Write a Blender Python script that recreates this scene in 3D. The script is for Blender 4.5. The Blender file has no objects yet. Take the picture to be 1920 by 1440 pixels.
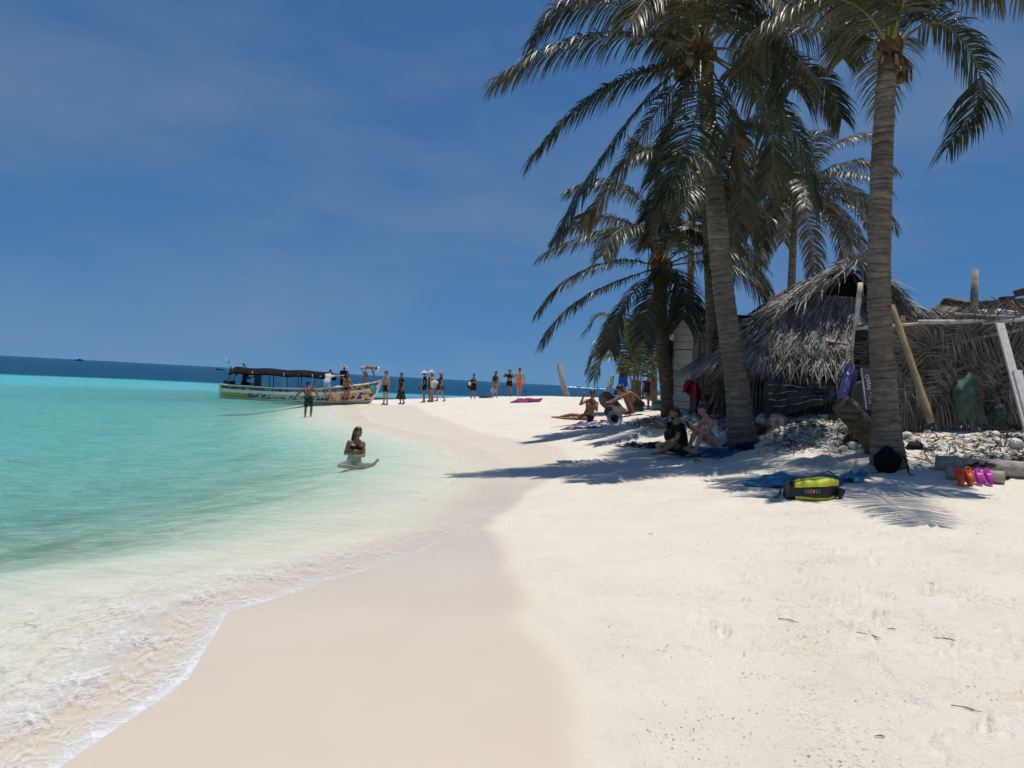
import bpy, math, random, zlib
import numpy as np
from mathutils import Vector, Matrix, Euler

random.seed(7)
RNG = np.random.default_rng(7)
SC = bpy.context.scene
COL = SC.collection

# ------------------------------------------------------------------ camera
F_PX = 1450.0          # focal length in pixels of the 1920 px wide photograph
CAM_Z = 1.62
ROLL = math.atan(0.0535)
CA, SA = math.cos(ROLL), math.sin(ROLL)
cam_d = bpy.data.cameras.new('camera')
cam_d.sensor_width = 36.0
cam_d.lens = 36.0 * F_PX / 1920.0
cam_d.clip_start = 0.05
cam_d.clip_end = 60000.0
cam = bpy.data.objects.new('camera', cam_d)
COL.objects.link(cam)
PITCH = -2.5 / F_PX
m = Matrix(((CA, -SA, 0, 0), (0, 0, -1, 0), (SA, CA, 0, 0), (0, 0, 0, 1)))
cam.matrix_world = Matrix.Translation((0, 0, CAM_Z)) @ Matrix.Rotation(PITCH, 4, 'X') @ m
SC.camera = cam

# ------------------------------------------------------------------ sky and sun
SUN_DIR = Vector((0.05, 0.065, 1.0)).normalized()
SUN_EL = math.asin(SUN_DIR.z)
SUN_AZ = math.atan2(SUN_DIR.x, SUN_DIR.y)
world = bpy.data.worlds.new('World')
SC.world = world
world.use_nodes = True
nt = world.node_tree
for n in list(nt.nodes):
    nt.nodes.remove(n)
sky = nt.nodes.new('ShaderNodeTexSky')
sky.sky_type = 'NISHITA'
sky.sun_disc = False
sky.sun_elevation = SUN_EL
sky.sun_rotation = SUN_AZ
sky.altitude = 0.0
sky.air_density = 1.0
sky.dust_density = 0.0
sky.ozone_density = 1.5
tc = nt.nodes.new('ShaderNodeTexCoord')
mp = nt.nodes.new('ShaderNodeMapping')
mp.inputs['Scale'].default_value = (1.6, 1.6, 5.0)
nz = nt.nodes.new('ShaderNodeTexNoise')
nz.inputs['Scale'].default_value = 1.6
nz.inputs['Detail'].default_value = 9.0
nz.inputs['Roughness'].default_value = 0.55
rp = nt.nodes.new('ShaderNodeValToRGB')
rp.color_ramp.elements[0].position = 0.40
rp.color_ramp.elements[0].color = (0, 0, 0, 1)
rp.color_ramp.elements[1].position = 0.70
rp.color_ramp.elements[1].color = (0.40, 0.40, 0.40, 1)
mixc = nt.nodes.new('ShaderNodeMix')
mixc.data_type = 'RGBA'
mixc.inputs['B'].default_value = (3.0, 4.2, 5.8, 1)
tint = nt.nodes.new('ShaderNodeMix')
tint.data_type = 'RGBA'
tint.blend_type = 'MULTIPLY'
tint.inputs['Factor'].default_value = 1.0
tint.inputs['B'].default_value = (0.56, 0.93, 1.20, 1)
bg = nt.nodes.new('ShaderNodeBackground')
bg.inputs['Strength'].default_value = 0.062
wo = nt.nodes.new('ShaderNodeOutputWorld')
L = nt.links.new
L(tc.outputs['Generated'], mp.inputs['Vector'])
lift = nt.nodes.new('ShaderNodeVectorMath'); lift.operation = 'ADD'; lift.inputs[1].default_value = (0, 0, 0.19)
norm = nt.nodes.new('ShaderNodeVectorMath'); norm.operation = 'NORMALIZE'
L(tc.outputs['Generated'], lift.inputs[0]); L(lift.outputs[0], norm.inputs[0]); L(norm.outputs[0], sky.inputs['Vector'])
L(mp.outputs['Vector'], nz.inputs['Vector'])
L(nz.outputs['Fac'], rp.inputs['Fac'])
L(rp.outputs['Color'], mixc.inputs['Factor'])
L(sky.outputs['Color'], tint.inputs['A'])
L(tint.outputs['Result'], mixc.inputs['A'])
L(mixc.outputs['Result'], bg.inputs['Color'])
L(bg.outputs['Background'], wo.inputs['Surface'])

sun_d = bpy.data.lights.new('sun', 'SUN')
sun_d.energy = 3.65
sun_d.angle = math.radians(0.53)
sun_d.color = (1.0, 0.955, 0.88)
sun = bpy.data.objects.new('sun', sun_d)
COL.objects.link(sun)
sun.rotation_euler = SUN_DIR.to_track_quat('Z', 'Y').to_euler()
sun.location = (20, 10, 40)

SC.view_settings.view_transform = 'Standard'
SC.view_settings.look = 'None'
SC.view_settings.exposure = 0.15
SC.view_settings.gamma = 1.0
SC.view_settings.use_curve_mapping = False
SC.render.engine = 'CYCLES'
SC.cycles.max_bounces = 6
SC.cycles.diffuse_bounces = 4
SC.cycles.glossy_bounces = 3
SC.cycles.transparent_max_bounces = 12
SC.cycles.use_denoising = True
SC.cycles.use_adaptive_sampling = True
SC.cycles.adaptive_threshold = 0.015
SC.cycles.adaptive_min_samples = 12
SC.cycles.sample_clamp_indirect = 4.0

# ------------------------------------------------------------------ helpers
def W(px, py, d):
    """Point at depth d (metres along the view axis) that the photograph shows at pixel px, py."""
    u = (px - 960.0) / F_PX
    v = (720.0 - py) / F_PX - 2.5 / F_PX
    return Vector(((u * CA - v * SA) * d, d, CAM_Z + (u * SA + v * CA) * d))

def lerp(a, b, t):
    return a + (b - a) * t

_h_rng = np.random.default_rng(99)
_PERM = _h_rng.random((256, 256))

def vnoise(x, y):
    xi = np.floor(x).astype(int); yi = np.floor(y).astype(int)
    fx = x - xi; fy = y - yi
    fx = fx * fx * (3 - 2 * fx); fy = fy * fy * (3 - 2 * fy)
    a = _PERM[xi & 255, yi & 255]; b = _PERM[(xi + 1) & 255, yi & 255]
    c = _PERM[xi & 255, (yi + 1) & 255]; d = _PERM[(xi + 1) & 255, (yi + 1) & 255]
    return (a + (b - a) * fx) * (1 - fy) + (c + (d - c) * fx) * fy - 0.5

def fbm(x, y, o=4, g=0.5):
    s = 0; a = 1.0
    for i in range(o):
        s = s + a * vnoise(x * 2 ** i + 13.7 * i, y * 2 ** i + 7.3 * i)
        a *= g
    return s

def smooth(e0, e1, x):
    t = np.clip((x - e0) / (e1 - e0), 0, 1)
    return t * t * (3 - 2 * t)

# ------------------------------------------------------------------ mesh builder
def tag(o, label=None, cat=None, group=None, kind=None):
    if label: o['label'] = label
    if cat: o['category'] = cat
    if group: o['group'] = group
    if kind: o['kind'] = kind
    return o

def empty(name, loc, label=None, cat=None, group=None, rz=0.0):
    o = bpy.data.objects.new(name, None)
    o.empty_display_size = 0.1
    o.location = loc
    o.rotation_euler = (0, 0, rz)
    COL.objects.link(o)
    return tag(o, label, cat, group)

def copy_tree(o, parent=None):
    c = o.copy(); COL.objects.link(c); c.parent = parent
    for ch in list(o.children):
        copy_tree(ch, c)
    return c

def frame_from(t, up=Vector((0, 0, 1))):
    t = t.normalized()
    if abs(t.dot(up)) > 0.985:
        up = Vector((0, 1, 0)) if abs(t.y) < 0.9 else Vector((1, 0, 0))
    s = t.cross(up).normalized()
    u = s.cross(t).normalized()
    return t, s, u

class MB:
    def __init__(self):
        self.v = []; self.f = []
    def add(self, vs, fs):
        o = len(self.v)
        self.v.extend([tuple(p) for p in vs])
        self.f.extend([tuple(i + o for i in f) for f in fs])
        return self
    def tube(self, pts, rad, n=8, cap=True, squash=1.0, wob=0.0, up=Vector((0, 0, 1))):
        pts = [Vector(p) for p in pts]
        k = len(pts)
        if not hasattr(rad, '__len__'): rad = [rad] * k
        vs = []; fs = []
        for i, p in enumerate(pts):
            t = pts[min(i + 1, k - 1)] - pts[max(i - 1, 0)]
            t, s, u = frame_from(t, up)
            for j in range(n):
                a = 2 * math.pi * j / n
                r = rad[i] * (1 + (random.uniform(-wob, wob) if wob else 0))
                vs.append(p + s * math.cos(a) * r + u * math.sin(a) * r * squash)
        for i in range(k - 1):
            for j in range(n):
                a = i * n + j; b = i * n + (j + 1) % n
                fs.append((a, b, b + n, a + n))
        if cap:
            fs.append(tuple(range(n - 1, -1, -1)))
            fs.append(tuple(range((k - 1) * n, k * n)))
        return self.add(vs, fs)
    def box(self, c, size, rot=None, jit=0.0):
        c = Vector(c); sx, sy, sz = [q / 2 for q in size]
        vs = []
        for x, y, z in ((-1,-1,-1),(1,-1,-1),(1,1,-1),(-1,1,-1),(-1,-1,1),(1,-1,1),(1,1,1),(-1,1,1)):
            p = Vector((x * sx + random.uniform(-jit, jit), y * sy + random.uniform(-jit, jit), z * sz + random.uniform(-jit, jit)))
            if rot is not None: p = rot @ p
            vs.append(c + p)
        return self.add(vs, [(0,3,2,1),(4,5,6,7),(0,1,5,4),(1,2,6,5),(2,3,7,6),(3,0,4,7)])
    def beam(self, a, b, w, h, up=Vector((0, 0, 1)), jit=0.0):
        """rectangular bar from a to b; w across, h along up"""
        a = Vector(a); b = Vector(b)
        t, s, u = frame_from(b - a, up)
        vs = []
        for p in (a, b):
            for i, j in ((-1,-1),(1,-1),(1,1),(-1,1)):
                vs.append(p + s * (i * w / 2 + random.uniform(-jit, jit)) + u * (j * h / 2 + random.uniform(-jit, jit)))
        return self.add(vs, [(0,1,2,3),(7,6,5,4),(0,4,5,1),(1,5,6,2),(2,6,7,3),(3,7,4,0)])
    def ell(self, c, r, rot=None, nu=12, nv=8, jit=0.0):
        c = Vector(c); vs = []; fs = []
        if not hasattr(r, '__len__'): r = (r, r, r)
        for i in range(1, nv):
            th = math.pi * i / nv
            for j in range(nu):
                ph = 2 * math.pi * j / nu
                p = Vector((math.sin(th) * math.cos(ph) * r[0], math.sin(th) * math.sin(ph) * r[1], math.cos(th) * r[2]))
                if jit: p *= 1 + random.uniform(-jit, jit)
                if rot is not None: p = rot @ p
                vs.append(c + p)
        top = Vector((0, 0, r[2])); bot = Vector((0, 0, -r[2]))
        if rot is not None: top = rot @ top; bot = rot @ bot
        vs.append(c + top); vs.append(c + bot)
        T = len(vs) - 2; B = T + 1
        for j in range(nu):
            k = (j + 1) % nu
            fs.append((T, j, k))
            for i in range(nv - 2):
                fs.append((i * nu + j, (i + 1) * nu + j, (i + 1) * nu + k, i * nu + k))
            fs.append(((nv - 2) * nu + j, B, (nv - 2) * nu + k))
        return self.add(vs, fs)
    def lathe(self, prof, c=(0, 0, 0), rot=None, n=20):
        c = Vector(c); vs = []; fs = []; k = len(prof)
        for r, z in prof:
            for j in range(n):
                a = 2 * math.pi * j / n
                p = Vector((r * math.cos(a), r * math.sin(a), z))
                if rot is not None: p = rot @ p
                vs.append(c + p)
        for i in range(k - 1):
            for j in range(n):
                a = i * n + j; b = i * n + (j + 1) % n
                fs.append((a, b, b + n, a + n))
        return self.add(vs, fs)
    def grid(self, fn, nu, nv):
        """surface fn(u, v) on the unit square"""
        vs = [fn(i / (nu - 1), j / (nv - 1)) for j in range(nv) for i in range(nu)]
        fs = [(j * nu + i, j * nu + i + 1, (j + 1) * nu + i + 1, (j + 1) * nu + i) for j in range(nv - 1) for i in range(nu - 1)]
        return self.add(vs, fs)
    def strip(self, pts, wid, wdir):
        """flat tapering blade along pts; wid list of half widths, wdir list of side vectors"""
        o = len(self.v)
        for p, w, d in zip(pts, wid, wdir):
            self.v.append(tuple(p - d * w)); self.v.append(tuple(p + d * w))
        for i in range(len(pts) - 1):
            a = o + 2 * i
            self.f.append((a, a + 1, a + 3, a + 2))
        return self
    def build(self, name, mat, parent=None, smooth=True, local=False, solid=0.0, bevel=0.0):
        vs = np.array(self.v, dtype=float)
        loc = Vector((0, 0, 0))
        if not local:
            if parent is not None:
                q = parent; off = Vector((0, 0, 0))
                while q is not None:
                    off += q.location; q = q.parent
                vs = vs - np.array(off)
            else:
                loc = Vector((float((vs[:, 0].min() + vs[:, 0].max()) / 2), float((vs[:, 1].min() + vs[:, 1].max()) / 2), float(vs[:, 2].min())))
                vs = vs - np.array(loc)
        me = bpy.data.meshes.new(name)
        me.from_pydata(vs.tolist(), [], self.f)
        if smooth:
            me.polygons.foreach_set('use_smooth', [True] * len(me.polygons))
        for mm in (mat if isinstance(mat, (list, tuple)) else [mat]):
            me.materials.append(mm)
        me.update()
        o = bpy.data.objects.new(name, me)
        o.location = loc
        COL.objects.link(o)
        if parent is not None: o.parent = parent
        if solid:
            md = o.modifiers.new('solid', 'SOLIDIFY'); md.thickness = solid; md.offset = 0
        if bevel:
            md = o.modifiers.new('bevel', 'BEVEL'); md.width = bevel; md.segments = 2; md.limit_method = 'ANGLE'
        return o

def spline(pts, n):
    """Catmull-Rom through pts, n samples, even in parameter"""
    P = [Vector(p) for p in pts]
    P = [P[0] * 2 - P[1]] + P + [P[-1] * 2 - P[-2]]
    out = []
    segs = len(P) - 3
    for i in range(n):
        t = i / (n - 1) * segs
        k = min(int(t), segs - 1); t -= k
        a, b, c, d = P[k:k + 4]
        out.append(0.5 * ((2 * b) + (c - a) * t + (2 * a - 5 * b + 4 * c - d) * t * t + (3 * b - a - 3 * c + d) * t ** 3))
    return out

# ------------------------------------------------------------------ materials
MATS = {}
def mat(name, col, rough=0.7, spec=0.3, noise=None, bump=0.0, bscale=30.0, island=0.0, trans=0.0, metal=0.0, sheen=0.0, coord='Object', nstretch=(1, 1, 1), detail=5.0):
    """principled material; noise=(colour2, scale, lo, hi); island: brightness spread between loose pieces"""
    if name in MATS: return MATS[name]
    M = bpy.data.materials.new(name); M.use_nodes = True
    t = M.node_tree; bs = t.nodes['Principled BSDF']; ln = t.links.new
    bs.inputs['Roughness'].default_value = rough
    bs.inputs['Specular IOR Level'].default_value = spec
    bs.inputs['Metallic'].default_value = metal
    tcn = t.nodes.new('ShaderNodeTexCoord')
    mpn = t.nodes.new('ShaderNodeMapping'); mpn.inputs['Scale'].default_value = nstretch
    ln(tcn.outputs[coord], mpn.inputs['Vector'])
    cur = None
    rgb = t.nodes.new('ShaderNodeRGB'); rgb.outputs[0].default_value = (*col, 1); cur = rgb.outputs[0]
    if noise:
        c2, sc, lo, hi = noise
        n = t.nodes.new('ShaderNodeTexNoise'); n.inputs['Scale'].default_value = sc; n.inputs['Detail'].default_value = detail
        ln(mpn.outputs[0], n.inputs['Vector'])
        mr = t.nodes.new('ShaderNodeMapRange'); mr.inputs['From Min'].default_value = lo; mr.inputs['From Max'].default_value = hi
        ln(n.outputs['Fac'], mr.inputs['Value'])
        mx = t.nodes.new('ShaderNodeMix'); mx.data_type = 'RGBA'
        ln(mr.outputs[0], mx.inputs['Factor']); ln(cur, mx.inputs['A']); mx.inputs['B'].default_value = (*c2, 1)
        cur = mx.outputs['Result']
    if island:
        g = t.nodes.new('ShaderNodeNewGeometry')
        mr = t.nodes.new('ShaderNodeMapRange'); mr.inputs['To Min'].default_value = 1 - island; mr.inputs['To Max'].default_value = 1 + island
        ln(g.outputs['Random Per Island'], mr.inputs['Value'])
        vm = t.nodes.new('ShaderNodeVectorMath'); vm.operation = 'SCALE'
        ln(cur, vm.inputs[0]); ln(mr.outputs[0], vm.inputs['Scale'])
        cur = vm.outputs[0]
    ln(cur, bs.inputs['Base Color'])
    if bump:
        n = t.nodes.new('ShaderNodeTexNoise'); n.inputs['Scale'].default_value = bscale; n.inputs['Detail'].default_value = 6
        ln(mpn.outputs[0], n.inputs['Vector'])
        b = t.nodes.new('ShaderNodeBump'); b.inputs['Strength'].default_value = bump; b.inputs['Distance'].default_value = 0.03
        ln(n.outputs['Fac'], b.inputs['Height']); ln(b.outputs[0], bs.inputs['Normal'])
    if trans:
        tr = t.nodes.new('ShaderNodeBsdfTranslucent'); ln(cur, tr.inputs['Color'])
        mx = t.nodes.new('ShaderNodeMixShader'); mx.inputs[0].default_value = trans
        out = t.nodes['Material Output']
        ln(bs.outputs[0], mx.inputs[1]); ln(tr.outputs[0], mx.inputs[2]); ln(mx.outputs[0], out.inputs['Surface'])
    MATS[name] = M
    return M
# ================================================================== terrain and sea
SHORE = np.array([(-3.5,-40),(-2.9,-8),(-2.2,-1),(-1.9,2.0),(-1.74,3.24),(-1.63,4.0),(-1.86,5.1),(-1.4,6.0),(-0.40,8.2),(-0.08,10.6),
                  (0.02,13.5),(-0.12,15.5),(-0.8,19.0),(-2.4,21.8),(-4.6,26),(-6.2,31),(-6.9,36),(-8.0,40),(-9.4,43.5),(-9.6,48),
                  (-8.4,54),(-6.5,62),(-3,72),(5,85),(20,95),(90,110),(90,-40)], dtype=float)

def shore_dist(x, y):
    """signed distance to the shoreline, positive on land"""
    best = np.full(x.shape, 1e9); inside = np.zeros(x.shape, bool)
    n = len(SHORE)
    for i in range(n):
        a = SHORE[i]; b = SHORE[(i + 1) % n]
        ex, ey = b - a
        t = np.clip(((x - a[0]) * ex + (y - a[1]) * ey) / (ex * ex + ey * ey), 0, 1)
        best = np.minimum(best, (x - a[0] - ex * t) ** 2 + (y - a[1] - ey * t) ** 2)
        c = (a[1] > y) != (b[1] > y)
        with np.errstate(divide='ignore', invalid='ignore'):
            xi = a[0] + (y - a[1]) * ex / np.where(ey == 0, 1e-9, ey)
        inside ^= c & (x < xi)
    d = np.sqrt(best)
    return np.where(inside, d, -d)

# ground heights read off the photograph (x, y, height, reach)
_CP = [(3.4,9.5,.40,2.2),(3.3,14.8,.40,2.0),(2.0,22.4,.54,3.0),(4.35,15.0,.68,1.1),(5.55,11.5,.68,1.3),(6.3,10.3,.56,1.2),
       (-5.0,43,.22,4.0),(-2.6,53,.36,4.0),(-1.0,50,.58,4.0),(0.6,50,.78,4.0),(2.4,38,1.06,5.0),(4.5,33,1.10,4.0),
       (3.8,24,.90,2.5),(5.2,20,1.15,2.5),(6.0,15.6,1.30,1.3),(4.5,17.2,1.15,1.2),(8.0,14.0,1.30,1.3),(9.6,12.6,1.30,1.4),(8.6,11.2,.85,0.9),(6.7,13.2,1.12,0.9),
       (9,20,1.35,5.0),(14,16,1.35,5.0),(2.0,3.0,.30,2.5),(2.4,6.0,.34,2.5)]

def _base(s):
    up = np.where(s < 4.5, 0.095 * s, 0.4275 + 0.32 * (1 - np.exp(-(s - 4.5) / 6.0)))
    q = -s
    dn = .075 * np.clip(q, 0, 9) + .40 * smooth(1.3, 6.0, q) + np.interp(q, [9, 30, 70, 120], [0, .9, 1.7, 2.4])
    return np.where(s > 0, up, -dn)

_px = np.array([c[0] for c in _CP]); _py = np.array([c[1] for c in _CP])
_res = np.array([c[2] for c in _CP]) - _base(shore_dist(_px, _py))
_rad = np.array([c[3] for c in _CP])
_A = np.exp(-(((_px[:, None] - _px[None]) ** 2 + (_py[:, None] - _py[None]) ** 2) / (2 * _rad[None] ** 2)))
_w = np.linalg.lstsq(_A + np.eye(len(_CP)) * 0.03, _res, rcond=None)[0]

def ground0(x, y, s=None):
    if s is None: s = shore_dist(x, y)
    z = _base(s + .7 * fbm(x * .22 + 6, y * .22, 2) * smooth(-1.2, -3.5, s))
    add = 0
    for i in range(len(_CP)):
        add = add + _w[i] * np.exp(-((x - _px[i]) ** 2 + (y - _py[i]) ** 2) / (2 * _rad[i] ** 2))
    return z + add * smooth(0.3, 2.5, s)

def rubble_mask(x, y):
    """the heap of coral rubble in front of the huts"""
    m1 = np.exp(-(((x - 6.1) / 1.25) ** 2 + ((y - 14.0) / 1.5) ** 2) ** 1.5)
    m2 = np.exp(-(((x - 8.7) / 2.4) ** 2 + ((y - 12.0) / 1.0) ** 2) ** 1.6)
    m3 = np.exp(-(((x - 4.6) / 0.9) ** 2 + ((y - 16.5) / 1.0) ** 2) ** 1.5) * .8
    m4 = np.exp(-(((x - 3.6) / 1.2) ** 2 + ((y - 19.0) / 2.2) ** 2) ** 1.5) * .6
    return np.clip(np.maximum(np.maximum(m1, m2), np.maximum(m3, m4)), 0, 1)

# footprints and scuffs in the dry sand
_prs = np.random.default_rng(5)
PITS = []
for i in range(1500):
    r = 1.8 * (30 / 1.8) ** _prs.random(); a = _prs.uniform(-0.25, 0.75)
    x, y = r * math.sin(a), r * math.cos(a)
    PITS.append((x, y, _prs.uniform(0, math.pi), _prs.uniform(.05, .14), _prs.uniform(.5, .9), _prs.uniform(.010, .034)))

def detail(x, y, s, near=True):
    dry = smooth(1.5, 3.2, s + 0.9 * vnoise(x * .5, y * .5))
    dry = dry * smooth(1.2, 2.6, x + .10 * y + 1.2 * vnoise(x * .6 + 9, y * .6))
    far = smooth(15, 24, y)
    dry = np.maximum(dry, far * smooth(1.0, 2.5, s))
    rub = rubble_mask(x, y)
    z = dry * (0.020 * fbm(x * 1.3, y * 1.3, 3) + 0.024 * fbm(x * 4.1, y * 4.1, 3) * (0.4 + 1.2 * np.clip(fbm(x * .8 + 5, y * .8, 2) + .3, 0, 1)))
    z = z + smooth(.3, 1.5, s) * 0.02 * fbm(x * .45 + 3, y * .45, 2)
    z = z + rub * (0.16 * fbm(x * 1.7, y * 1.7, 4, .55) + .05 * fbm(x * 7, y * 7, 3))
    if near:
        for (cx, cy, a, r, e, dp) in PITS:
            k = np.where((np.abs(x - cx) < 3 * r) & (np.abs(y - cy) < 3 * r))[0]
            if len(k) == 0: continue
            dx = x[k] - cx; dy = y[k] - cy
            u = (dx * math.cos(a) + dy * math.sin(a)) / r; v = (-dx * math.sin(a) + dy * math.cos(a)) / (r * e * .6)
            q = np.sqrt(u * u + v * v) * (1 + .5 * vnoise(x[k] * 14, y[k] * 14))
            z[k] += dry[k] * dp * (-np.exp(-(q * 1.15) ** 7) + .55 * np.exp(-((q - 1.18) / .24) ** 2) * (1 + .8 * vnoise(x[k] * 30, y[k] * 30)))
    return z

def ground(x, y):
    """height of the sand at one spot"""
    xx = np.array([float(x)]); yy = np.array([float(y)])
    s = shore_dist(xx, yy)
    return float(ground0(xx, yy, s)[0] + detail(xx, yy, s, False)[0])

def groundv(x, y):
    x = np.asarray(x, float); y = np.asarray(y, float)
    s = shore_dist(x, y)
    return ground0(x, y, s) + detail(x, y, s, False)

def G(px, py, dmax=120.0, dmin=2.0, off=0.0):
    """where the photograph's pixel meets the sand"""
    ds = np.geomspace(dmin, dmax, 1600)
    p0 = W(px, py, 1.0) - Vector((0, 0, CAM_Z))
    x = p0.x * ds; y = ds; z = CAM_Z + p0.z * ds
    s = shore_dist(x, y); g = np.maximum(ground0(x, y, s), -0.02)
    k = np.where(z < g)[0]
    i = k[0] if len(k) else len(ds) - 1
    return Vector((x[i], y[i], ground(x[i], y[i]) + off))

def box_blur(a, k, axis):
    pad = [(0, 0), (0, 0)]; pad[axis] = (k + 1, k)
    c = np.cumsum(np.pad(a, pad, mode='edge'), axis=axis)
    n = a.shape[axis]
    hi = np.take(c, np.arange(2 * k + 1, 2 * k + 1 + n), axis=axis); lo = np.take(c, np.arange(0, n), axis=axis)
    return (hi - lo) / (2 * k + 1)

def soften(s, nr, na):
    """round off the creases of the distance field far out in the water"""
    a = s.reshape(nr, na); b = a
    for _ in range(3): b = box_blur(box_blur(b, 26, 1), 9, 0)
    w = smooth(-1.6, -3.4, a)
    return (a * (1 - w) + b * w).ravel()

def polar_grid(r0, r1, nr, half, nin, nout):
    a_in = np.linspace(-half, half, nin)
    a_out = np.linspace(half, 2 * math.pi - half, nout + 2)[1:-1]
    ang = np.concatenate([a_in, a_out]); na = len(ang)
    rr = np.geomspace(r0, r1, nr)
    R_, A_ = np.meshgrid(rr, ang, indexing='ij')
    x = (R_ * np.sin(A_)).ravel(); y = (R_ * np.cos(A_)).ravel()
    i, j = np.meshgrid(np.arange(nr - 1), np.arange(na), indexing='ij')
    j2 = (j + 1) % na
    q = np.stack([i * na + j, i * na + j2, (i + 1) * na + j2, (i + 1) * na + j], -1).reshape(-1, 4)
    return x, y, q, na

def mesh_np(name, verts, quads, mats, attrs=None, smooth_=True):
    me = bpy.data.meshes.new(name)
    n = len(verts); k = quads.shape[1]
    me.vertices.add(n); me.vertices.foreach_set('co', np.ascontiguousarray(verts, dtype=np.float32).ravel())
    me.loops.add(quads.size); me.loops.foreach_set('vertex_index', quads.ravel().astype(np.int32))
    me.polygons.add(len(quads))
    me.polygons.foreach_set('loop_start', np.arange(0, quads.size, k, dtype=np.int32))
    me.polygons.foreach_set('loop_total', np.full(len(quads), k, dtype=np.int32))
    me.update(calc_edges=True)
    if smooth_: me.polygons.foreach_set('use_smooth', np.ones(len(quads), bool))
    for a, val in (attrs or {}).items():
        at = me.attributes.new(a, 'FLOAT', 'POINT'); at.data.foreach_set('value', val.astype(np.float32))
    for mm in mats: me.materials.append(mm)
    o = bpy.data.objects.new(name, me); COL.objects.link(o)
    return o

def nodes(name):
    M = bpy.data.materials.new(name); M.use_nodes = True
    t = M.node_tree; t.nodes.clear()
    return M, t, t.nodes.new, t.links.new

def sand_material():
    M, t, N, ln = nodes('sand')
    out = N('ShaderNodeOutputMaterial'); bs = N('ShaderNodeBsdfPrincipled'); ln(bs.outputs[0], out.inputs[0])
    tc = N('ShaderNodeTexCoord')
    def attr(a):
        q = N('ShaderNodeAttribute'); q.attribute_name = a; return q.outputs['Fac']
    def noise(sc, det=4, rough=.55):
        q = N('ShaderNodeTexNoise'); q.inputs['Scale'].default_value = sc; q.inputs['Detail'].default_value = det; q.inputs['Roughness'].default_value = rough
        ln(tc.outputs['Object'], q.inputs['Vector']); return q.outputs['Fac']
    def rng(v, a, b, c=0., d=1.):
        q = N('ShaderNodeMapRange'); ln(v, q.inputs['Value'])
        for k, w in zip(('From Min', 'From Max', 'To Min', 'To Max'), (a, b, c, d)): q.inputs[k].default_value = w
        return q.outputs[0]
    def mix(f, a, b):
        q = N('ShaderNodeMix'); q.data_type = 'RGBA'
        ln(f, q.inputs['Factor']) if hasattr(f, 'links') else None
        for k, w in (('A', a), ('B', b)):
            if hasattr(w, 'links'): ln(w, q.inputs[k])
            else: q.inputs[k].default_value = (*w, 1)
        return q.outputs['Result']
    def mul(a, b):
        q = N('ShaderNodeMath'); q.operation = 'MULTIPLY'; ln(a, q.inputs[0])
        if hasattr(b, 'links'): ln(b, q.inputs[1])
        else: q.inputs[1].default_value = b
        return q.outputs[0]
    dry = mix(rng(noise(1.3, 6, .62), .38, .66), (.715, .66, .575), (.67, .605, .51))
    dry = mix(mul(rng(noise(7, 5, .65), .52, .68), .22), dry, (.58, .51, .42))
    dry = mix(mul(rng(noise(60, 3), .58, .75), .35), dry, (.42, .34, .26))
    # crumbs of dead weed gathered in patches
    patch = rng(noise(1.6, 3), .52, .66)
    crumbs = mul(mul(rng(noise(46, 2, .7), .56, .64), patch), rng(attr('dry'), 0, 1, 0, .7))
    dry = mix(crumbs, dry, (.34, .26, .17))
    wet = mix(rng(noise(.9, 3), .3, .7), (.63, .54, .44), (.59, .50, .395))
    col = mix(attr('wet'), dry, wet)
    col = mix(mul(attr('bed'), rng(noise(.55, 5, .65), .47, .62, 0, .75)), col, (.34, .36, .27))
    rub = mix(rng(noise(9, 6, .7), .46, .62), (.64, .60, .54), (.24, .21, .17))
    rub = mix(rng(noise(3.2, 4), .40, .58), rub, (.68, .64, .57))
    col = mix(attr('rubble'), col, rub)
    ln(col, bs.inputs['Base Color'])
    ln(rng(attr('wet'), 0, 1, .95, .30), bs.inputs['Roughness'])
    bs.inputs['Specular IOR Level'].default_value = .25
    bmp = N('ShaderNodeBump'); bmp.inputs['Distance'].default_value = .016
    ln(rng(attr('wet'), 0, 1, .9, .05), bmp.inputs['Strength'])
    hh = N('ShaderNodeMath'); hh.operation = 'MULTIPLY_ADD'; ln(noise(9, 5, .6), hh.inputs[0]); hh.inputs[1].default_value = 1.5; ln(noise(45, 6, .65), hh.inputs[2])
    ln(hh.outputs[0], bmp.inputs['Height'])
    ln(bmp.outputs[0], bs.inputs['Normal'])
    return M

_WX = [-40, -5, 0, 3, 5, 7, 8.4, 11, 13, 17, 20, 23, 26, 34, 45, 120]
_WW = [2.6, 2.6, 2.4, 2.2, 1.9, .95, .25, .35, .9, 1.7, 1.5, 1.8, 2.4, 2.6, 1.2, .9]

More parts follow.
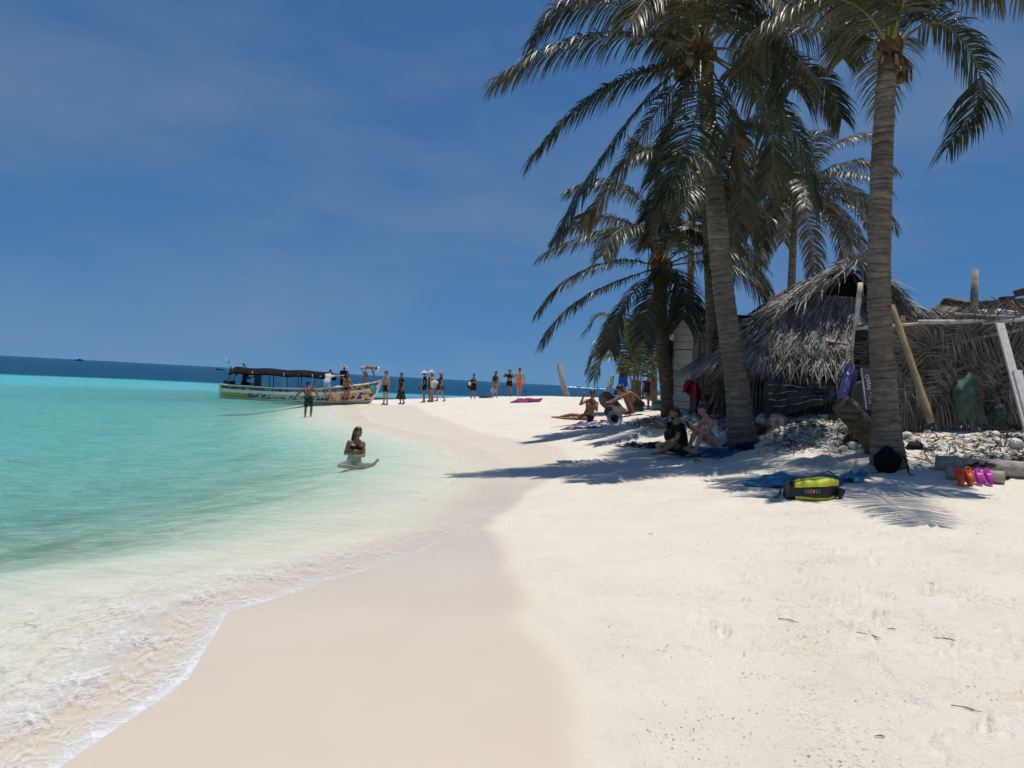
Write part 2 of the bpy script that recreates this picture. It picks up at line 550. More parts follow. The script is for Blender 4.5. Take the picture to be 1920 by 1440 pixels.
def build_ground():
    x, y, q, na = polar_grid(0.5, 150.0, 560, math.radians(41), 620, 60)
    s = shore_dist(x, y)
    z = ground0(x, y, soften(s, 560, na)) + detail(x, y, s)
    z = z + 0.012 * fbm(x * .9, y * .9, 2) * smooth(-3, .2, s) * smooth(1.5, 0, s)
    ww = np.interp(y, _WX, _WW)
    wet = 1 - smooth(-.20, .14, s - ww + .10 * fbm(x * 1.1, y * 1.1, 3))
    wet = wet * (1 - .6 * smooth(-.2, -1.2, s)) * (1 - .35 * smooth(10, 16, y))
    dry = smooth(2.0, 3.4, s + .6 * vnoise(x * .5, y * .5))
    rub = rubble_mask(x, y); rub = smooth(.18, .55, rub + .35 * fbm(x * 2, y * 2, 3))
    v = np.stack([x, y, z], 1)
    c = np.repeat([[0, 0, ground(0, 0)]], na, 0)      # closes the small hole under the camera
    j = np.arange(na); n0 = len(v)
    q = np.concatenate([q, np.stack([n0 + j, n0 + (j + 1) % na, (j + 1) % na, j], 1)])
    o = mesh_np('beach_sand', np.concatenate([v, c]), q, [sand_material()],
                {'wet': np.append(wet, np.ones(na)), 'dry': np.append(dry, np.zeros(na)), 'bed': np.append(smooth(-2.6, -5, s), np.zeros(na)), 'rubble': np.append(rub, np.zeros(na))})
    tag(o, 'pale coral sand beach sloping from the wet edge up to the huts', 'beach', kind='structure')
    return o

def water_material():
    M, t, N, ln = nodes('sea_water')
    out = N('ShaderNodeOutputMaterial'); tc = N('ShaderNodeTexCoord')
    def attr(a):
        q = N('ShaderNodeAttribute'); q.attribute_name = a; return q.outputs['Fac']
    def math_(op, a, b=None):
        q = N('ShaderNodeMath'); q.operation = op
        for i, w in enumerate((a, b)):
            if w is None: continue
            if hasattr(w, 'links'): ln(w, q.inputs[i])
            else: q.inputs[i].default_value = w
        return q.outputs[0]
    def noise(sc, det=4, rough=.55, stretch=None):
        q = N('ShaderNodeTexNoise'); q.inputs['Scale'].default_value = sc; q.inputs['Detail'].default_value = det; q.inputs['Roughness'].default_value = rough
        if stretch:
            mp = N('ShaderNodeMapping'); mp.inputs['Scale'].default_value = stretch[:3]; mp.inputs['Rotation'].default_value = (0, 0, stretch[3])
            ln(tc.outputs['Object'], mp.inputs['Vector']); ln(mp.outputs[0], q.inputs['Vector'])
        else: ln(tc.outputs['Object'], q.inputs['Vector'])
        return q.outputs['Fac']
    def rng(v, a, b, c=0., d=1.):
        q = N('ShaderNodeMapRange'); ln(v, q.inputs['Value'])
        for k, w in zip(('From Min', 'From Max', 'To Min', 'To Max'), (a, b, c, d)): q.inputs[k].default_value = w
        return q.outputs[0]
    D0 = attr('depth'); deep = attr('deep'); foam0 = attr('foam')
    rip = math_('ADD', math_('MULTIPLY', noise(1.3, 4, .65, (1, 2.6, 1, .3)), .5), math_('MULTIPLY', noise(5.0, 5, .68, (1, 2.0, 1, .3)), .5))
    D = math_('MULTIPLY', D0, rng(rip, .32, .68, .25, 1.75))  # ripple light and dark put into the colour by varying depth
    # light that survives one pass through the water
    comb = N('ShaderNodeCombineColor')
    for k, kk in zip(('Red', 'Green', 'Blue'), (.58, .06, .11)):
        ln(math_('POWER', 2.718, math_('MULTIPLY', D, -kk)), comb.inputs[k])
    tr = N('ShaderNodeBsdfTransparent'); ln(comb.outputs[0], tr.inputs['Color'])
    # light scattered back by the water itself
    ramp = N('ShaderNodeValToRGB')
    e = ramp.color_ramp.elements
    e[0].position = 0; e[0].color = (.24, .56, .52, 1)
    e[1].position = 1; e[1].color = (.005, .062, .135, 1)
    k = ramp.color_ramp.elements.new(.35); k.color = (.10, .52, .53, 1)
    k = ramp.color_ramp.elements.new(.55); k.color = (.012, .20, .30, 1)
    patch = noise(.06, 4, .6, (1, 3.2, 1, .3))
    ln(math_('ADD', math_('MULTIPLY', D, .16), math_('ADD', deep, math_('MULTIPLY', math_('SUBTRACT', patch, .5), .22))), ramp.inputs[0])
    sc = N('ShaderNodeBsdfDiffuse'); ln(ramp.outputs[0], sc.inputs['Color'])
    fac = math_('SUBTRACT', 1.0, math_('POWER', 2.718, math_('MULTIPLY', math_('DIVIDE', math_('MULTIPLY', D, D), math_('ADD', D, .36)), -1.25)))
    fac = math_('MAXIMUM', math_('MULTIPLY', fac, .95), math_('MINIMUM', math_('MULTIPLY', deep, 3.0), 1.0))
    body = N('ShaderNodeMixShader'); ln(fac, body.inputs[0]); ln(tr.outputs[0], body.inputs[1]); ln(sc.outputs[0], body.inputs[2])
    # ripples
    geo = N('ShaderNodeNewGeometry')
    h = math_('ADD', math_('MULTIPLY', noise(3.4, 5, .62, (1, 2.1, 1, .35)), .6), math_('MULTIPLY', noise(.45, 5, .6, (1, 2.6, 1, .25)), 3.0))
    h = math_('ADD', h, math_('MULTIPLY', noise(16, 3, .6, (1, 1.6, 1, .2)), .10))
    bmp = N('ShaderNodeBump'); bmp.inputs['Distance'].default_value = .20
    ln(rng(D, 0.0, .6, .14, 1.0), bmp.inputs['Strength']); ln(h, bmp.inputs['Height'])
    gl = N('ShaderNodeBsdfGlossy'); gl.inputs['Roughness'].default_value = .07; ln(bmp.outputs[0], gl.inputs['Normal'])
    fr = N('ShaderNodeFresnel'); fr.inputs['IOR'].default_value = 1.33; ln(bmp.outputs[0], fr.inputs['Normal'])
    ln(bmp.outputs[0], sc.inputs['Normal'])
    surf = N('ShaderNodeMixShader'); ln(math_('MULTIPLY', fr.outputs[0], rng(D, 0, .5, .14, .80)), surf.inputs[0]); ln(body.outputs[0], surf.inputs[1]); ln(gl.outputs[0], surf.inputs[2])
    # foam: bubble lace and painted sparkle where the film runs out over the sand
    def vor(sc_, feat):
        dn_ = N('ShaderNodeTexNoise'); dn_.inputs['Scale'].default_value = 6; dn_.inputs['Detail'].default_value = 4; ln(tc.outputs['Object'], dn_.inputs['Vector'])
        mv = N('ShaderNodeVectorMath'); mv.operation = 'MULTIPLY_ADD'; ln(dn_.outputs['Color'], mv.inputs[0]); mv.inputs[1].default_value = (.22, .22, .22); ln(tc.outputs['Object'], mv.inputs[2])
        q = N('ShaderNodeTexVoronoi'); q.feature = feat; q.inputs['Scale'].default_value = sc_; ln(mv.outputs[0], q.inputs['Vector']); return q.outputs['Distance']
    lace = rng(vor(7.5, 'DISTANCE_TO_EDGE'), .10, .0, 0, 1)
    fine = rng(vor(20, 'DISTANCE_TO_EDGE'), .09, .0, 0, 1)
    sparkle = rng(vor(70, 'F1'), .22, .08, 0, 1)  # sun sparkle painted as tiny white dots
    tex = math_('ADD', math_('MULTIPLY', lace, .34), math_('ADD', math_('MULTIPLY', fine, .28), math_('MULTIPLY', sparkle, .34)))
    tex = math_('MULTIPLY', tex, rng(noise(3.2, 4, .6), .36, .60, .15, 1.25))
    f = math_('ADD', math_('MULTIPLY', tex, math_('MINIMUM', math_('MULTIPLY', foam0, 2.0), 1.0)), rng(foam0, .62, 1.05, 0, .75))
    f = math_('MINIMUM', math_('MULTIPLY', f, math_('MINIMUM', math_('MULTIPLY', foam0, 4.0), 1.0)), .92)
    fo = N('ShaderNodeBsdfPrincipled'); fo.inputs['Base Color'].default_value = (.84, .84, .84, 1); fo.inputs['Roughness'].default_value = .25
    b2 = N('ShaderNodeBump'); b2.inputs['Strength'].default_value = .6; b2.inputs['Distance'].default_value = .006
    ln(noise(120, 3, .7), b2.inputs['Height']); ln(b2.outputs[0], fo.inputs['Normal'])
    fin = N('ShaderNodeMixShader'); ln(f, fin.inputs[0]); ln(surf.outputs[0], fin.inputs[1]); ln(fo.outputs[0], fin.inputs[2])
    ln(fin.outputs[0], out.inputs[0])
    return M

def deep_line(x, y):
    """0 over the shallow bank, 1 beyond the reef edge"""
    line = 66 + 0.55 * (x + 47) * smooth(-47, -35, x) + 4 * fbm(x * .06, y * .02, 3)
    line = np.where(x > -30, np.maximum(58, line - 0.9 * (x + 30)), line)
    return smooth(-4, 14, np.hypot(x, y) * .0 + y - line) * smooth(-1, 3, -shore_dist(x, y) * .25)

def build_sea():
    x, y, q, na = polar_grid(1.2, 30000.0, 760, math.radians(41), 520, 60)
    r = np.hypot(x, y)
    s = shore_dist(x, y)
    g = ground0(x, y, soften(s, 760, na)) + 0.012 * fbm(x * .9, y * .9, 2) * smooth(-3, .2, s) * smooth(1.5, 0, s)
    out = smooth(0, -6, s)
    fade = smooth(60, 20, r)
    z = fade * (.012 * np.sin(x * 2.2 + y * 1.1 + 2 * fbm(x * .4, y * .4, 2)) + .03 * fbm(x * .8, y * 1.5, 3) + .012 * fbm(x * 3.1, y * 5.2, 2)) * (.25 + .75 * out)
    # the swash: thin overlapping tongues with a rounded lip
    tong = .017 * fbm(x * .55 + 2, y * .55, 3)
    z = z * smooth(.5, -1.5, s) + smooth(1.6, -.4, s) * (.006 + tong)
    # low wavelets running in parallel to the shore
    ph = s * 3.2 + 2.2 * fbm(x * .35, y * .35, 2)
    z = z + .010 * np.clip(np.sin(ph), 0, 1) ** 3 * smooth(-.2, -1.2, s) * smooth(-14, -5, s) * fade
    d = z - g
    keep = d > -0.035
    fq = keep[q].any(1) & (s[q].min(1) < 2.2)
    q = q[fq]
    deep = deep_line(x, y)
    deep = np.where(r > 150, 1.0, deep)
    dd = np.clip(d, 0, 6.0)
    near = smooth(11.0, 4.0, y)
    edge = np.exp(-np.clip(d, 0, 1) / (.012 + .016 * near)) * (.55 + .5 * near)
    band = (np.exp(-((s + .45 + .3 * fbm(x * .8, y * .8, 2)) / .40) ** 2) * .78 + np.exp(-((s + 1.35 + .5 * fbm(x * .6 + 4, y * .6, 2)) / .28) ** 2) * .36) * near
    # pale foam lines left on the film of the second cove
    lines = np.exp(-(np.abs(np.sin(s * 2.4 + 3.0 * fbm(x * .3 + 8, y * .3, 2))) / .05) ** 2) * smooth(-2.2, -.8, s) * smooth(9, 11, y) * smooth(40, 30, y) * .75
    foam = np.clip(np.maximum(np.maximum(edge, band), lines), 0, 1) * smooth(70, 50, r)
    foam = foam * smooth(-.03, .004, d)
    used = np.zeros(len(x), bool); used[q.ravel()] = True
    idx = np.cumsum(used) - 1
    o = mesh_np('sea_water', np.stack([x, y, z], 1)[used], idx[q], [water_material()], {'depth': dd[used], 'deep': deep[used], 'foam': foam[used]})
    tag(o, 'turquoise shallow sea turning deep blue towards the horizon', 'sea', kind='structure')
    return o

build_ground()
build_sea()
# ================================================================== coconut palms
def leaf_material(name, green, brown, mixlo, mixhi, rough=.42, trans=.22, spec=.55):
    M, t, N, ln = nodes(name)
    out = N('ShaderNodeOutputMaterial'); bs = N('ShaderNodeBsdfPrincipled'); geo = N('ShaderNodeNewGeometry'); tc = N('ShaderNodeTexCoord')
    n = N('ShaderNodeTexNoise'); n.inputs['Scale'].default_value = 2.2; n.inputs['Detail'].default_value = 4
    ln(tc.outputs['Object'], n.inputs['Vector'])
    ad = N('ShaderNodeMath'); ad.operation = 'MULTIPLY_ADD'; ln(geo.outputs['Random Per Island'], ad.inputs[0]); ad.inputs[1].default_value = .45; ln(n.outputs['Fac'], ad.inputs[2])
    mr = N('ShaderNodeMapRange'); mr.inputs['From Min'].default_value = mixlo; mr.inputs['From Max'].default_value = mixhi; ln(ad.outputs[0], mr.inputs['Value'])
    mx = N('ShaderNodeMix'); mx.data_type = 'RGBA'; mx.inputs['A'].default_value = (*green, 1); mx.inputs['B'].default_value = (*brown, 1); ln(mr.outputs[0], mx.inputs['Factor'])
    ln(mx.outputs['Result'], bs.inputs['Base Color'])
    bs.inputs['Roughness'].default_value = rough; bs.inputs['Specular IOR Level'].default_value = spec
    if trans:
        tr = N('ShaderNodeBsdfTranslucent'); ln(mx.outputs['Result'], tr.inputs['Color'])
        ms = N('ShaderNodeMixShader'); ms.inputs[0].default_value = trans
        ln(bs.outputs[0], ms.inputs[1]); ln(tr.outputs[0], ms.inputs[2]); ln(ms.outputs[0], out.inputs[0])
    else: ln(bs.outputs[0], out.inputs[0])
    return M

LEAF = leaf_material('palm_leaf', (.046, .060, .024), (.105, .090, .045), .60, 1.15)
LEAF_OLD = leaf_material('palm_leaf_browning', (.062, .064, .028), (.14, .105, .056), .50, 1.05)
LEAF_YOUNG = leaf_material('palm_leaf_young', (.055, .085, .022), (.16, .14, .045), .65, 1.15)
LEAF_DEAD = leaf_material('palm_leaf_dead', (.26, .23, .19), (.07, .055, .04), .42, .95, rough=.6, trans=.05, spec=.3)
RIB = mat('palm_rib', (.17, .15, .045), .4, .4, noise=((.10, .075, .03), 3.0, .4, .7))

def trunk_material(name, a, b):
    M, t, N, ln = nodes(name)
    out = N('ShaderNodeOutputMaterial'); bs = N('ShaderNodeBsdfPrincipled'); tc = N('ShaderNodeTexCoord'); ln(bs.outputs[0], out.inputs[0])
    mp = N('ShaderNodeMapping'); mp.inputs['Scale'].default_value = (1, 1, 3.2); ln(tc.outputs['Object'], mp.inputs['Vector'])
    n = N('ShaderNodeTexNoise'); n.inputs['Scale'].default_value = 5.5; n.inputs['Detail'].default_value = 7; n.inputs['Roughness'].default_value = .65; ln(mp.outputs[0], n.inputs['Vector'])
    r = N('ShaderNodeValToRGB'); r.color_ramp.elements[0].position = .36; r.color_ramp.elements[0].color = (*a, 1); r.color_ramp.elements[1].position = .66; r.color_ramp.elements[1].color = (*b, 1)
    ln(n.outputs['Fac'], r.inputs[0])
    nb = N('ShaderNodeTexNoise'); nb.inputs['Scale'].default_value = 1.3; nb.inputs['Detail'].default_value = 5; ln(tc.outputs['Object'], nb.inputs['Vector'])
    mrb = N('ShaderNodeMapRange'); mrb.inputs['From Min'].default_value = .45; mrb.inputs['From Max'].default_value = .68; mrb.inputs['To Max'].default_value = .6; ln(nb.outputs['Fac'], mrb.inputs['Value'])
    mb_ = N('ShaderNodeMix'); mb_.data_type = 'RGBA'; mb_.inputs['B'].default_value = (a[0] * .6, a[1] * .55, a[2] * .5, 1); ln(mrb.outputs[0], mb_.inputs['Factor']); ln(r.outputs[0], mb_.inputs['A'])
    at = N('ShaderNodeAttribute'); at.attribute_name = 'scar'
    mx = N('ShaderNodeMix'); mx.data_type = 'RGBA'; mx.inputs['B'].default_value = (.045, .036, .028, 1)
    ln(at.outputs['Fac'], mx.inputs['Factor']); ln(mb_.outputs['Result'], mx.inputs['A']); ln(mx.outputs['Result'], bs.inputs['Base Color'])
    bs.inputs['Roughness'].default_value = .85; bs.inputs['Specular IOR Level'].default_value = .2
    n2 = N('ShaderNodeTexNoise'); n2.inputs['Scale'].default_value = 22; n2.inputs['Detail'].default_value = 5; ln(mp.outputs[0], n2.inputs['Vector'])
    b_ = N('ShaderNodeBump'); b_.inputs['Strength'].default_value = .7; b_.inputs['Distance'].default_value = .03; ln(n2.outputs['Fac'], b_.inputs['Height']); ln(b_.outputs[0], bs.inputs['Normal'])
    return M
BARK = trunk_material('palm_bark', (.13, .108, .085), (.275, .235, .19))
BARK_DARK = trunk_material('palm_bark_dark', (.10, .072, .05), (.21, .165, .115))
BARK_PALE = trunk_material('palm_bark_bleached', (.26, .23, .20), (.46, .43, .39))

def trunk(parent, pts, r_base, r_mid, r_top, material, flare=.9, seg=26, ring=.085, name='trunk', cap=True):
    """ringed palm stem through world points, swollen at the foot"""
    P = spline(pts, 24)
    Ls = [0]
    for i in range(1, len(P)): Ls.append(Ls[-1] + (P[i] - P[i - 1]).length)
    tot = Ls[-1]
    rs = np.random.default_rng(int(abs(pts[0][0]) * 1000) + 3)
    rows = []; d = 0
    while d < tot:
        st = ring * rs.uniform(.45, 1.9)
        rows += [(d, 1.035, 0.), (d + st * .55, .985, 0.), (d + st * .86, .965, .2), (d + st * .93, 1 - .07 * rs.uniform(.4, 1.3), rs.uniform(.3, .95))]
        d += st
    rows = [q for q in rows if q[0] < tot]
    vs = []; sc = []; n = seg
    ph = rs.uniform(0, 6.28); 
    for (dd, k, scar) in rows:
        tilt = math.sin(dd * 5.0 + ph) * .5
        for j in range(n):
            a = 2 * math.pi * j / n
            d2 = min(max(dd + .013 * math.sin(a + ph + dd * 2.1) + .006 * math.sin(3 * a + dd * 9), 0), tot)
            t = np.interp(d2, Ls, np.arange(len(P)))
            i = min(int(t), len(P) - 2); fr = t - i
            p = P[i].lerp(P[i + 1], fr); T, S, U = frame_from(P[i + 1] - P[i], Vector((0, 1, 0)))
            h = d2 / tot
            r = lerp(r_mid, r_top, min(1, h * 1.05)) + (r_base - r_mid) * math.exp(-d2 / (.28 * flare))
            root = math.exp(-d2 / (.12 * flare)) * .08 * math.sin(a * 7 + ph)
            r *= k * (1 + root + .02 * math.sin(2 * a + dd * 1.7) + rs.uniform(-.008, .008))
            vs.append(p + (S * math.cos(a) + U * math.sin(a)) * r)
            sc.append(scar * (.5 + .5 * math.sin(a * 2 + dd * 7)) + scar * .3)
    k = len(rows); fs = []
    for i in range(k - 1):
        for j in range(n):
            a = i * n + j; b = i * n + (j + 1) % n
            fs.append((a, b, b + n, a + n))
    fs.append(tuple(range((k - 1) * n, k * n)))
    b = MB(); b.add(vs, fs)
    o = b.build(name, material, parent)
    at = o.data.attributes.new('scar', 'FLOAT', 'POINT'); at.data.foreach_set('value', np.clip(np.array(sc), 0, 1).astype(np.float32))
    return o

def frond_mb(curve, leaf_len, n=92, upv=Vector((0, 0, 1)), droop=1.0, width=.021, bare=.14, rs=None, rib=.032, lift=.25, wind=Vector((0, 0, 0)), ragged=.12):
    """one feather leaf: rachis tube plus drooping leaflets; returns (rachis MB, leaflet MB)"""
    rs = rs or random
    m = 40
    C = spline(curve, m)
    R = MB()
    rad = [lerp(rib, .005, (i / (m - 1)) ** .7) * (1 + .9 * max(0, 1 - i / 5)) for i in range(m)]
    R.tube(C[::2] + [C[-1]], rad[::2] + [rad[-1]], 5, True, .7)
    B = MB()
    for side in (-1, 1):
        for k in range(n):
            t = bare + (1 - bare) * (k + rs.uniform(-.3, .3)) / n
            t = min(max(t, bare), .998)
            if rs.random() < ragged * .35: continue
            f = t * (m - 1); i = min(int(f), m - 2)
            p = C[i].lerp(C[i + 1], f - i)
            T, S, U = frame_from(C[i + 1] - C[i], upv)
            q = (t - bare) / (1 - bare)
            ln = leaf_len * 1.58 * (.55 + 1.15 * q - 1.38 * q * q + .18 * q ** 3) * rs.uniform(.86, 1.08)
            if rs.random() < ragged: ln *= rs.uniform(.4, .85)
            a = lerp(.22, .80, q) + rs.uniform(-.09, .09)
            d = (S * side * math.cos(a) + T * math.sin(a) + U * (lift * (1 - q * .6) + rs.uniform(-.12, .12))).normalized()
            pts = [p]; dirs = [d]
            g = droop * rs.uniform(.7, 1.3)
            steps = 4
            for w in range(steps):
                d = (d + Vector((0, 0, -1)) * g * (.16 + .17 * w) + wind * .2 * w).normalized()
                pts.append(pts[-1] + d * ln / steps); dirs.append(d)
            w0 = .84 * width * rs.uniform(.8, 1.15)
            wid = [w0 * .55, w0, w0 * .9, w0 * .6, w0 * .08]
            tw = rs.uniform(-.5, .5)
            wd = []
            for dd in dirs:
                x = T - dd * T.dot(dd)
                x = x.normalized() if x.length > 1e-4 else S
                x = (x * math.cos(tw) + dd.cross(x) * math.sin(tw))
                wd.append(x)
            B.strip(pts, wid, wd)
    return R, B

def frond(parent, curve, leaf_len, material=None, name='frond', **kw):
    R, B = frond_mb(curve, leaf_len, **kw)
    nr = len(R.f)
    R.add(B.v, B.f)
    o = R.build(name, [RIB, material or LEAF], parent)
    idx = np.ones(len(R.f), dtype=np.int32); idx[:nr] = 0
    o.data.polygons.foreach_set('material_index', idx)
    return o

def px_curve(pts, d):
    return [W(p[0], p[1], d + (p[2] if len(p) > 2 else 0)) for p in pts]

def wild_curve(c, az, el, length, droop, rs, n=6):
    """free frond: starts at elevation el and bends down along its length"""
    p = Vector(c); out = [p.copy()]
    e = el; a = az
    for i in range(n):
        d = Vector((math.cos(e) * math.cos(a), math.cos(e) * math.sin(a), math.sin(e)))
        p = p + d * length / n; out.append(p.copy())
        e -= droop / n * (1 + .5 * i / n); a += rs.uniform(-.06, .06)
    return out

def coconuts(parent, c, n, r, seed, spread=.28):
    rs = random.Random(seed)
    for i in range(n):
        a = rs.uniform(0, 6.28)
        p = Vector(c) + Vector((math.cos(a) * spread * rs.uniform(.6, 1), math.sin(a) * spread * rs.uniform(.6, 1), -rs.uniform(.05, .4)))
        b = MB(); b.ell(p, (r, r, r * 1.25), Euler((rs.uniform(-.4, .4), rs.uniform(-.4, .4), 0)).to_matrix(), 10, 8)
        b.build('coconut', COCO, parent)
COCO = mat('coconut_husk', (.16, .13, .045), .5, .4, noise=((.08, .06, .025), 8, .4, .6))
FIBRE = mat('palm_fibre', (.17, .105, .055), .9, .1, noise=((.07, .045, .025), 14, .35, .65), bump=.8, bscale=40)

def sheath(parent, c, r, seed, h=.5):
    """brown leaf bases and fibre round the top of the stem"""
    rs = random.Random(seed)
    b = MB(); b.lathe([(r * .95, -h * .6), (r * 1.25, -h * .2), (r * 1.35, h * .15), (r * .8, h * .5), (.01, h * .6)], c, None, 14)
    b.build('leaf_sheath', FIBRE, parent)
    for i in range(5):
        a = rs.uniform(0, 6.28); p = Vector(c) + Vector((math.cos(a) * r * 1.1, math.sin(a) * r * 1.1, -.1))
        q = p + Vector((math.cos(a) * .16, math.sin(a) * .16, -rs.uniform(.25, .5)))
        b = MB(); b.tube([p, (p + q) / 2 + Vector((math.cos(a), math.sin(a), 0)) * .06, q], [.035, .05, .008], 6, True, .45)
        b.build('dry_spathe', FIBRE, parent)

LABEL_P = {}
# ---- the tall leaning palm in the middle
pa = empty('coconut_palm', G(1392, 822, dmin=12) , 'tall leaning coconut palm rising behind the seated couple', 'palm tree')
pa.location = W(1395, 826, 14.8); pa.location.z = ground(pa.location.x, pa.location.y)
DA = 14.4
base = pa.location
trunk(pa, [base + Vector((0, 0, -.15)), W(1379, 700, 14.75), W(1358, 560, 14.65), W(1343, 400, 14.55), W(1329, 240, 14.45), W(1318, 100, DA)], .34, .235, .15, BARK, 1.4)
cA = W(1314, 92, DA)
sheath(pa, cA, .17, 1)
coconuts(pa, cA + Vector((-.15, -.1, -.1)), 7, .10, 2, .34)
rsA = random.Random(21)
FA = [([(1305,90),(1240,40),(1130,4),(1045,20),(995,80)], 0, .72),
      ([(1300,95),(1230,72),(1120,72),(1020,100),(932,148)], -.3, .66),
      ([(1300,110),(1240,125),(1160,155),(1080,205),(1000,290)], -.4, .62),
      ([(1300,115),(1215,185),(1140,285),(1085,370),(1047,440)], -.5, .62),
      ([(1300,115),(1230,210),(1175,300),(1120,385),(1095,405)], .9, .6),
      ([(1318,108,-.2),(1310,190,-1.0),(1290,265,-1.5),(1262,330,-1.7),(1240,385,-1.7)], 0, .8),
      ([(1345,130),(1368,200),(1382,280),(1392,350),(1392,415)], -.7, .5),
      ([(1345,105),(1410,150),(1470,215),(1508,290),(1530,375)], -.4, .75),
      ([(1340,80),(1390,40),(1440,55),(1475,100),(1488,165)], -1.5, 1.0),
      ([(1345,90),(1430,95),(1510,130),(1555,170),(1578,222)], .6, .62),
      ([(1320,80),(1290,-10),(1215,-70),(1120,-90),(1040,-50)], .4, .75),
      ([(1320,80),(1320,-30),(1285,-120),(1210,-170),(1120,-150)], -.6, .75),
      ([(1325,80),(1345,-30),(1375,-130),(1440,-180),(1530,-160)], .3, .75),
      ([(1330,85),(1385,0),(1460,-40),(1540,-30),(1605,30)], .2, .8),
      ([(1320,85),(1350,10),(1400,-30),(1445,-20),(1480,30)], -2.0, .8),
      ([(1315,85),(1290,20),(1255,-10),(1215,-5),(1180,40)], -1.9, .8),
      ([(1310,100),(1290,160),(1262,225),(1240,280),(1228,330)], .3, .6),
      ([(1330,110),(1400,160),(1440,230),(1450,300),(1440,360)], 1.2, .6),
      ([(1325,85),(1300,30),(1280,20),(1270,60),(1268,120)], 2.2, .8),
      ([(1325,85),(1380,45),(1410,50),(1425,90),(1430,150)], 2.2, .8),
      ([(1320,85),(1335,-20),(1330,-90),(1320,-120),(1300,-130)], 1.6, .8)]
for pts, dd, ll in FA:
    k = len(pts)
    cv = [cA] + [W(p[0], p[1], DA + (p[2] if len(p) > 2 else dd * ((i + 1) / k) ** .8)) for i, p in enumerate(pts)][1:]
    frond(pa, cv, ll * 1.05, LEAF if rsA.random() < .8 else LEAF_OLD, n=150, droop=.85, rs=rsA, width=.019)

# ---- the palm on the right with its crown cut by the top of the picture
pb = empty('coconut_palm', (0, 0, 0), 'straight coconut palm with a black backpack at its foot', 'palm tree')
pb.location = W(1668, 868, 11.5); pb.location.z = ground(pb.location.x, pb.location.y)
DB = 11.3
trunk(pb, [pb.location + Vector((0, 0, -.15)), W(1656, 700, 11.45), W(1648, 560, 11.4), W(1650, 400, 11.35), W(1656, 240, DB), W(1664, 105, DB)], .30, .19, .135, BARK, 1.5)
cB = W(1668, 92, DB)
sheath(pb, cB, .135, 5, .42)
coconuts(pb, cB + Vector((.12, 0, .02)), 3, .085, 12, .30)
rsB = random.Random(33)
FB = [([(1668,80),(1632,35),(1585,2),(1520,0),(1440,40)], -.5, .66),
      ([(1685,75),(1745,42),(1800,72),(1837,140),(1825,208),(1777,276)], -.4, .62),
      ([(1680,75),(1715,30),(1745,-15),(1800,-40),(1880,-10)], .2, .6),
      ([(1665,60),(1655,-40),(1610,-130),(1530,-170),(1440,-140)], .3, .7),
      ([(1668,60),(1672,-60),(1700,-160),(1770,-230),(1860,-230)], .3, .7),
      ([(1655,75),(1625,45),(1600,50),(1585,80),(1580,110)], 1.6, .5),
      ([(1668,70),(1660,-60),(1640,-170),(1600,-260),(1540,-300)], -1.3, .7),
      ([(1670,70),(1690,-30),(1740,-100),(1820,-130),(1900,-90)], -1.2, .7)]
for pts, dd, ll in FB:
    k = len(pts)
    cv = [cB] + [W(p[0], p[1], DB + dd * ((i + 1) / k) ** .8) for i, p in enumerate(pts)][1:]
    frond(pb, cv, ll, LEAF, n=135, droop=.8, rs=rsB, width=.017)
for az, el, le in ((-1.80, .50, 3.9), (1.2, .6, 3.4), (2.1, .7, 3.4), (.3, .9, 3.5)):
    frond(pb, wild_curve(cB, az, el, le, 1.15, rsB), .62, LEAF, n=90, droop=.9, rs=rsB, width=.017)

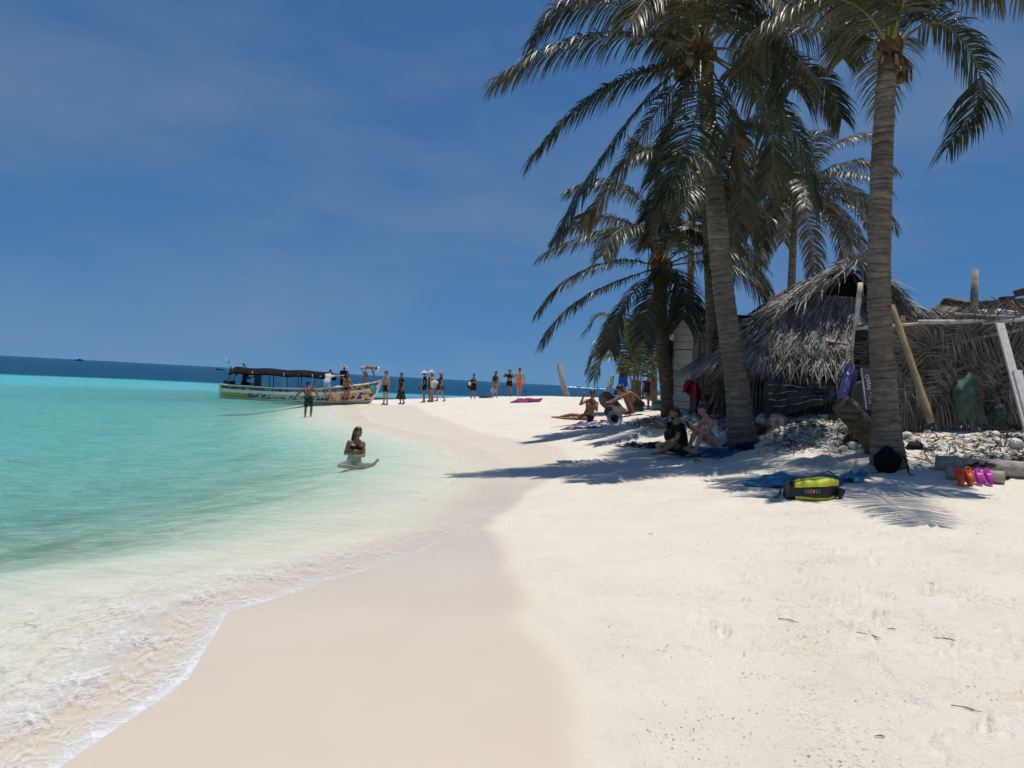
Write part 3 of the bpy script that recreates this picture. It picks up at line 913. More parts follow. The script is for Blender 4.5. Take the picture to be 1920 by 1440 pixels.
# ---- the lower palm on the left of the clump
pc = empty('coconut_palm', (0, 0, 0), 'low bushy coconut palm left of the grey plank hut', 'palm tree')
DC = 20.0
pc.location = W(1262, 768, DC); pc.location.z = ground(pc.location.x, pc.location.y)
trunk(pc, [pc.location + Vector((0, 0, -.2)), W(1252, 715, DC), W(1243, 655, DC), W(1238, 580, DC), W(1238, 510, DC)], .36, .225, .17, BARK_DARK, 1.1)
trunk(pc, [W(1296, 775, DC + .4) + Vector((0, 0, -.2)), W(1283, 735, DC + .35), W(1266, 690, DC + .3), W(1252, 640, DC + .25)], .30, .19, .15, BARK_DARK, .8, name='second_trunk')
cC = W(1240, 500, DC)
sheath(pc, cC, .22, 8)
coconuts(pc, cC + Vector((.1, -.2, 0)), 6, .11, 9, .36)
rsC = random.Random(44)
FC = [([(1240,495),(1205,445),(1160,430),(1090,445),(1020,476)], -.4, .7, 0),
      ([(1238,498),(1170,488),(1100,505),(1045,540),(1011,582)], -.5, .62, 1),
      ([(1236,505),(1165,525),(1100,555),(1050,595),(1016,642)], -.6, .6, 1),
      ([(1240,490),(1195,430),(1140,408),(1085,418),(1043,445)], .9, .65, 0),
      ([(1246,503),(1258,508),(1275,530),(1285,562),(1280,600)], -1.3, 1.0, 0),
      ([(1245,495),(1290,460),(1345,450),(1395,465),(1430,500)], .5, .65, 0),
      ([(1250,498),(1320,492),(1385,512),(1425,550),(1447,590)], -.4, .75, 0),
      ([(1250,492),(1310,475),(1370,482),(1415,508),(1442,545)], .2, .7, 0),
      ([(1240,485),(1255,415),(1285,370),(1330,355),(1370,375)], .4, .7, 0),
      ([(1238,485),(1215,400),(1175,355),(1120,340),(1066,356)], .3, .65, 0),
      ([(1240,480),(1238,400),(1228,335),(1210,290),(1185,265)], .2, .65, 0),
      ([(1240,480),(1252,390),(1270,330),(1300,290),(1330,275)], .9, .65, 0),
      ([(1235,510),(1195,540),(1165,580),(1148,620),(1142,655)], -.9, .6, 1),
      ([(1240,512),(1225,550),(1212,590),(1205,640)], -1.4, .6, 1),
      ([(1240,490),(1210,440),(1180,425),(1150,440),(1130,480)], -1.8, .7, 0),
      ([(1240,490),(1265,450),(1300,435),(1330,460),(1345,500)], -1.8, .7, 0),
      ]
for pts, dd, ll, old in FC:
    k = len(pts)
    cv = [cC] + [W(p[0], p[1], DC + dd * ((i + 1) / k) ** .8) for i, p in enumerate(pts)][1:]
    frond(pc, cv, ll * .95, LEAF_OLD if old else LEAF, n=120, droop=.8, rs=rsC, width=.021)

# ---- palms farther back
def back_palm(label, px, py, d, crown, seed, n, length, r=.15, material=BARK, mid=None):
    o = empty('coconut_palm', (0, 0, 0), label, 'palm tree')
    b = W(px, py, d); o.location = (b.x, b.y, ground(b.x, b.y))
    c = W(crown[0], crown[1], d)
    pts = [o.location + Vector((0, 0, -.2))] + ([W(mid[0], mid[1], d)] if mid else [(o.location + c) / 2]) + [c]
    trunk(o, pts, r * 1.6, r * 1.05, r * .8, material, .9, seg=16)
    sheath(o, c, r * 1.1, seed)
    coconuts(o, c, 4, .11, seed, .3)
    rs = random.Random(seed)
    for i in range(n):
        az = 2 * math.pi * (i * .382 + rs.uniform(-.04, .04)); el = lerp(1.2, -.45, (i / (n - 1)) ** .8) + rs.uniform(-.1, .1)
        frond(o, wild_curve(c, az, el, length * rs.uniform(.85, 1.1), lerp(1.25, 1.0, i / n), rs), .60, LEAF if i < n * .7 else LEAF_OLD, n=96, droop=.85, rs=rs, width=.023)
    return o
back_palm('coconut palm standing behind the peak of the thatched roof', 1483, 690, 25.0, (1494, 362), 61, 26, 3.5, .14, BARK, (1485, 500))
back_palm('dark trunked coconut palm directly beside the grey plank hut', 1338, 735, 18.2, (1322, 330), 67, 11, 2.3, .155, BARK_DARK, (1333, 560))
back_palm('far coconut palm whose stem shows above the plank hut roof', 1293, 720, 29.0, (1296, 430), 71, 11, 2.3, .15, BARK_DARK)

# ---- young palm without a stem
pg = empty('young_palm', (0, 0, 0), 'young stemless palm with arching green leaves behind the crouching man', 'palm tree')
DG = 25.0
b = W(1192, 748, DG); pg.location = (b.x, b.y, ground(b.x, b.y))
cG = pg.location + Vector((0, 0, .25))
rsG = random.Random(52)
trunk(pg, [pg.location + Vector((0, 0, -.15)), cG, W(1193, 712, DG)], .26, .2, .15, BARK_DARK, .5, seg=16, name='stem')
FG = [([(1192,738),(1178,690),(1155,668),(1128,672),(1113,708)], -.7, .62),
      ([(1190,735),(1172,682),(1145,658),(1118,662),(1102,690)], .3, .55),
      ([(1194,738),(1196,690),(1197,645),(1196,598)], 0, .75),
      ([(1195,735),(1212,690),(1230,668),(1246,680),(1250,705)], -.3, .5),
      ([(1192,735),(1182,660),(1155,605),(1125,590),(1097,622)], -.2, .55),
      ([(1194,735),(1188,665),(1172,615),(1150,600),(1130,625)], .8, .55),
      ([(1194,735),(1202,665),(1222,615),(1245,600),(1262,625)], .6, .6),
      ([(1192,738),(1170,700),(1150,650),(1130,640),(1115,660)], 1.0, .5),
      ([(1194,738),(1205,690),(1212,640),(1208,600)], .9, .65),
      ([(1194,738),(1186,680),(1178,640),(1165,612)], -.9, .6)]
for pts, dd, ll in FG:
    k = len(pts)
    cv = [cG] + [W(p[0], p[1], DG + dd * ((i + 1) / k) ** .8) for i, p in enumerate(pts)][1:]
    frond(pg, cv, ll, LEAF_YOUNG, n=56, droop=.55, rs=rsG, width=.024, bare=.25, rib=.028)
# ================================================================== huts, fence, shed
THATCH = leaf_material('old_thatch', (.40, .38, .36), (.13, .12, .11), .45, 1.0, rough=.6, trans=.0, spec=.25)
THATCH_TAN = leaf_material('fresh_thatch', (.36, .32, .27), (.12, .10, .08), .45, .95, rough=.7, trans=.0, spec=.25)
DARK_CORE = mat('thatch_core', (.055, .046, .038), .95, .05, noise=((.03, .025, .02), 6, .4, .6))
CANE = mat('wild_cane', (.20, .165, .125), .8, .2, noise=((.10, .08, .06), 5, .4, .65), nstretch=(6, 6, 1), bump=.3)
POLE_WHITE = mat('bleached_pole', (.50, .46, .40), .7, .25, noise=((.30, .26, .21), 6, .45, .65))
BAMBOO = mat('yellow_bamboo', (.42, .31, .16), .5, .35, noise=((.27, .19, .09), 3, .4, .65))
PLANK = mat('weathered_plank', (.46, .425, .395), .85, .2, noise=((.28, .25, .225), 7, .38, .64), nstretch=(1, 1, 9), bump=.5, bscale=22)
PLANK_V = mat('weathered_plank_upright', (.36, .31, .275), .85, .2, noise=((.20, .16, .14), 7, .38, .64), nstretch=(9, 9, 1), bump=.5, bscale=22)

def thatch(B, a, b, c, d, n, ln, rs, w=(.008, .018), lift=(.01, .11), spread=.35, sag=.12):
    """blades laid down a roof face; a-b upper edge, d-c lower edge"""
    a, b, c, d = [Vector(q) for q in (a, b, c, d)]
    for i in range(n):
        u = rs.random(); v = rs.random() ** .9
        top = a.lerp(b, u); bot = d.lerp(c, u)
        p = top.lerp(bot, v); dn = (bot - top).normalized(); ac = (b - a + c - d).normalized()
        nrm = ac.cross(dn).normalized()
        if nrm.z < 0: nrm = -nrm
        dr = (dn + ac * rs.gauss(0, spread)).normalized()
        L_ = ln * rs.uniform(.5, 1.2); h0 = rs.uniform(*lift) * .5; h1 = rs.uniform(*lift)
        p0 = p + nrm * h0; p1 = p0 + dr * L_ * .5 + nrm * (h1 - h0) * .7; p2 = p0 + dr * L_ + nrm * (h1 - h0) + Vector((0, 0, -sag * L_ * rs.random()))
        sd = dr.cross(nrm).normalized(); tw = rs.uniform(-.9, .9); sd = sd * math.cos(tw) + nrm * math.sin(tw)
        ww = rs.uniform(*w)
        B.strip([p0, p1, p2], [ww, ww, ww * .15], [sd, sd, sd])

def quad(B, a, b, c, d):
    B.add([a, b, c, d], [(0, 1, 2, 3)])

rsH = random.Random(101)
hut = empty('thatched_hut', (6.9, 17.6, 1.25), 'small grey palm thatched hut with a peaked roof and cane walls', 'hut')
R0, R1 = Vector((7.02, 16.5, 4.46)), Vector((7.05, 19.6, 4.46))
E00, E01 = Vector((4.55, 15.35, 2.36)), Vector((4.55, 20.6, 2.36))
E10, E11 = Vector((8.55, 15.35, 2.50)), Vector((8.55, 20.6, 2.50))
GL, GR = Vector((6.10, 16.25, 3.72)), Vector((7.65, 16.25, 3.72))
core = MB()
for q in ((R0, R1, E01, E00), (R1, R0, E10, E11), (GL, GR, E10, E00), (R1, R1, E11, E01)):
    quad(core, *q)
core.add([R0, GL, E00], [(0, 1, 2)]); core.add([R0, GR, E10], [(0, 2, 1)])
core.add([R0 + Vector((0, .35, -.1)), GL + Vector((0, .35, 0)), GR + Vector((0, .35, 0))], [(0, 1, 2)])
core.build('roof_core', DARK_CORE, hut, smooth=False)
T = MB()
thatch(T, GL + Vector((-.1, 0, .05)), GR + Vector((.1, 0, .05)), E10, E00, 4600, .66, rsH, spread=.48, lift=(.0, .17), sag=.2)
thatch(T, R0, R1, E01, E00, 2600, .75, rsH, spread=.48, lift=(.0, .17), sag=.2)
thatch(T, R1, R0, E10, E11, 1800, .7, rsH)
thatch(T, R0 + Vector((0, -.05, 0)), GL + Vector((-.05, 0, 0)), E00, E00 + Vector((-.05, 0, 0)), 500, .6, rsH)
# rakes of the little gable: shaggy rolls of leaf running from the peak
for A_, B_ in ((R0 + Vector((0, -.42, .10)), E00 + Vector((-.10, .35, .42))), (R0 + Vector((0, -.42, .10)), E10 + Vector((.1, .35, .42)))):
    for i in range(900):
        t = rsH.random(); p = A_.lerp(B_, t) + Vector((rsH.gauss(0, .05), rsH.gauss(0, .10), rsH.gauss(0, .05)))
        d = ((B_ - A_).normalized() + Vector((rsH.gauss(0, .25), rsH.gauss(0, .3) - .25, rsH.gauss(0, .22)))).normalized()
        l = rsH.uniform(.3, .75); sd = d.cross(Vector((rsH.gauss(0, 1), rsH.gauss(0, 1), 1))).normalized(); w = rsH.uniform(.008, .018)
        T.strip([p, p + d * l * .5, p + d * l + Vector((0, 0, -.06))], [w, w, w * .1], [sd] * 3)
# spiky tuft on the peak
for i in range(120):
    p = R0 + Vector((rsH.gauss(0, .08), rsH.uniform(-.5, .1), .05)); d = Vector((rsH.gauss(0, .55), -.35, rsH.uniform(.1, 1))).normalized(); l = rsH.uniform(.15, .42)
    sd = d.cross(Vector((0, 1, .3))).normalized(); T.strip([p, p + d * l], [.016, .003], [sd, sd])
o = T.build('thatch', THATCH, hut, smooth=False); o['kind'] = 'stuff'
# the ragged tan fringe along the front eave
Fg = MB()
for i in range(1500):
    u = rsH.random(); p = (E00 + Vector((.35, -.05, .10))).lerp(E10 + Vector((-.5, -.05, .10)), u) + Vector((0, rsH.uniform(-.08, .15), rsH.uniform(-.05, .12)))
    d = Vector((rsH.gauss(0, .3), rsH.uniform(-.5, .05), -1)).normalized(); l = rsH.uniform(.10, .52) * (.55 + .6 * abs(math.sin(u * 17) * math.sin(u * 5 + 1)))
    sd = Vector((math.cos(rsH.random() * 3), math.sin(rsH.random() * 3), 0)); w = rsH.uniform(.008, .018)
    Fg.strip([p, p + d * l * .5 + Vector((0, -.02, 0)), p + d * l], [w, w, w * .2], [sd] * 3)
o = Fg.build('eave_fringe', THATCH_TAN, hut, smooth=False); o['kind'] = 'stuff'
for a, b_, r in ((R0 + Vector((-.03, -.35, -.12)), GL + Vector((-.35, -.25, -.12)), .035), (R0 + Vector((.03, -.35, -.12)), GR + Vector((.3, -.25, -.1)), .035), (GL + Vector((-.2, -.08, .06)), GR + Vector((.2, -.08, .06)), .03), (R0 + Vector((.02, -.1, -.1)), Vector((7.3, 16.1, 3.7)), .018)):
    MB().tube([a, (a + b_) / 2 + Vector((0, 0, -.02)), b_], r, 7).build('gable_pole', CANE, hut)
MB().box(W(1566, 634, 15.55), (.46, .02, .34), Euler((-.9, .06, 0)).to_matrix(), .01).build('roof_patch', mat('plywood_patch', (.36, .29, .20), .8, .2, noise=((.22, .17, .11), 9, .4, .6)), hut, smooth=False)
for i in range(31):
    x = 4.75 + i * .078 + rsH.uniform(-.015, .015)
    z0 = ground(x, 15.75) - .1; top = 2.42 + rsH.uniform(-.05, .03)
    MB().tube([(x, 15.75 + rsH.uniform(-.02, .02), z0), (x + rsH.uniform(-.02, .02), 15.74, (z0 + top) / 2), (x + rsH.uniform(-.03, .03), 15.75, top)], rsH.uniform(.024, .034), 7).build('cane', CANE, hut)
for i in range(19):
    y = 15.85 + i * .24; MB().tube([(4.72, y, ground(4.72, y) - .1), (4.72 + rsH.uniform(-.02, .02), y, 2.5)], .035, 6).build('cane', CANE, hut)
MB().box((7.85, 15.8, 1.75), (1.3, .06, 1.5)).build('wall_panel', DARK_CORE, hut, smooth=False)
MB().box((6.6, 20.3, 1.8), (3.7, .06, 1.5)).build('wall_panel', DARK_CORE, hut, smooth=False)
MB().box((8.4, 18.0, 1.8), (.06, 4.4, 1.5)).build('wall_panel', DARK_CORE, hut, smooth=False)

# dark striped tarpaulin tied across the front
TARP = mat('tarp_green', (.022, .038, .042), .45, .45, noise=((.012, .02, .03), 3, .4, .6))
def tarp_fn(u, v):
    px = lerp(1432, 1572, u); top = lerp(694, 716, u); bot = lerp(786, 752, u)
    p = W(px, lerp(top, bot, v), 15.15)
    return p + Vector((0, .05 * math.sin(u * 17 + v * 5) * (.4 + v) + .03 * math.sin(u * 7 - v * 9), .012 * math.sin(u * 21)))
tp = MB().grid(tarp_fn, 46, 22).build('tarpaulin', TARP)
tag(tp, 'dark green tarpaulin with pale straps hung below the thatched eave', 'tarpaulin')
STRAP = mat('pale_strap', (.40, .38, .33), .6, .3, noise=((.08, .08, .08), 4, .45, .55))
for v in (.30, .47, .62, .78):
    def sfn(a, b, v=v):
        return tarp_fn(.06 + a * .80, v + .030 * (b - .5) + .02 * math.sin(a * 9 + v * 30)) + Vector((0, -.014, 0))
    MB().grid(sfn, 36, 3).build('strap', STRAP, tp)
tb = MB().grid(lambda u, v: W(lerp(1470, 1568, u), lerp(672, 715, v), 15.5) + Vector((0, .04 * math.sin(u * 15 + v * 4), 0)), 24, 8).build('blue_cloth', mat('navy_cloth', (.015, .02, .05), .7, .2))
tag(tb, 'navy blue cloth hanging in the shade under the thatched eave', 'cloth')

# low thatched lean-to left of the tall palm
lt = empty('thatched_lean_to', (4.55, 17.6, 1.1), 'low shaggy thatched lean-to half hidden behind the tall palm trunk', 'lean-to')
la, lb, lc, ld = W(1382, 648, 17.3), W(1436, 622, 17.3), W(1404, 698, 16.5), W(1346, 732, 16.6)
B = MB(); quad(B, la, lb, lc, ld); B.build('roof_core', DARK_CORE, lt, smooth=False)
B = MB(); thatch(B, la, lb, lc, ld, 1500, .5, rsH)
for i in range(700):
    u = rsH.random(); p = ld.lerp(lc, u) + Vector((0, rsH.uniform(-.1, .1), rsH.uniform(-.25, .1))); d = Vector((rsH.gauss(0, .2) - .1, rsH.gauss(0, .2), -1)).normalized(); l = rsH.uniform(.2, .6)
    sd = Vector((math.cos(rsH.random() * 3), math.sin(rsH.random() * 3), 0)); B.strip([p, p + d * l], [.014, .003], [sd, sd])
o = B.build('thatch', leaf_material('thatch_brown', (.20, .165, .135), (.07, .05, .04), .42, .95, rough=.75, trans=0, spec=.2), lt, smooth=False); o['kind'] = 'stuff'
for i in range(13):
    p = W(lerp(1352, 1402, i / 12), 770, 16.7); MB().tube([(p.x, p.y, ground(p.x, p.y) - .1), (p.x + rsH.uniform(-.03, .03), p.y, 2.2)], rsH.uniform(.025, .035), 6).build('cane', CANE, lt)

# ------------------------------------------------------------------ plank outhouse
oh = empty('plank_hut', (0, 0, 0), 'narrow weathered grey plank hut with an upright board door', 'hut')
DO = 19.0
A0, A1 = W(1258, 752, DO + .9), W(1266, 601, DO + .9)      # left rear edge
B0, B1 = W(1294, 758, DO), W(1303, 599, DO)                # front corner
C0, C1 = W(1392, 762, DO + .25), W(1392, 603, DO + .25)    # right front edge
for q in (A0, B0, C0): q.z = 1.0
oh.location = (B0.x, B0.y, 1.1)
n = 13
for i in range(n):
    t0, t1 = i / n + .006, (i + 1) / n - .004
    p0, q0 = A0.lerp(A1, (t0 + t1) / 2), B0.lerp(B1, (t0 + t1) / 2)
    b = MB(); b.beam(p0 + Vector((rsH.uniform(-.02, .02), 0, rsH.uniform(-.008, .008))), q0 + Vector((0, 0, rsH.uniform(-.008, .008))), .028, (A1.z - A0.z) / n * .93, jit=.006); b.build('plank', PLANK, oh, smooth=False)
for i in range(2):
    z = lerp(B0.z, B1.z, 1 - (i + .5) * .075 - .035)
    t = (z - B0.z) / (B1.z - B0.z)
    b = MB(); b.beam(B0.lerp(B1, t) + Vector((.02, -.03, 0)), C0.lerp(C1, t) + Vector((0, -.03, 0)), .028, .155, jit=.003); b.build('plank', PLANK, oh, smooth=False)
for i in range(9):
    u = (i + .5) / 9
    t1_ = .815
    b = MB(); p = B0.lerp(C0, u); q = B0.lerp(B1, t1_).lerp(C0.lerp(C1, t1_), u)
    b.beam(p, q, .135 * .93, .025, up=Vector((.2, 1, 0)), jit=.004); b.build('door_board', PLANK_V, oh, smooth=False)
for (a, b_) in ((A0, A1), (B0, B1), (C0, C1)):
    MB().beam(a + Vector((.03, .05, 0)), b_ + Vector((.03, .05, .06)), .07, .07).build('corner_post', PLANK_V, oh, smooth=False)
rf = MB(); e = Vector((0, 0, .09)); quad(rf, A1 + e + Vector((-.12, .1, -.03)), B1 + e + Vector((-.1, -.18, .05)), C1 + e + Vector((.2, -.15, .05)), C1 + e + Vector((.2, 1.0, 0)))
rf.build('roof_sheet', mat('dark_tin', (.05, .05, .052), .6, .4, noise=((.10, .07, .05), 3, .45, .6)), oh, smooth=False, solid=.02)
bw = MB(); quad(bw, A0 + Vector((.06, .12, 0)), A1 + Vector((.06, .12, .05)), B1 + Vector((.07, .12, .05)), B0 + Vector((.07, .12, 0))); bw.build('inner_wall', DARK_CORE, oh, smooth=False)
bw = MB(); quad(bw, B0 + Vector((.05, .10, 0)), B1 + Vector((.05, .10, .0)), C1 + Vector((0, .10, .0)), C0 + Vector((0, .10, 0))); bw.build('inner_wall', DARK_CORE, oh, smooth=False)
MB().box((C0.x + .02, C0.y + .55, 2.0), (.03, 1.0, 1.95)).build('side_wall', PLANK_V, oh, smooth=False)
# rusty sheets beyond its left edge
for (px, py, w_, h_, rz) in ((1250, 622, .34, .30, .2), (1252, 641, .40, .22, -.25)):
    b = MB(); b.grid(lambda u, v, px=px, py=py, w_=w_, h_=h_, rz=rz: W(px, py, 20.6) + Vector(((u - .5) * w_, .02 * math.sin(u * 30), (v - .5) * h_ + (u - .5) * rz)), 22, 3)
    o = b.build('rusty_sheet', mat('rust', (.30, .11, .045), .8, .2, noise=((.17, .065, .03), 5, .4, .6)))
    tag(o, 'rusty orange metal sheet %s beside the plank hut' % ('hanging higher' if py < 630 else 'hanging lower'), 'metal sheet')
p0, p1 = W(1252, 655, 20.7), W(1252, 745, 20.7)
tag(MB().tube([Vector((p0.x, p0.y, .9)), W(1250, 600, 20.7)], .035, 8).build('wooden_post', CANE), 'thin dark post holding the rusty sheets left of the plank hut', 'post')

# ------------------------------------------------------------------ fence of dead palm leaves
lf = empty('palm_leaf_fence', (8.6, 13.3, 1.25), 'tall screen of dried brown palm leaves behind the coral rubble', 'fence')
DF = 13.4
fl, fr = 1602, 2060
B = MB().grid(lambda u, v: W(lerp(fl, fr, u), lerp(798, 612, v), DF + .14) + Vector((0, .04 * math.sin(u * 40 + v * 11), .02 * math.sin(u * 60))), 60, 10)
B.build('light_block', mat('light_block_brown', (.06, .046, .034), .9, .1, noise=((.025, .02, .015), 12, .4, .6), nstretch=(3, 1, 1)), lf)  # dark sheet added behind the fronds to block light between them
rsF = random.Random(303)
for i in range(64):
    layer = i % 4
    x0 = rsF.uniform(fl + 10, fr - 20); y0 = lerp(606, 745, layer / 3.2) + rsF.uniform(-14, 16)
    ang = rsF.choice([rsF.uniform(-.25, .35), rsF.uniform(2.3, 3.0), rsF.uniform(2.2, 2.8)]); ln_ = rsF.uniform(110, 190)
    if math.cos(ang) < 0: x0 = max(x0, fl + ln_ + 12)
    dd = DF - .03 - .05 * layer * .5 + rsF.uniform(-.05, .05)
    pts = []
    for k in range(5):
        t = k / 4
        pts.append(W(x0 + math.cos(ang) * ln_ * t, y0 + math.sin(ang) * -ln_ * t * -1 + 26 * t * t, dd - .05 * math.sin(t * 3)))
    frond(lf, pts, rsF.uniform(.42, .62), LEAF_DEAD, name='dry_frond', n=46, droop=.42, rs=rsF, width=.013, bare=.03, rib=.016, lift=rsF.uniform(.05, .3), ragged=.3, upv=Vector((.1, -1, .15)))
for i in range(22):      # leaves standing upright along the foot
    x0 = rsF.uniform(fl + 60, fr - 20); pts = [W(x0, 808, DF - .12), W(x0 + rsF.uniform(-15, 15), 755, DF - .16), W(x0 + rsF.uniform(-40, 40), 690 + rsF.uniform(-10, 30), DF - .22)]
    frond(lf, pts, .42, LEAF_DEAD, name='dry_frond', n=34, droop=.3, upv=Vector((.1, -1, .1)), rs=rsF, width=.015, bare=.1, rib=.016, lift=.0, ragged=.3)
for (a, b_, r) in (((1722, 604), (1852, 601), .042), ((1840, 606), (1990, 590), .038), ((1800, 640), (1960, 608), .03), ((1790, 588), (1960, 596), .02), ((1600, 616), (1730, 606), .03)):
    MB().tube([W(a[0], a[1], DF - .12), W((a[0] + b_[0]) / 2, (a[1] + b_[1]) / 2 + 1, DF - .13), W(b_[0], b_[1], DF - .12)], [r, r * .95, r * .8], 8).build('rail', POLE_WHITE, lf)
for px in (1690, 1795, 1905, 2010):
    p = W(px, 795, DF + .05); MB().tube([(p.x, p.y, 1.0), W(px + rsF.uniform(-4, 4), 592, DF + .05)], .04, 8).build('post', CANE, lf)
for (a, b_, r) in (((1715, 578), (1726, 605), .022), ((1749, 577), (1766, 598), .02), ((1895, 563), (1912, 586), .022)):
    MB().tube([W(a[0], a[1], DF + .1), W(b_[0], b_[1], DF + .02)], r, 6).build('stake', CANE, lf)

# ------------------------------------------------------------------ tin shed behind the fence
sh = empty('open_shed', (11.2, 17.5, 1.3), 'open shed with a sagging grey tin roof behind the leaf fence', 'shed')
TIN = mat('grey_tin', (.50, .45, .40), .55, .4, noise=((.36, .31, .26), 2.5, .4, .65), nstretch=(1, 4, 1))
def corr(a, b, c, d, n=60):
    a, b, c, d = [Vector(q) for q in (a, b, c, d)]
    return lambda u, v: a.lerp(b, u).lerp(d.lerp(c, u), v) + Vector((0, 0, .018 * math.sin(u * n)))
SD = 17.0
B = MB().grid(corr(W(1716, 604, SD), W(1776, 556, SD), W(1836, 566, SD + 3.2), W(1800, 600, SD + 3.2), 50), 80, 4); B.build('roof_sheet', TIN, sh, solid=.006)
B = MB().grid(corr(W(1812, 583, SD + .3), W(1812, 569, SD + 2.8), W(2080, 560, SD + 2.8), W(2080, 596, SD + .3), 8), 20, 60); B.build('roof_sheet', TIN, sh, solid=.006)
WOODD = mat('dark_timber', (.085, .07, .058), .85, .2, noise=((.045, .036, .03), 6, .4, .6), nstretch=(5, 5, 1))
for (a, b_, w_, h_, d0) in (((1768, 566), (1828, 575), .12, .13, SD), ((1770, 602), (1826, 570), .12, .12, SD + .2), ((1818, 574), (2060, 556), .14, .17, SD - .1), ((1868, 573), (2060, 600), .10, .10, SD + .4), ((1720, 602), (1850, 606), .1, .1, SD + .5)):
    MB().beam(W(a[0], a[1], d0), W(b_[0], b_[1], d0), w_, h_).build('beam', WOODD, sh, smooth=False)
MB().beam(W(1877, 559, SD - .15), W(1898, 558, SD - .15), .2, .05).build('beam', WOODD, sh, smooth=False)
for (px, d_) in ((1860, SD + .2), (1990, SD + .4), (1765, SD + 2.5)):
    p = W(px, 700, d_); MB().tube([(p.x, p.y, 1.0), W(px, 578, d_)], .06, 8).build('post', WOODD, sh)
eb = MB().box(W(1921, 546, 18.5), (.35, .3, .16), Euler((0, -.35, 0)).to_matrix()).build('roof_end', WOODD, sh, smooth=False)
ps = W(1826, 640, 16.3)
o = MB().tube([(ps.x, ps.y, 1.2), W(1826, 600, 16.3), W(1827, 550, 16.3), W(1828, 505, 16.3)], [.085, .08, .075, .062], 12, wob=.05).build('palm_post', BARK_PALE)
tag(o, 'tall bare palm wood post rising above the tin shed roof', 'post')

# ------------------------------------------------------------------ poles, boards, sacks along the fence
o = MB()
pa_, pb_ = W(1672, 573, 12.7), W(1746, 792, 12.15)
o.tube([pa_.lerp(pb_, k / 14) for k in range(15)], [.045 + .012 * k / 14 + (.006 if k in (3, 6, 9, 12) else 0) for k in range(15)], 10)
tag(o.build('bamboo_pole', BAMBOO), 'yellow bamboo pole leaning against the dry leaf fence', 'pole')
o = MB(); pa_, pb_ = W(1613, 531, 14.9), W(1596, 692, 14.6)
o.tube([pa_.lerp(pb_, k / 10) for k in range(11)], [.048 + (.007 if k in (2, 5, 8) else 0) for k in range(11)], 9)
tag(o.build('bamboo_pole', POLE_WHITE), 'bleached white bamboo pole in front of the thatched gable', 'pole')
brd = empty('white_board', W(1925, 815, 12.2), 'long white painted board leaning against the leaf fence', 'board')
WHITEP = mat('white_paint_worn', (.66, .65, .62), .6, .3, noise=((.50, .48, .44), 5, .45, .7), nstretch=(6, 6, 1))
pa_, pb_ = W(1874, 606, 12.9), W(1932, 822, 12.2)
md = pa_.lerp(pb_, .42)
MB().beam(pa_, pb_, .155, .035, up=Vector((.15, -1, .25))).build('plank', WHITEP, brd, smooth=False, bevel=.004)
MB().beam(md + Vector((.06, -.03, 0)), pb_ + Vector((.06, -.03, 0)), .16, .03, up=Vector((.15, -1, .25))).build('plank', WHITEP, brd, smooth=False, bevel=.004)
def sack(name, px0, px1, pyt, pyb, d, material, label, lean=.0, seed=1, cat='sack'):
    rs = random.Random(seed); ph = [rs.uniform(0, 6) for _ in range(6)]
    c = W((px0 + px1) / 2, pyb, d); w_ = (px1 - px0) / F_PX * d / 2; h_ = (pyb - pyt) / F_PX * d
    vs = []; fs = []; nu, nv = 40, 22
    for j in range(nv):
        t = j / (nv - 1)
        prof = (.80 + .28 * math.sin(math.pi * min(1, t * 1.05))) * (1 - .62 * max(0, (t - .68) / .32) ** 1.5) * (.6 + .4 * min(1, t * 8))
        for i in range(nu):
            a = 2 * math.pi * i / nu
            r = prof * (1 + .07 * math.sin(3 * a + ph[0] + 3 * t) + .05 * math.sin(5 * a + ph[1] - 4 * t) + .04 * math.sin(9 * a + ph[2] + 7 * t) * t + .03 * math.sin(13 * t + ph[3] + a))
            vs.append(c + Vector((math.cos(a) * w_ * r + lean * t * h_, math.sin(a) * w_ * .62 * r + .08, t * h_ + .02 * math.sin(4 * a + ph[4]) * t)))
    for j in range(nv - 1):
        for i in range(nu):
            a = j * nu + i; b = j * nu + (i + 1) % nu
            fs.append((a, b, b + nu, a + nu))
    fs.append(tuple(range((nv - 1) * nu, nv * nu))); fs.append(tuple(range(nu - 1, -1, -1)))
    b = MB(); b.add(vs, fs); o = b.build(name, material)
    return tag(o, label, cat)
PURPLE = mat('purple_plastic', (.105, .095, .29), .42, .45, noise=((.03, .03, .10), 2.5, .5, .7))
SACKG = mat('green_sack', (.075, .125, .10), .7, .25, noise=((.04, .07, .06), 5, .4, .65), bump=.3)

def draped(name, cx, top, bot, w_top, w_bot, d, material, label, seed):
    rs = random.Random(seed); ph = [rs.uniform(0, 6) for _ in range(5)]
    def fn(u, v):
        hw = lerp(w_top, w_bot, v ** .7) / 2; edge = (u - .5) * 2
        px = cx + edge * hw + 4 * math.sin(v * 5 + ph[0])
        py = lerp(top + 10 * abs(edge) ** 1.5 + 4 * math.sin(u * 9 + ph[1]), bot + 3 * math.sin(u * 11 + ph[2]), v)
        fold = .025 * math.sin(u * 6 + ph[3] + 2.5 * v) * (.5 + v) + .010 * math.sin(u * 17 + ph[4] - 5 * v) + .012 * math.sin(v * 19 + u * 8) + .05 * math.sin(v * 6 + u * 4 + ph[1])
        return W(px, py, d - .18 * math.sin(math.pi * min(1, v * .9)) * (1 - edge * edge) - fold)
    return tag(MB().grid(fn, 44, 30).build(name, material, solid=.006), label, 'sack')
draped('plastic_sack', 1590, 682, 778, 22, 38, 13.1, PURPLE, 'shiny purple plastic sack beside the painted sign', 3)
draped('woven_sack', 1814, 697, 793, 50, 58, 13.20, SACKG, 'tall pale green woven sack hanging against the leaf fence', 5)
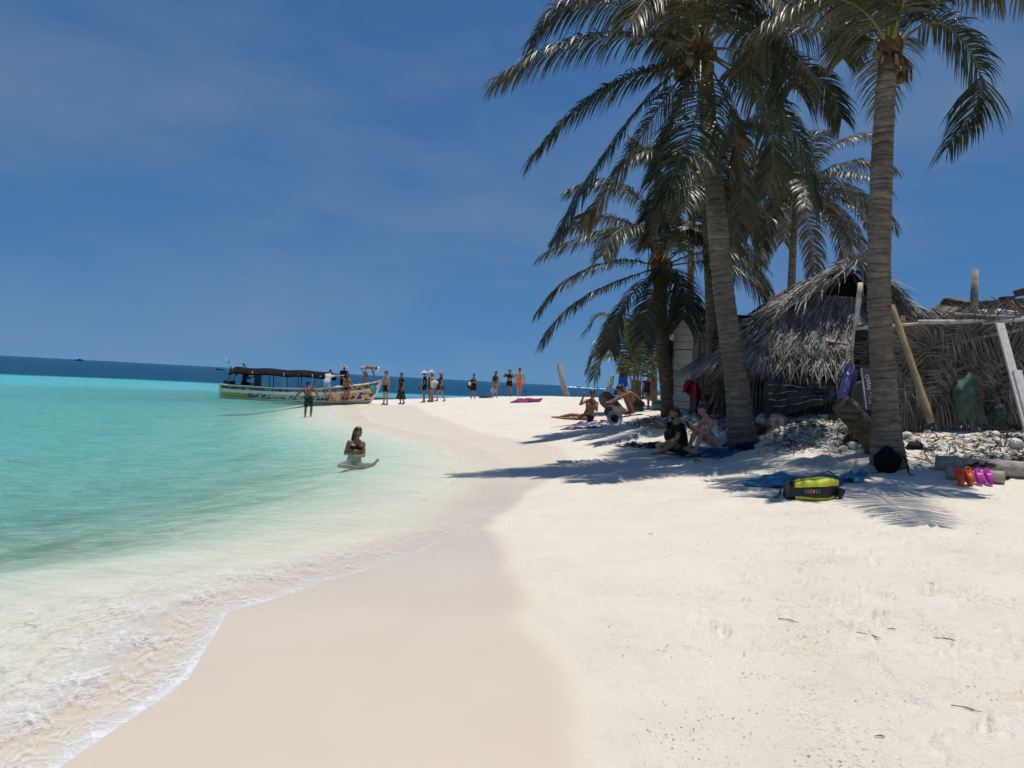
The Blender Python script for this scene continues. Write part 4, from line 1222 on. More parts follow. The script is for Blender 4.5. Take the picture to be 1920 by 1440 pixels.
draped('woven_sack', 1872, 728, 797, 36, 52, 13.24, mat('green_sack_dark', (.035, .06, .052), .75, .2, noise=((.03, .05, .045), 5, .4, .65)), 'lower dark green sack half covered by dry leaves', 7)
o = MB().grid(lambda u, v: W(lerp(1597, 1628, u) , lerp(728, 790, v) - 14 * math.sin(u * 3.1) * (1 - v), 12.9) + Vector((0, .06 * v, 0)), 10, 8).build('grey_panel', mat('grey_plastic', (.13, .13, .125), .5, .4), solid=.03)
tag(o, 'rounded grey plastic panel standing behind the painted sign', 'panel')
sack('dark_bundle', 1612, 1640, 766, 800, 12.6, mat('dark_bundle', (.06, .05, .065), .7, .2), 'small dark bundle lying under the painted sign', 0, 9, 'bundle')

# the sign with its lettering running up the board
sg = empty('painted_sign', W(1622, 768, 12.55), 'dark mauve sign board with white upright lettering behind the palm trunk', 'sign')
sA, sB = W(1613, 690, 12.75), W(1623, 768, 12.55)
yax = (sA - sB).normalized(); xax = Vector((1, .12, .05)); xax = (xax - yax * xax.dot(yax)).normalized(); zax = xax.cross(yax)
MS = Matrix((xax, yax, zax)).transposed()
hgt = (sA - sB).length; wd_ = .36
MB().box((sA + sB) / 2 + xax * wd_ / 2, (wd_, hgt, .02), MS).build('board', mat('sign_mauve', (.085, .06, .085), .6, .3, noise=((.16, .10, .12), 7, .5, .62)), sg, smooth=False)
MB().box((sA + sB) / 2 + xax * .008 - zax * .0 , (.016, hgt, .028), MS).build('edge_strip', WHITEP, sg, smooth=False)
def lettering(txt, size, origin, xd, yd, material, parent, name):
    cu = bpy.data.curves.new(name, 'FONT'); cu.body = txt; cu.size = size; cu.extrude = .003
    tmp = bpy.data.objects.new(name, cu); COL.objects.link(tmp)
    dg = bpy.context.evaluated_depsgraph_get(); me = bpy.data.meshes.new_from_object(tmp.evaluated_get(dg))
    bpy.data.objects.remove(tmp)
    xd = xd.normalized(); yd = yd.normalized(); zd = xd.cross(yd)
    b = MB(); b.add([origin + xd * v.co.x + yd * v.co.y + zd * v.co.z for v in me.vertices], [tuple(p.vertices) for p in me.polygons])
    o = b.build(name, material, parent, smooth=False); bpy.data.meshes.remove(me)
    return o
WHITEL = mat('sign_white', (.60, .58, .55), .6, .3)
up_ = yax; left_ = -xax
lettering('Fabuloso', .150, sB + yax * .07 + xax * .205 + zax * .012, (yax * 1.0 - xax * .16), (left_ - yax * .16), WHITEL, sg, 'lettering')
lettering('La', .075, sB + yax * .10 + xax * .095 + zax * .012, yax, left_, WHITEL, sg, 'small_lettering')

# ------------------------------------------------------------------ timber on the sand
def log(name, a, b, ra, rb, material, label, cat='log', wob=.03, bend=0.0, n=14):
    a = Vector(a); b = Vector(b); pts = []
    for k in range(n):
        t = k / (n - 1); p = a.lerp(b, t); p.z += bend * math.sin(math.pi * t); pts.append(p)
    o = MB().tube(pts, [lerp(ra, rb, k / (n - 1)) for k in range(n)], 16, True, 1.0, wob).build(name, material)
    return tag(o, label, cat)
LOGM = mat('driftwood_log', (.40, .36, .31), .85, .2, noise=((.27, .225, .18), 4, .4, .65), nstretch=(1, 6, 6), bump=.4, bscale=14)
g1, g2 = G(1760, 884, dmin=8), G(1990, 905, dmin=8)
log('log', g1 + Vector((0, .1, .10)), g2 + Vector((0, .15, .11)), .115, .12, LOGM, 'long pale log lying along the foot of the rubble', wob=.015)
g3, g4 = G(1775, 899, dmin=8), G(1884, 908, dmin=8)
log('log', g3 + Vector((0, .02, .075)), g4 + Vector((0, .02, .08)), .085, .09, LOGM, 'short pale log with two pairs of shoes leaning on it', wob=.015)
# stump leaning out of the rubble beside the right palm
sp = [W(1648, 850, 12.3), W(1622, 808, 12.25), W(1597, 776, 12.2), W(1576, 757, 12.15)]
o = MB().tube(spline(sp, 12), [.15, .15, .155, .16, .165, .165, .17, .17, .17, .165, .16, .15], 26, True, 1.0, .13).build('leaning_stump', trunk_material('stump_bark', (.06, .043, .03), (.20, .16, .11)))
o.data.attributes.new('scar', 'FLOAT', 'POINT')
tag(o, 'thick brown palm stump leaning left beside the straight palm', 'stump')
p = W(1057, 748, 38); gz = ground(p.x, p.y)
o = MB().tube([(p.x + .1, p.y, gz - .1), W(1062, 740, 38), W(1055, 715, 38), W(1048, 682, 38)], [.17, .15, .13, .12], 12, True, 1, .06).build('palm_stump', BARK_PALE); o.data.attributes.new('scar', 'FLOAT', 'POINT')
tag(o, 'bare bleached palm stump standing alone on the sand against the sea', 'stump')
p = W(1138, 750, 30); gz = ground(p.x, p.y)
o = MB().tube([(p.x, p.y, gz - .1), W(1140, 735, 30), W(1146, 716, 30), W(1148, 704, 30)], [.19, .15, .10, .085], 12, True, 1, .08).build('palm_stump', BARK_PALE); o.data.attributes.new('scar', 'FLOAT', 'POINT')
tag(o, 'pale tapering palm stump leaning right beside the young palm', 'stump')
log('log', W(1136, 748, 25.5), G(1163, 780, dmin=18) + Vector((.1, .6, 0)), .25, .22, mat('stump_grey', (.17, .145, .12), .9, .1, noise=((.09, .075, .06), 5, .4, .6), bump=.6), 'thick grey sawn trunk tilted up behind the crouching man', wob=.05)
log('log', W(1181, 747, 27), W(1198, 768, 25.5), .20, .17, mat('stump_pale', (.36, .32, .27), .85, .1, noise=((.2, .17, .13), 5, .4, .6)), 'short pale sawn log tilted beside the young palm', wob=.05)
o = MB().tube([W(1226, 752, 27), W(1226, 720, 27), W(1227, 660, 27)], [.13, .12, .11], 10, True, 1, .05).build('palm_post', BARK_DARK); o.data.attributes.new('scar', 'FLOAT', 'POINT')
tag(o, 'dark bare palm trunk standing right of the young palm', 'trunk')
# ================================================================== people
def V(*a): return Vector(a)
SK_LIGHT = mat('skin_light', (.44, .25, .165), .5, .35, noise=((.40, .21, .135), 6, .4, .65))
SK_TAN = mat('skin_tanned', (.30, .150, .085), .45, .4, noise=((.26, .125, .07), 6, .4, .65))
SK_BROWN = mat('skin_brown', (.20, .095, .055), .45, .4, noise=((.17, .08, .045), 6, .4, .65))
SK_DARK = mat('skin_dark', (.115, .058, .036), .45, .4, noise=((.095, .045, .03), 6, .4, .65))
HAIR_B = mat('hair_black', (.012, .009, .008), .45, .5)
HAIR_BR = mat('hair_brown', (.045, .026, .015), .5, .5)
HAIR_BL = mat('hair_blond', (.22, .15, .075), .5, .4)
EYE = mat('eye_dark', (.015, .012, .01), .2, .5)
LIP = mat('lips', (.26, .09, .075), .5, .3)
def cloth_mat(name, c, c2=None, sc=14, lo=.48, hi=.52, rough=.85):
    return mat(name, c, rough, .15, noise=(c2, sc, lo, hi) if c2 else None)

class Body:
    """pose -> joints -> tapered capsules, fused by a voxel remesh into one skin"""
    def __init__(s, H=1.7, f=False, lean=V(0,0,1), side=V(1,0,0), aL=None, aR=None, lL=None, lR=None, fL=None, fR=None, head=V(0,-.05,1), face=V(0,-1,0), bend=0.0, curl=.6, hL=None, hR=None):
        k = H / 1.70; s.k = k; s.f = f
        A = V(*lean).normalized(); S = V(*side); S = (S - A * S.dot(A)).normalized(); Fw = S.cross(A)
        s.caps = []; s.ells = []; s.bones = {}
        pel = V(0, 0, 0)
        A2 = (A + Fw * bend).normalized(); Fw2 = S.cross(A2)
        mid = pel + A * .20 * k; nb = mid + A2 * .31 * k
        sh = .165 if f else .185; hp = .085
        aL = aL or (V(.14, .02, -1), V(.06, -.2, -1)); aR = aR or (V(-.14, .02, -1), V(-.06, -.2, -1))
        lL = lL or (V(.04, 0, -1), V(.02, .05, -1)); lR = lR or (V(-.04, 0, -1), V(-.02, .05, -1))
        rc = .098 if f else .108; rw = .083 if f else .097; rp = .108 if f else .100
        def cap(a, b, ra, rb): s.caps.append((a, b, ra * k, rb * k))
        for q in (-1, 1):
            ch = mid + A2 * .17 * k + S * q * .075 * k; wa = mid + S * q * .055 * k; pe = pel + S * q * .07 * k + A * .02 * k
            cap(ch, wa, rc, rw); cap(wa, pe, rw, rp); cap(nb - A2 * .06 * k, nb - A2 * .055 * k + S * q * (sh - .02) * k, .062, .056)
            cap(nb + A2 * .02 * k, nb - A2 * .04 * k + S * q * .10 * k, .048, .05)
            s.ells.append((pel - Fw * .045 * k - A * .035 * k + S * q * .06 * k, .088 * k))
            if f: s.ells.append((mid + A2 * .15 * k + Fw2 * .075 * k + S * q * .07 * k, .058 * k))
        cap(mid + S * -.05 * k, mid + S * .05 * k, rw, rw); cap(pel - S * .06 * k, pel + S * .06 * k, rp, rp)
        s.bones['torso'] = (pel, nb)
        hd = V(*head).normalized(); fc = V(*face); fc = (fc - hd * fc.dot(hd)).normalized()
        cap(nb - A2 * .02 * k, nb + hd * .10 * k, .054 if f else .06, .050 if f else .056)
        hc = nb + hd * .185 * k + fc * .02 * k; s.hc = hc; s.hu = hd; s.hf = fc; s.hs = fc.cross(hd)
        s.bones['head'] = (nb + hd * .10 * k, hc + hd * .1 * k)
        s.pel, s.nb, s.Fw, s.S, s.A, s.Fw2, s.A2, s.mid = pel, nb, Fw, S, A, Fw2, A2, mid
        s.hand = {}; s.foot = {}; s.knee = {}
        for q, nm, arm, leg, ft, hx in ((1, 'L', aL, lL, fL, hL), (-1, 'R', aR, lR, fR, hR)):
            p0 = nb - A2 * .055 * k + S * q * sh * k
            p1 = p0 + V(*arm[0]).normalized() * .275 * k; p2 = p1 + V(*arm[1]).normalized() * .245 * k
            m_ = 1.0 if f else 1.12
            cap(p0, p1, .050 * m_, .039 * m_); cap(p1, p1.lerp(p2, .3), .038 * m_, .041 * m_); cap(p1.lerp(p2, .3), p2, .041 * m_, .026 * m_)
            s.bones['ua' + nm] = (p0, p1); s.bones['fa' + nm] = (p1, p2)
            hd_ = V(*(hx or arm[1])).normalized(); hs = hd_.cross(Fw2 if abs(hd_.dot(Fw2)) < .9 else A2).normalized(); hn = hd_.cross(hs)
            pe = p2 + hd_ * .075 * k
            for w in (-.022, 0, .022): cap(p2 + hs * w * .5 * k, pe + hs * w * k, .020, .017)
            for i, (w, l) in enumerate(((-.033, .066), (-.011, .078), (.011, .074), (.033, .056))):
                a = pe + hs * w * k; b = a + (hd_ + hn * curl * .5).normalized() * l * .5 * k; c = b + (hd_ + hn * curl * 1.4).normalized() * l * .5 * k
                cap(a, b, .0105, .0100); cap(b, c, .0100, .0085)
            t0 = p2 + hd_ * .02 * k - hs * .02 * k; t1 = t0 + (hd_ * .7 - hs * .9 + hn * .3).normalized() * .04 * k; t2 = t1 + (hd_ + hn * .4).normalized() * .035 * k
            cap(t0, t1, .014, .012); cap(t1, t2, .012, .010)
            s.hand[nm] = pe
            h0 = pel + S * q * hp * k - A * .02 * k
            k1 = h0 + V(*leg[0]).normalized() * .42 * k; k2 = k1 + V(*leg[1]).normalized() * .40 * k
            cap(h0, k1, .086 if f else .080, .055); cap(k1, k1.lerp(k2, .3), .052, .056); cap(k1.lerp(k2, .3), k2, .055, .034)
            s.bones['th' + nm] = (h0, k1); s.bones['sh' + nm] = (k1, k2)
            sd = V(*leg[1]).normalized()
            fd = V(*ft).normalized() if ft else (Fw - sd * Fw.dot(sd)).normalized()
            heel = k2 + sd * .045 * k - fd * .035 * k; toe = k2 + sd * .055 * k + fd * .135 * k
            cap(k2, heel, .036, .032); cap(k2, toe, .036, .026); cap(heel, toe, .030, .024)
            for w in (-.025, .025): cap(k2.lerp(toe, .7), toe + sd.cross(fd) * w * k + fd * .02 * k, .024, .016)
            s.foot[nm] = toe; s.knee[nm] = k1
            s.bones['ft' + nm] = (k2, toe)
        s.low = min(min(a.z - ra, b.z - rb) for a, b, ra, rb in s.caps)

TMP = bpy.data.scenes.new('remesh_bench')
def build_person(label, loc, rz, body, skin, clothes=(), hair='short', hair_mat=None, hat=None, vox=.0115, anchor='feet', sink=0.0, glasses=False, category='person'):
    root = empty('person', (0, 0, 0), label, category)
    b = body; k = b.k
    off = Vector((0, 0, -b.low - sink))
    if anchor == 'feet': an = (b.foot['L'] + b.foot['R']) / 2
    elif anchor == 'pelvis': an = b.pel
    else: an = b.foot[anchor]
    off.x, off.y = -an.x, -an.y
    root.location = loc; root.rotation_euler = (0, 0, rz)
    B = MB()
    for a, c, ra, rb in b.caps:
        d = c - a; n = max(2, int(d.length / (.55 * min(ra, rb))) + 1) if d.length > 1e-4 else 1
        n = min(n, 3)
        t, s_, u_ = frame_from(d if d.length > 1e-4 else V(0, 0, 1))
        # capsule: rounded ends with a tapered barrel
        pts = []; rad = []
        for i in range(4):
            th = math.pi / 2 * i / 4; pts.append(a - t * ra * math.cos(th)); rad.append(max(ra * math.sin(th), ra * .12))
        for i in range(n): pts.append(a + d * i / n); rad.append(lerp(ra, rb, i / n))
        for i in range(5):
            th = math.pi / 2 * i / 4; pts.append(c + t * rb * math.sin(th)); rad.append(max(rb * math.cos(th), rb * .12))
        vs = []; fs = []; m_ = 12
        for p, r in zip(pts, rad):
            for j in range(m_):
                an_ = 2 * math.pi * j / m_; vs.append(p + s_ * math.cos(an_) * r + u_ * math.sin(an_) * r)
        for i in range(len(pts) - 1):
            for j in range(m_):
                q = i * m_ + j; w = i * m_ + (j + 1) % m_; fs.append((q, w, w + m_, q + m_))
        fs.append(tuple(range(m_ - 1, -1, -1))); fs.append(tuple(range((len(pts) - 1) * m_, len(pts) * m_)))
        B.add(vs, fs)
    for c, r in b.ells: B.ell(c, r, None, 14, 10)
    HM = Matrix((b.hs, b.hf, b.hu)).transposed()
    hc = b.hc
    B.ell(hc + b.hu * .02 * k, (.076 * k, .096 * k, .100 * k), HM, 20, 14)
    B.ell(hc - b.hu * .055 * k + b.hf * .022 * k, (.056 * k, .066 * k, .066 * k), HM, 16, 12)
    B.ell(hc + b.hf * .098 * k - b.hu * .018 * k, (.014 * k, .022 * k, .024 * k), HM, 10, 8)
    for q in (-1, 1): B.ell(hc + b.hs * q * .076 * k - b.hu * .005 * k - b.hf * .008 * k, (.012 * k, .022 * k, .032 * k), HM, 10, 8)
    B.v = [tuple(Vector(p) + off) for p in B.v]
    o = B.build('body', skin, root, local=True)
    t_ = bpy.data.objects.new('bench', o.data); TMP.collection.objects.link(t_)
    md = t_.modifiers.new('r', 'REMESH'); md.mode = 'VOXEL'; md.voxel_size = vox; md.use_smooth_shade = True
    md = t_.modifiers.new('s', 'SMOOTH'); md.factor = .5; md.iterations = 3
    vl = TMP.view_layers[0]; vl.update(); dg = vl.depsgraph
    me = bpy.data.meshes.new_from_object(t_.evaluated_get(dg)); old = o.data; o.data = me; bpy.data.objects.remove(t_); bpy.data.meshes.remove(old)
    me.materials.clear(); me.materials.append(skin)
    nv = len(me.vertices)
    co = np.empty(nv * 3, np.float32); me.vertices.foreach_get('co', co); co = co.reshape(-1, 3) - np.array(off)
    no = np.empty(nv * 3, np.float32); me.vertices.foreach_get('normal', no); no = no.reshape(-1, 3)
    names = list(b.bones); D = []; T_ = []
    RAD = {'torso': .13, 'head': .09, 'ua': .047, 'fa': .036, 'th': .075, 'sh': .048, 'ft': .03}
    for nm in names:
        a, c = [np.array(q) for q in b.bones[nm]]; e = c - a
        t = ((co - a) @ e) / (e @ e); tt = np.clip(t, 0, 1)
        D.append(np.linalg.norm(co - a - tt[:, None] * e, axis=1) - RAD[nm if nm in RAD else nm[:2]] * k); T_.append(t)
    D = np.array(D); T_ = np.array(T_); who = D.argmin(0); tb = T_[who, np.arange(nv)]
    tt = T_[names.index('torso')]
    fwd = (co - np.array(b.mid)) @ np.array(b.Fw2); sid = (co - np.array(b.mid)) @ np.array(b.S)
    nl = len(me.polygons)
    polys = [tuple(p.vertices) for p in me.polygons]
    pv = np.array([p if len(p) == 4 else p + (p[-1],) for p in polys])
    def shell(name, mask, offset, material, flare=None):
        fm = mask[pv].all(1)
        if not fm.any(): return None
        fi = np.where(fm)[0]; used = np.unique(pv[fi]); idx = -np.ones(nv, int); idx[used] = np.arange(len(used))
        p = co[used] + no[used] * offset * k + np.array(off)
        q = MB(); q.v = [tuple(r) for r in p]; q.f = [tuple(dict.fromkeys(int(idx[w]) for w in polys[f])) for f in fi]
        return q.build(name, material, root, local=True)
    for c in clothes:
        nm, spec, offset, material = c[:4]
        mk = np.zeros(nv, bool)
        for bone, rng_ in spec.items():
            for i, n_ in enumerate(names):
                if n_ == bone or (n_[:2] == bone and n_ != 'torso'):
                    w = (who == i) & (tb >= rng_[0]) & (tb <= rng_[1])
                    if len(rng_) > 2:
                        if rng_[2] == 'front': w &= fwd > .0
                        if rng_[2] == 'back': w &= fwd < .02
                        if rng_[2] == 'strapless': w &= fwd > -.2
                    mk |= w
        shell(nm, mk, offset, material)
    hm = hair_mat or HAIR_B
    rel = (co - np.array(hc)) / k; ru = rel @ np.array(b.hu); rf = rel @ np.array(b.hf); rs_ = rel @ np.array(b.hs)
    hi = names.index('head')
    if hair:
        near = np.linalg.norm(rel, axis=1) < .165
        face_ = (rf > .035) & (ru < .058); 
        mk = near & (ru > -.055) & ~face_ & ((rf < .03) | (ru > .05)) & ~((np.abs(rs_) > .068) & (ru < .02) & (rf > -.03))
        hs_ = shell('hair', mk, .014, hm)
        rs2 = random.Random(zlib.crc32(label.encode()) % 1000)
        if hair in ('long', 'tied', 'shoulder'):
            L_ = {'long': .42, 'tied': .26, 'shoulder': .24}[hair]
            Hb = MB()
            for i in range(26 if hair != 'tied' else 12):
                a = rs2.uniform(-1.25, 1.25) if hair != 'tied' else rs2.uniform(-.2, .2)
                p = hc + (b.hs * math.sin(a) * .082 - b.hf * math.cos(a) * .088 + b.hu * rs2.uniform(-.02, .05)) * k
                e = L_ * rs2.uniform(.75, 1.1) * k
                d1 = (V(0, 0, -1) + b.hs * math.sin(a) * .15 - b.hf * .18).normalized()
                pts = [p, p + d1 * e * .4, p + d1 * e * .75 + V(0, 0, -.01), p + V(0, 0, -1) * e + b.hs * rs2.uniform(-.03, .03) - b.hf * rs2.uniform(0, .05)]
                Hb.tube([q + off for q in pts], [.024 * k, .026 * k, .02 * k, .006 * k], 6)
            Hb.build('hair_lengths', hm, root, local=True)
        if hair == 'bun':
            MB().ell(hc - b.hf * .09 * k + b.hu * .07 * k + off, (.042 * k, .042 * k, .038 * k), None, 12, 9).build('hair_bun', hm, root, local=True)
    for q in (-1, 1):
        MB().ell(hc + off + (b.hs * q * .031 + b.hf * .093 + b.hu * .012) * k, (.013 * k, .007 * k, .007 * k), HM, 8, 6).build('eye', EYE, root, local=True)
    MB().ell(hc + off + (b.hf * .085 - b.hu * .058) * k, (.024 * k, .008 * k, .008 * k), HM, 8, 6).build('mouth', LIP, root, local=True)
    if glasses:
        g = MB()
        for q in (-1, 1): g.ell(hc + off + (b.hs * q * .034 + b.hf * .100 + b.hu * .012) * k, (.030 * k, .008 * k, .022 * k), HM, 10, 8)
        g.box(hc + off + (b.hf * .103 + b.hu * .016) * k, (.14 * k, .006 * k, .008 * k), HM); g.build('sunglasses', EYE, root, local=True)
    top = hc + off + b.hu * .06 * k
    if hat:
        kind, hmat = hat[0], hat[1]
        if kind == 'sun':
            prof = [(.205, -.035), (.17, -.012), (.105, .0), (.098, .03), (.092, .075), (.06, .092), (.004, .095)]
            o2 = MB().lathe([(r * k, z * k) for r, z in prof], top, HM, 22).build('hat', hmat, root, local=True)
            if len(hat) > 2: MB().lathe([(.108 * k, .004 * k), (.104 * k, .028 * k)], top, HM, 22).build('hat_band', hat[2], o2, local=True)
        else:
            o2 = MB().lathe([(r * k, z * k) for r, z in [(.098, -.03), (.099, .01), (.088, .05), (.055, .074), (.004, .08)]], top, HM, 20).build('cap', hmat, root, local=True)
            MB().grid(lambda u, v: top + (b.hs * (u - .5) * .15 + b.hf * (.07 + v * .085 * math.cos((u - .5) * 2.4)) + b.hu * (-.022 - .02 * v)) * k, 10, 4).build('visor', hmat, o2, local=True)
    return root, off

def rot_pt(root, p):
    return root.location + Matrix.Rotation(root.rotation_euler.z, 3, 'Z') @ p

def on_sand(px, py, d=None):
    if d is None: return G(px, py)
    p = W(px, py, d); return V(p.x, p.y, ground(p.x, p.y))

BLACKC = cloth_mat('black_cloth', (.012, .012, .014))
SHORTS = {'torso': (-.3, .16), 'th': (-.3, .55)}
TRUNKS = {'torso': (-.3, .14), 'th': (-.3, .30)}
LONGSH = {'torso': (-.3, .16), 'th': (-.3, .82)}
BRIEF = {'torso': (-.3, .06), 'th': (-.35, .04)}
BRA = {'torso': (.60, .76, 'strapless')}
SHIRT = {'torso': (.02, .97), 'ua': (-.4, .55)}
VEST = {'torso': (.02, .93), 'ua': (-.4, .02)}
ONEPIECE = {'torso': (-.3, .78), 'th': (-.35, .02)}

# ---- the four people near the palms
# man in a black shirt holding out a phone, sitting cross-legged, seen from his left facing left
bd = Body(1.64, False, lean=V(0, -.05, 1), bend=.34,
          aR=(V(-.10, -1, -.20), V(.15, -1, .14)), aL=(V(.25, -.40, -1), V(-.15, -1, -.38)),
          lL=(V(.75, -1, .42), V(-.95, -.30, -.62)), lR=(V(-.75, -1, .10), V(.9, -.15, -.25)),
          head=V(0, -.12, 1), face=V(0, -1, -.05), fL=V(-.6, -1, -.1), fR=V(.4, -1, 0))
man1, mo = build_person('bearded man in black T-shirt sitting on a towel holding out a phone', on_sand(1276, 853, 14.6) + V(0, 0, .02), math.radians(-78), bd, SK_TAN,
    [('shirt', SHIRT, .014, BLACKC), ('shorts', SHORTS, .018, cloth_mat('dark_shorts', (.03, .03, .035)))], 'short', HAIR_B, vox=.0095, anchor='pelvis')
beard = MB().ell(bd.hc + mo + bd.hf * .058 * bd.k - bd.hu * .082 * bd.k, (.056 * bd.k, .040 * bd.k, .042 * bd.k), Matrix((bd.hs, bd.hf, bd.hu)).transposed(), 14, 10).build('beard', HAIR_B, man1, local=True)
hp = rot_pt(man1, bd.hand['R'] + mo)
tag(MB().box(hp + V(-.06, 0, .05), (.012, .075, .15), Euler((.1, .1, math.radians(8))).to_matrix()).build('phone', mat('phone_black', (.01, .01, .012), .25, .5), smooth=False, bevel=.006), 'black phone held up by the man in the black shirt', 'phone')

bd = Body(1.56, True, lean=V(0, -.16, 1), bend=.42,
          aL=(V(.15, -.55, -1), V(-.25, -1, .42)), aR=(V(-.10, -.65, -1), V(.20, -1, .48)),
          lL=(V(.16, -1, .62), V(.05, -.42, -1)), lR=(V(-.10, -1, .66), V(0, -.40, -1)),
          head=V(0, -.40, 1), face=V(0, -1, -.6))
wom1, wo_ = build_person('woman in a white patterned swimsuit sitting and reading her phone', on_sand(1336, 854, 14.45) + V(0, 0, .02), math.radians(-72), bd, SK_LIGHT,
    [('swimsuit', ONEPIECE, .009, cloth_mat('white_patterned', (.62, .60, .60), (.20, .16, .22), 22, .52, .60))], 'bun', HAIR_BR, vox=.0095, anchor='pelvis')
hp = rot_pt(wom1, (bd.hand['L'] + bd.hand['R']) / 2 + wo_)
tag(MB().box(hp + V(-.02, 0, .03), (.012, .07, .14), Euler((0, -.7, math.radians(12))).to_matrix()).build('phone', mat('phone_black', (.01, .01, .012), .25, .5), smooth=False, bevel=.006), 'small dark phone in the hands of the woman in white', 'phone')

# sunbather lifting her sunglasses, legs stretched to the left
bd = Body(1.66, True, lean=V(.20, .05, 1), side=V(1, .25, 0),
          aR=(V(-.75, -.55, -.45), V(.30, -.45, 1)), aL=(V(-.05, -.45, -.55), V(-.35, -.25, 1)),
          lL=(V(-1, -.50, -.05), V(-1, .10, -.06)), lR=(V(-1, -.12, .10), V(-1, .12, -.26)), fL=V(-1, -.3, .1), fR=V(-1, -.2, .1),
          head=V(-.05, -.08, 1), face=V(-.35, -1, -.08))
build_person('woman in a dark bikini on a patterned towel lifting her sunglasses', on_sand(1102, 797, 22.4) + V(0, 0, .02), 0.0, bd, SK_TAN,
    [('bikini_bottom', {'torso': (-.3, .10), 'th': (-.35, .10)}, .010, cloth_mat('navy_bikini', (.015, .016, .05))), ('bikini_top', BRA, .009, cloth_mat('print_bikini', (.42, .36, .36), (.25, .05, .07), 26, .5, .56))], 'tied', HAIR_B, vox=.010, anchor='pelvis', glasses=True)

# crouching man with bare back
bd = Body(1.78, False, lean=V(0, -.72, 1), bend=.45,
          aL=(V(.05, -1, -.52), V(-.05, -1, -.55)), aR=(V(-.1, -1, -.75), V(.05, -1, -.45)),
          lL=(V(.22, -1, .55), V(.02, .40, -1)), lR=(V(-.30, -1, .48), V(0, .42, -1)),
          head=V(0, -1, .62), face=V(0, -.75, -1))
build_person('bare backed man squatting and reaching towards a bag on the sand', on_sand(1176, 789, 22.6), math.radians(-82), bd, SK_BROWN,
    [('shorts', SHORTS, .012, cloth_mat('black_trunks', (.02, .02, .022)))], 'short', HAIR_B, vox=.010, anchor='feet')

# ---- woman sitting in the shallows
bd = Body(1.56, True, lean=V(.05, .10, 1), side=V(1, .55, 0),
          aR=(V(-.30, .10, -1), V(.95, -.55, .22)), aL=(V(.12, -.15, -1), V(-.35, -1, .05)),
          lL=(V(.55, -1, .05), V(.35, .9, -.02)), lR=(V(-.35, -1, -.02), V(.85, .30, -.08)), fL=V(.6, .1, .8), fR=V(1, -.3, .2),
          head=V(0.04, 0, 1), face=V(1, -.42, .05))
build_person('dark haired woman in a striped bikini sitting in the shallow water', V(W(664, 851, 15.9).x, 15.9, max(-.31, ground(W(664, 851, 15.9).x, 15.9))), 0.0, bd, SK_TAN,
    [('bikini_top', BRA, .010, cloth_mat('striped_bikini', (.02, .02, .022), (.55, .55, .55), 9, .60, .64)), ('bikini_bottom', BRIEF, .010, BLACKC)], 'long', HAIR_B, vox=.010, anchor='pelvis')

# ---- boy wading, seen from behind
bd = Body(1.52, False, lean=V(.30, -.28, 1), side=V(1, 0, -.3),
          aL=(V(.75, .15, -.8), V(.8, .1, -1)), aR=(V(-.85, -.05, -.75), V(-.6, 0, -.9)),
          lL=(V(.10, -.06, -1), V(0, .1, -1)), lR=(V(-.10, -.08, -1), V(0, .12, -1)), head=V(-.12, -.25, 1), face=V(0, -1, -.2))
build_person('boy in dark green swim shorts wading with his arms held out', V(W(579, 778, 30.5).x, 30.5, -.27), math.radians(180), bd, SK_BROWN,
    [('swim_shorts', LONGSH, .028, cloth_mat('green_shorts', (.035, .055, .06), (.015, .025, .03), 6, .45, .6))], 'short', HAIR_B)

# ---- people at the boat's bow and on the spit
def spot(px, py, h_px, H):
    d = H * F_PX / h_px
    p = W(px, py, d); return V(p.x, p.y, max(ground(p.x, p.y), -.08)), d
bd = Body(1.64, True, lL=(V(.06, 0, -1), V(.02, .04, -1)), lR=(V(-.06, 0, -1), V(-.02, .04, -1)), aL=(V(.25, -.1, -1), V(-.1, -1, .2)), aR=(V(-.25, -.1, -1), V(.1, -1, .2)))
wr = W(650, 760, 41.0)
build_person('woman in a red cap and dark bikini standing beside the hull', V(wr.x, wr.y, max(ground(wr.x, wr.y), -.1)), math.radians(175), bd, SK_TAN,
    [('bikini_bottom', BRIEF, .012, BLACKC), ('bikini_top', {'torso': (.63, .72)}, .008, BLACKC)], 'tied', HAIR_BR, ('cap', cloth_mat('red_cap', (.40, .03, .035))))
bd = Body(1.76, False, aR=(V(-.5, -.55, -.8), V(-.3, -.9, -.25)), aL=(V(.15, .1, -1), V(.1, -.2, -1)), lL=(V(.08, .05, -1), V(.02, .06, -1)), lR=(V(-.08, -.03, -1), V(-.02, .04, -1)), face=V(-.5, -1, 0))
q = W(718, 763, 40.5); manb, mo = build_person('shirtless man in black and white trunks holding a teal bag at the bow', V(q.x, q.y, ground(q.x, q.y)), math.radians(-50), bd, SK_LIGHT,
    [('swim_trunks', SHORTS, .02, cloth_mat('bw_trunks', (.015, .015, .018), (.5, .5, .5), 5, .60, .63))], 'short', HAIR_BR)
TEAL_BAG = rot_pt(manb, bd.hand['R'] + mo)
bd = Body(1.68, True, lean=V(0, -.05, 1), lL=(V(.03, -.30, -1), V(0, .15, -1)), lR=(V(-.03, .25, -1), V(0, .35, -1)), aR=(V(-.2, -.1, -1), V(-.1, -.5, -.8)), aL=(V(.15, .1, -1), V(.05, -.3, -1)), head=V(0, -.05, 1), face=V(.3, -1, .1))
q = W(750, 762, 41.5); flo, fo_ = build_person('woman in a long black floral wrap dress walking past the bow', V(q.x, q.y, ground(q.x, q.y)), math.radians(-55), bd, SK_TAN,
    [('dress_top', SHIRT, .018, cloth_mat('floral_black', (.014, .016, .014), (.40, .36, .28), 18, .58, .64))], 'bun', HAIR_B)
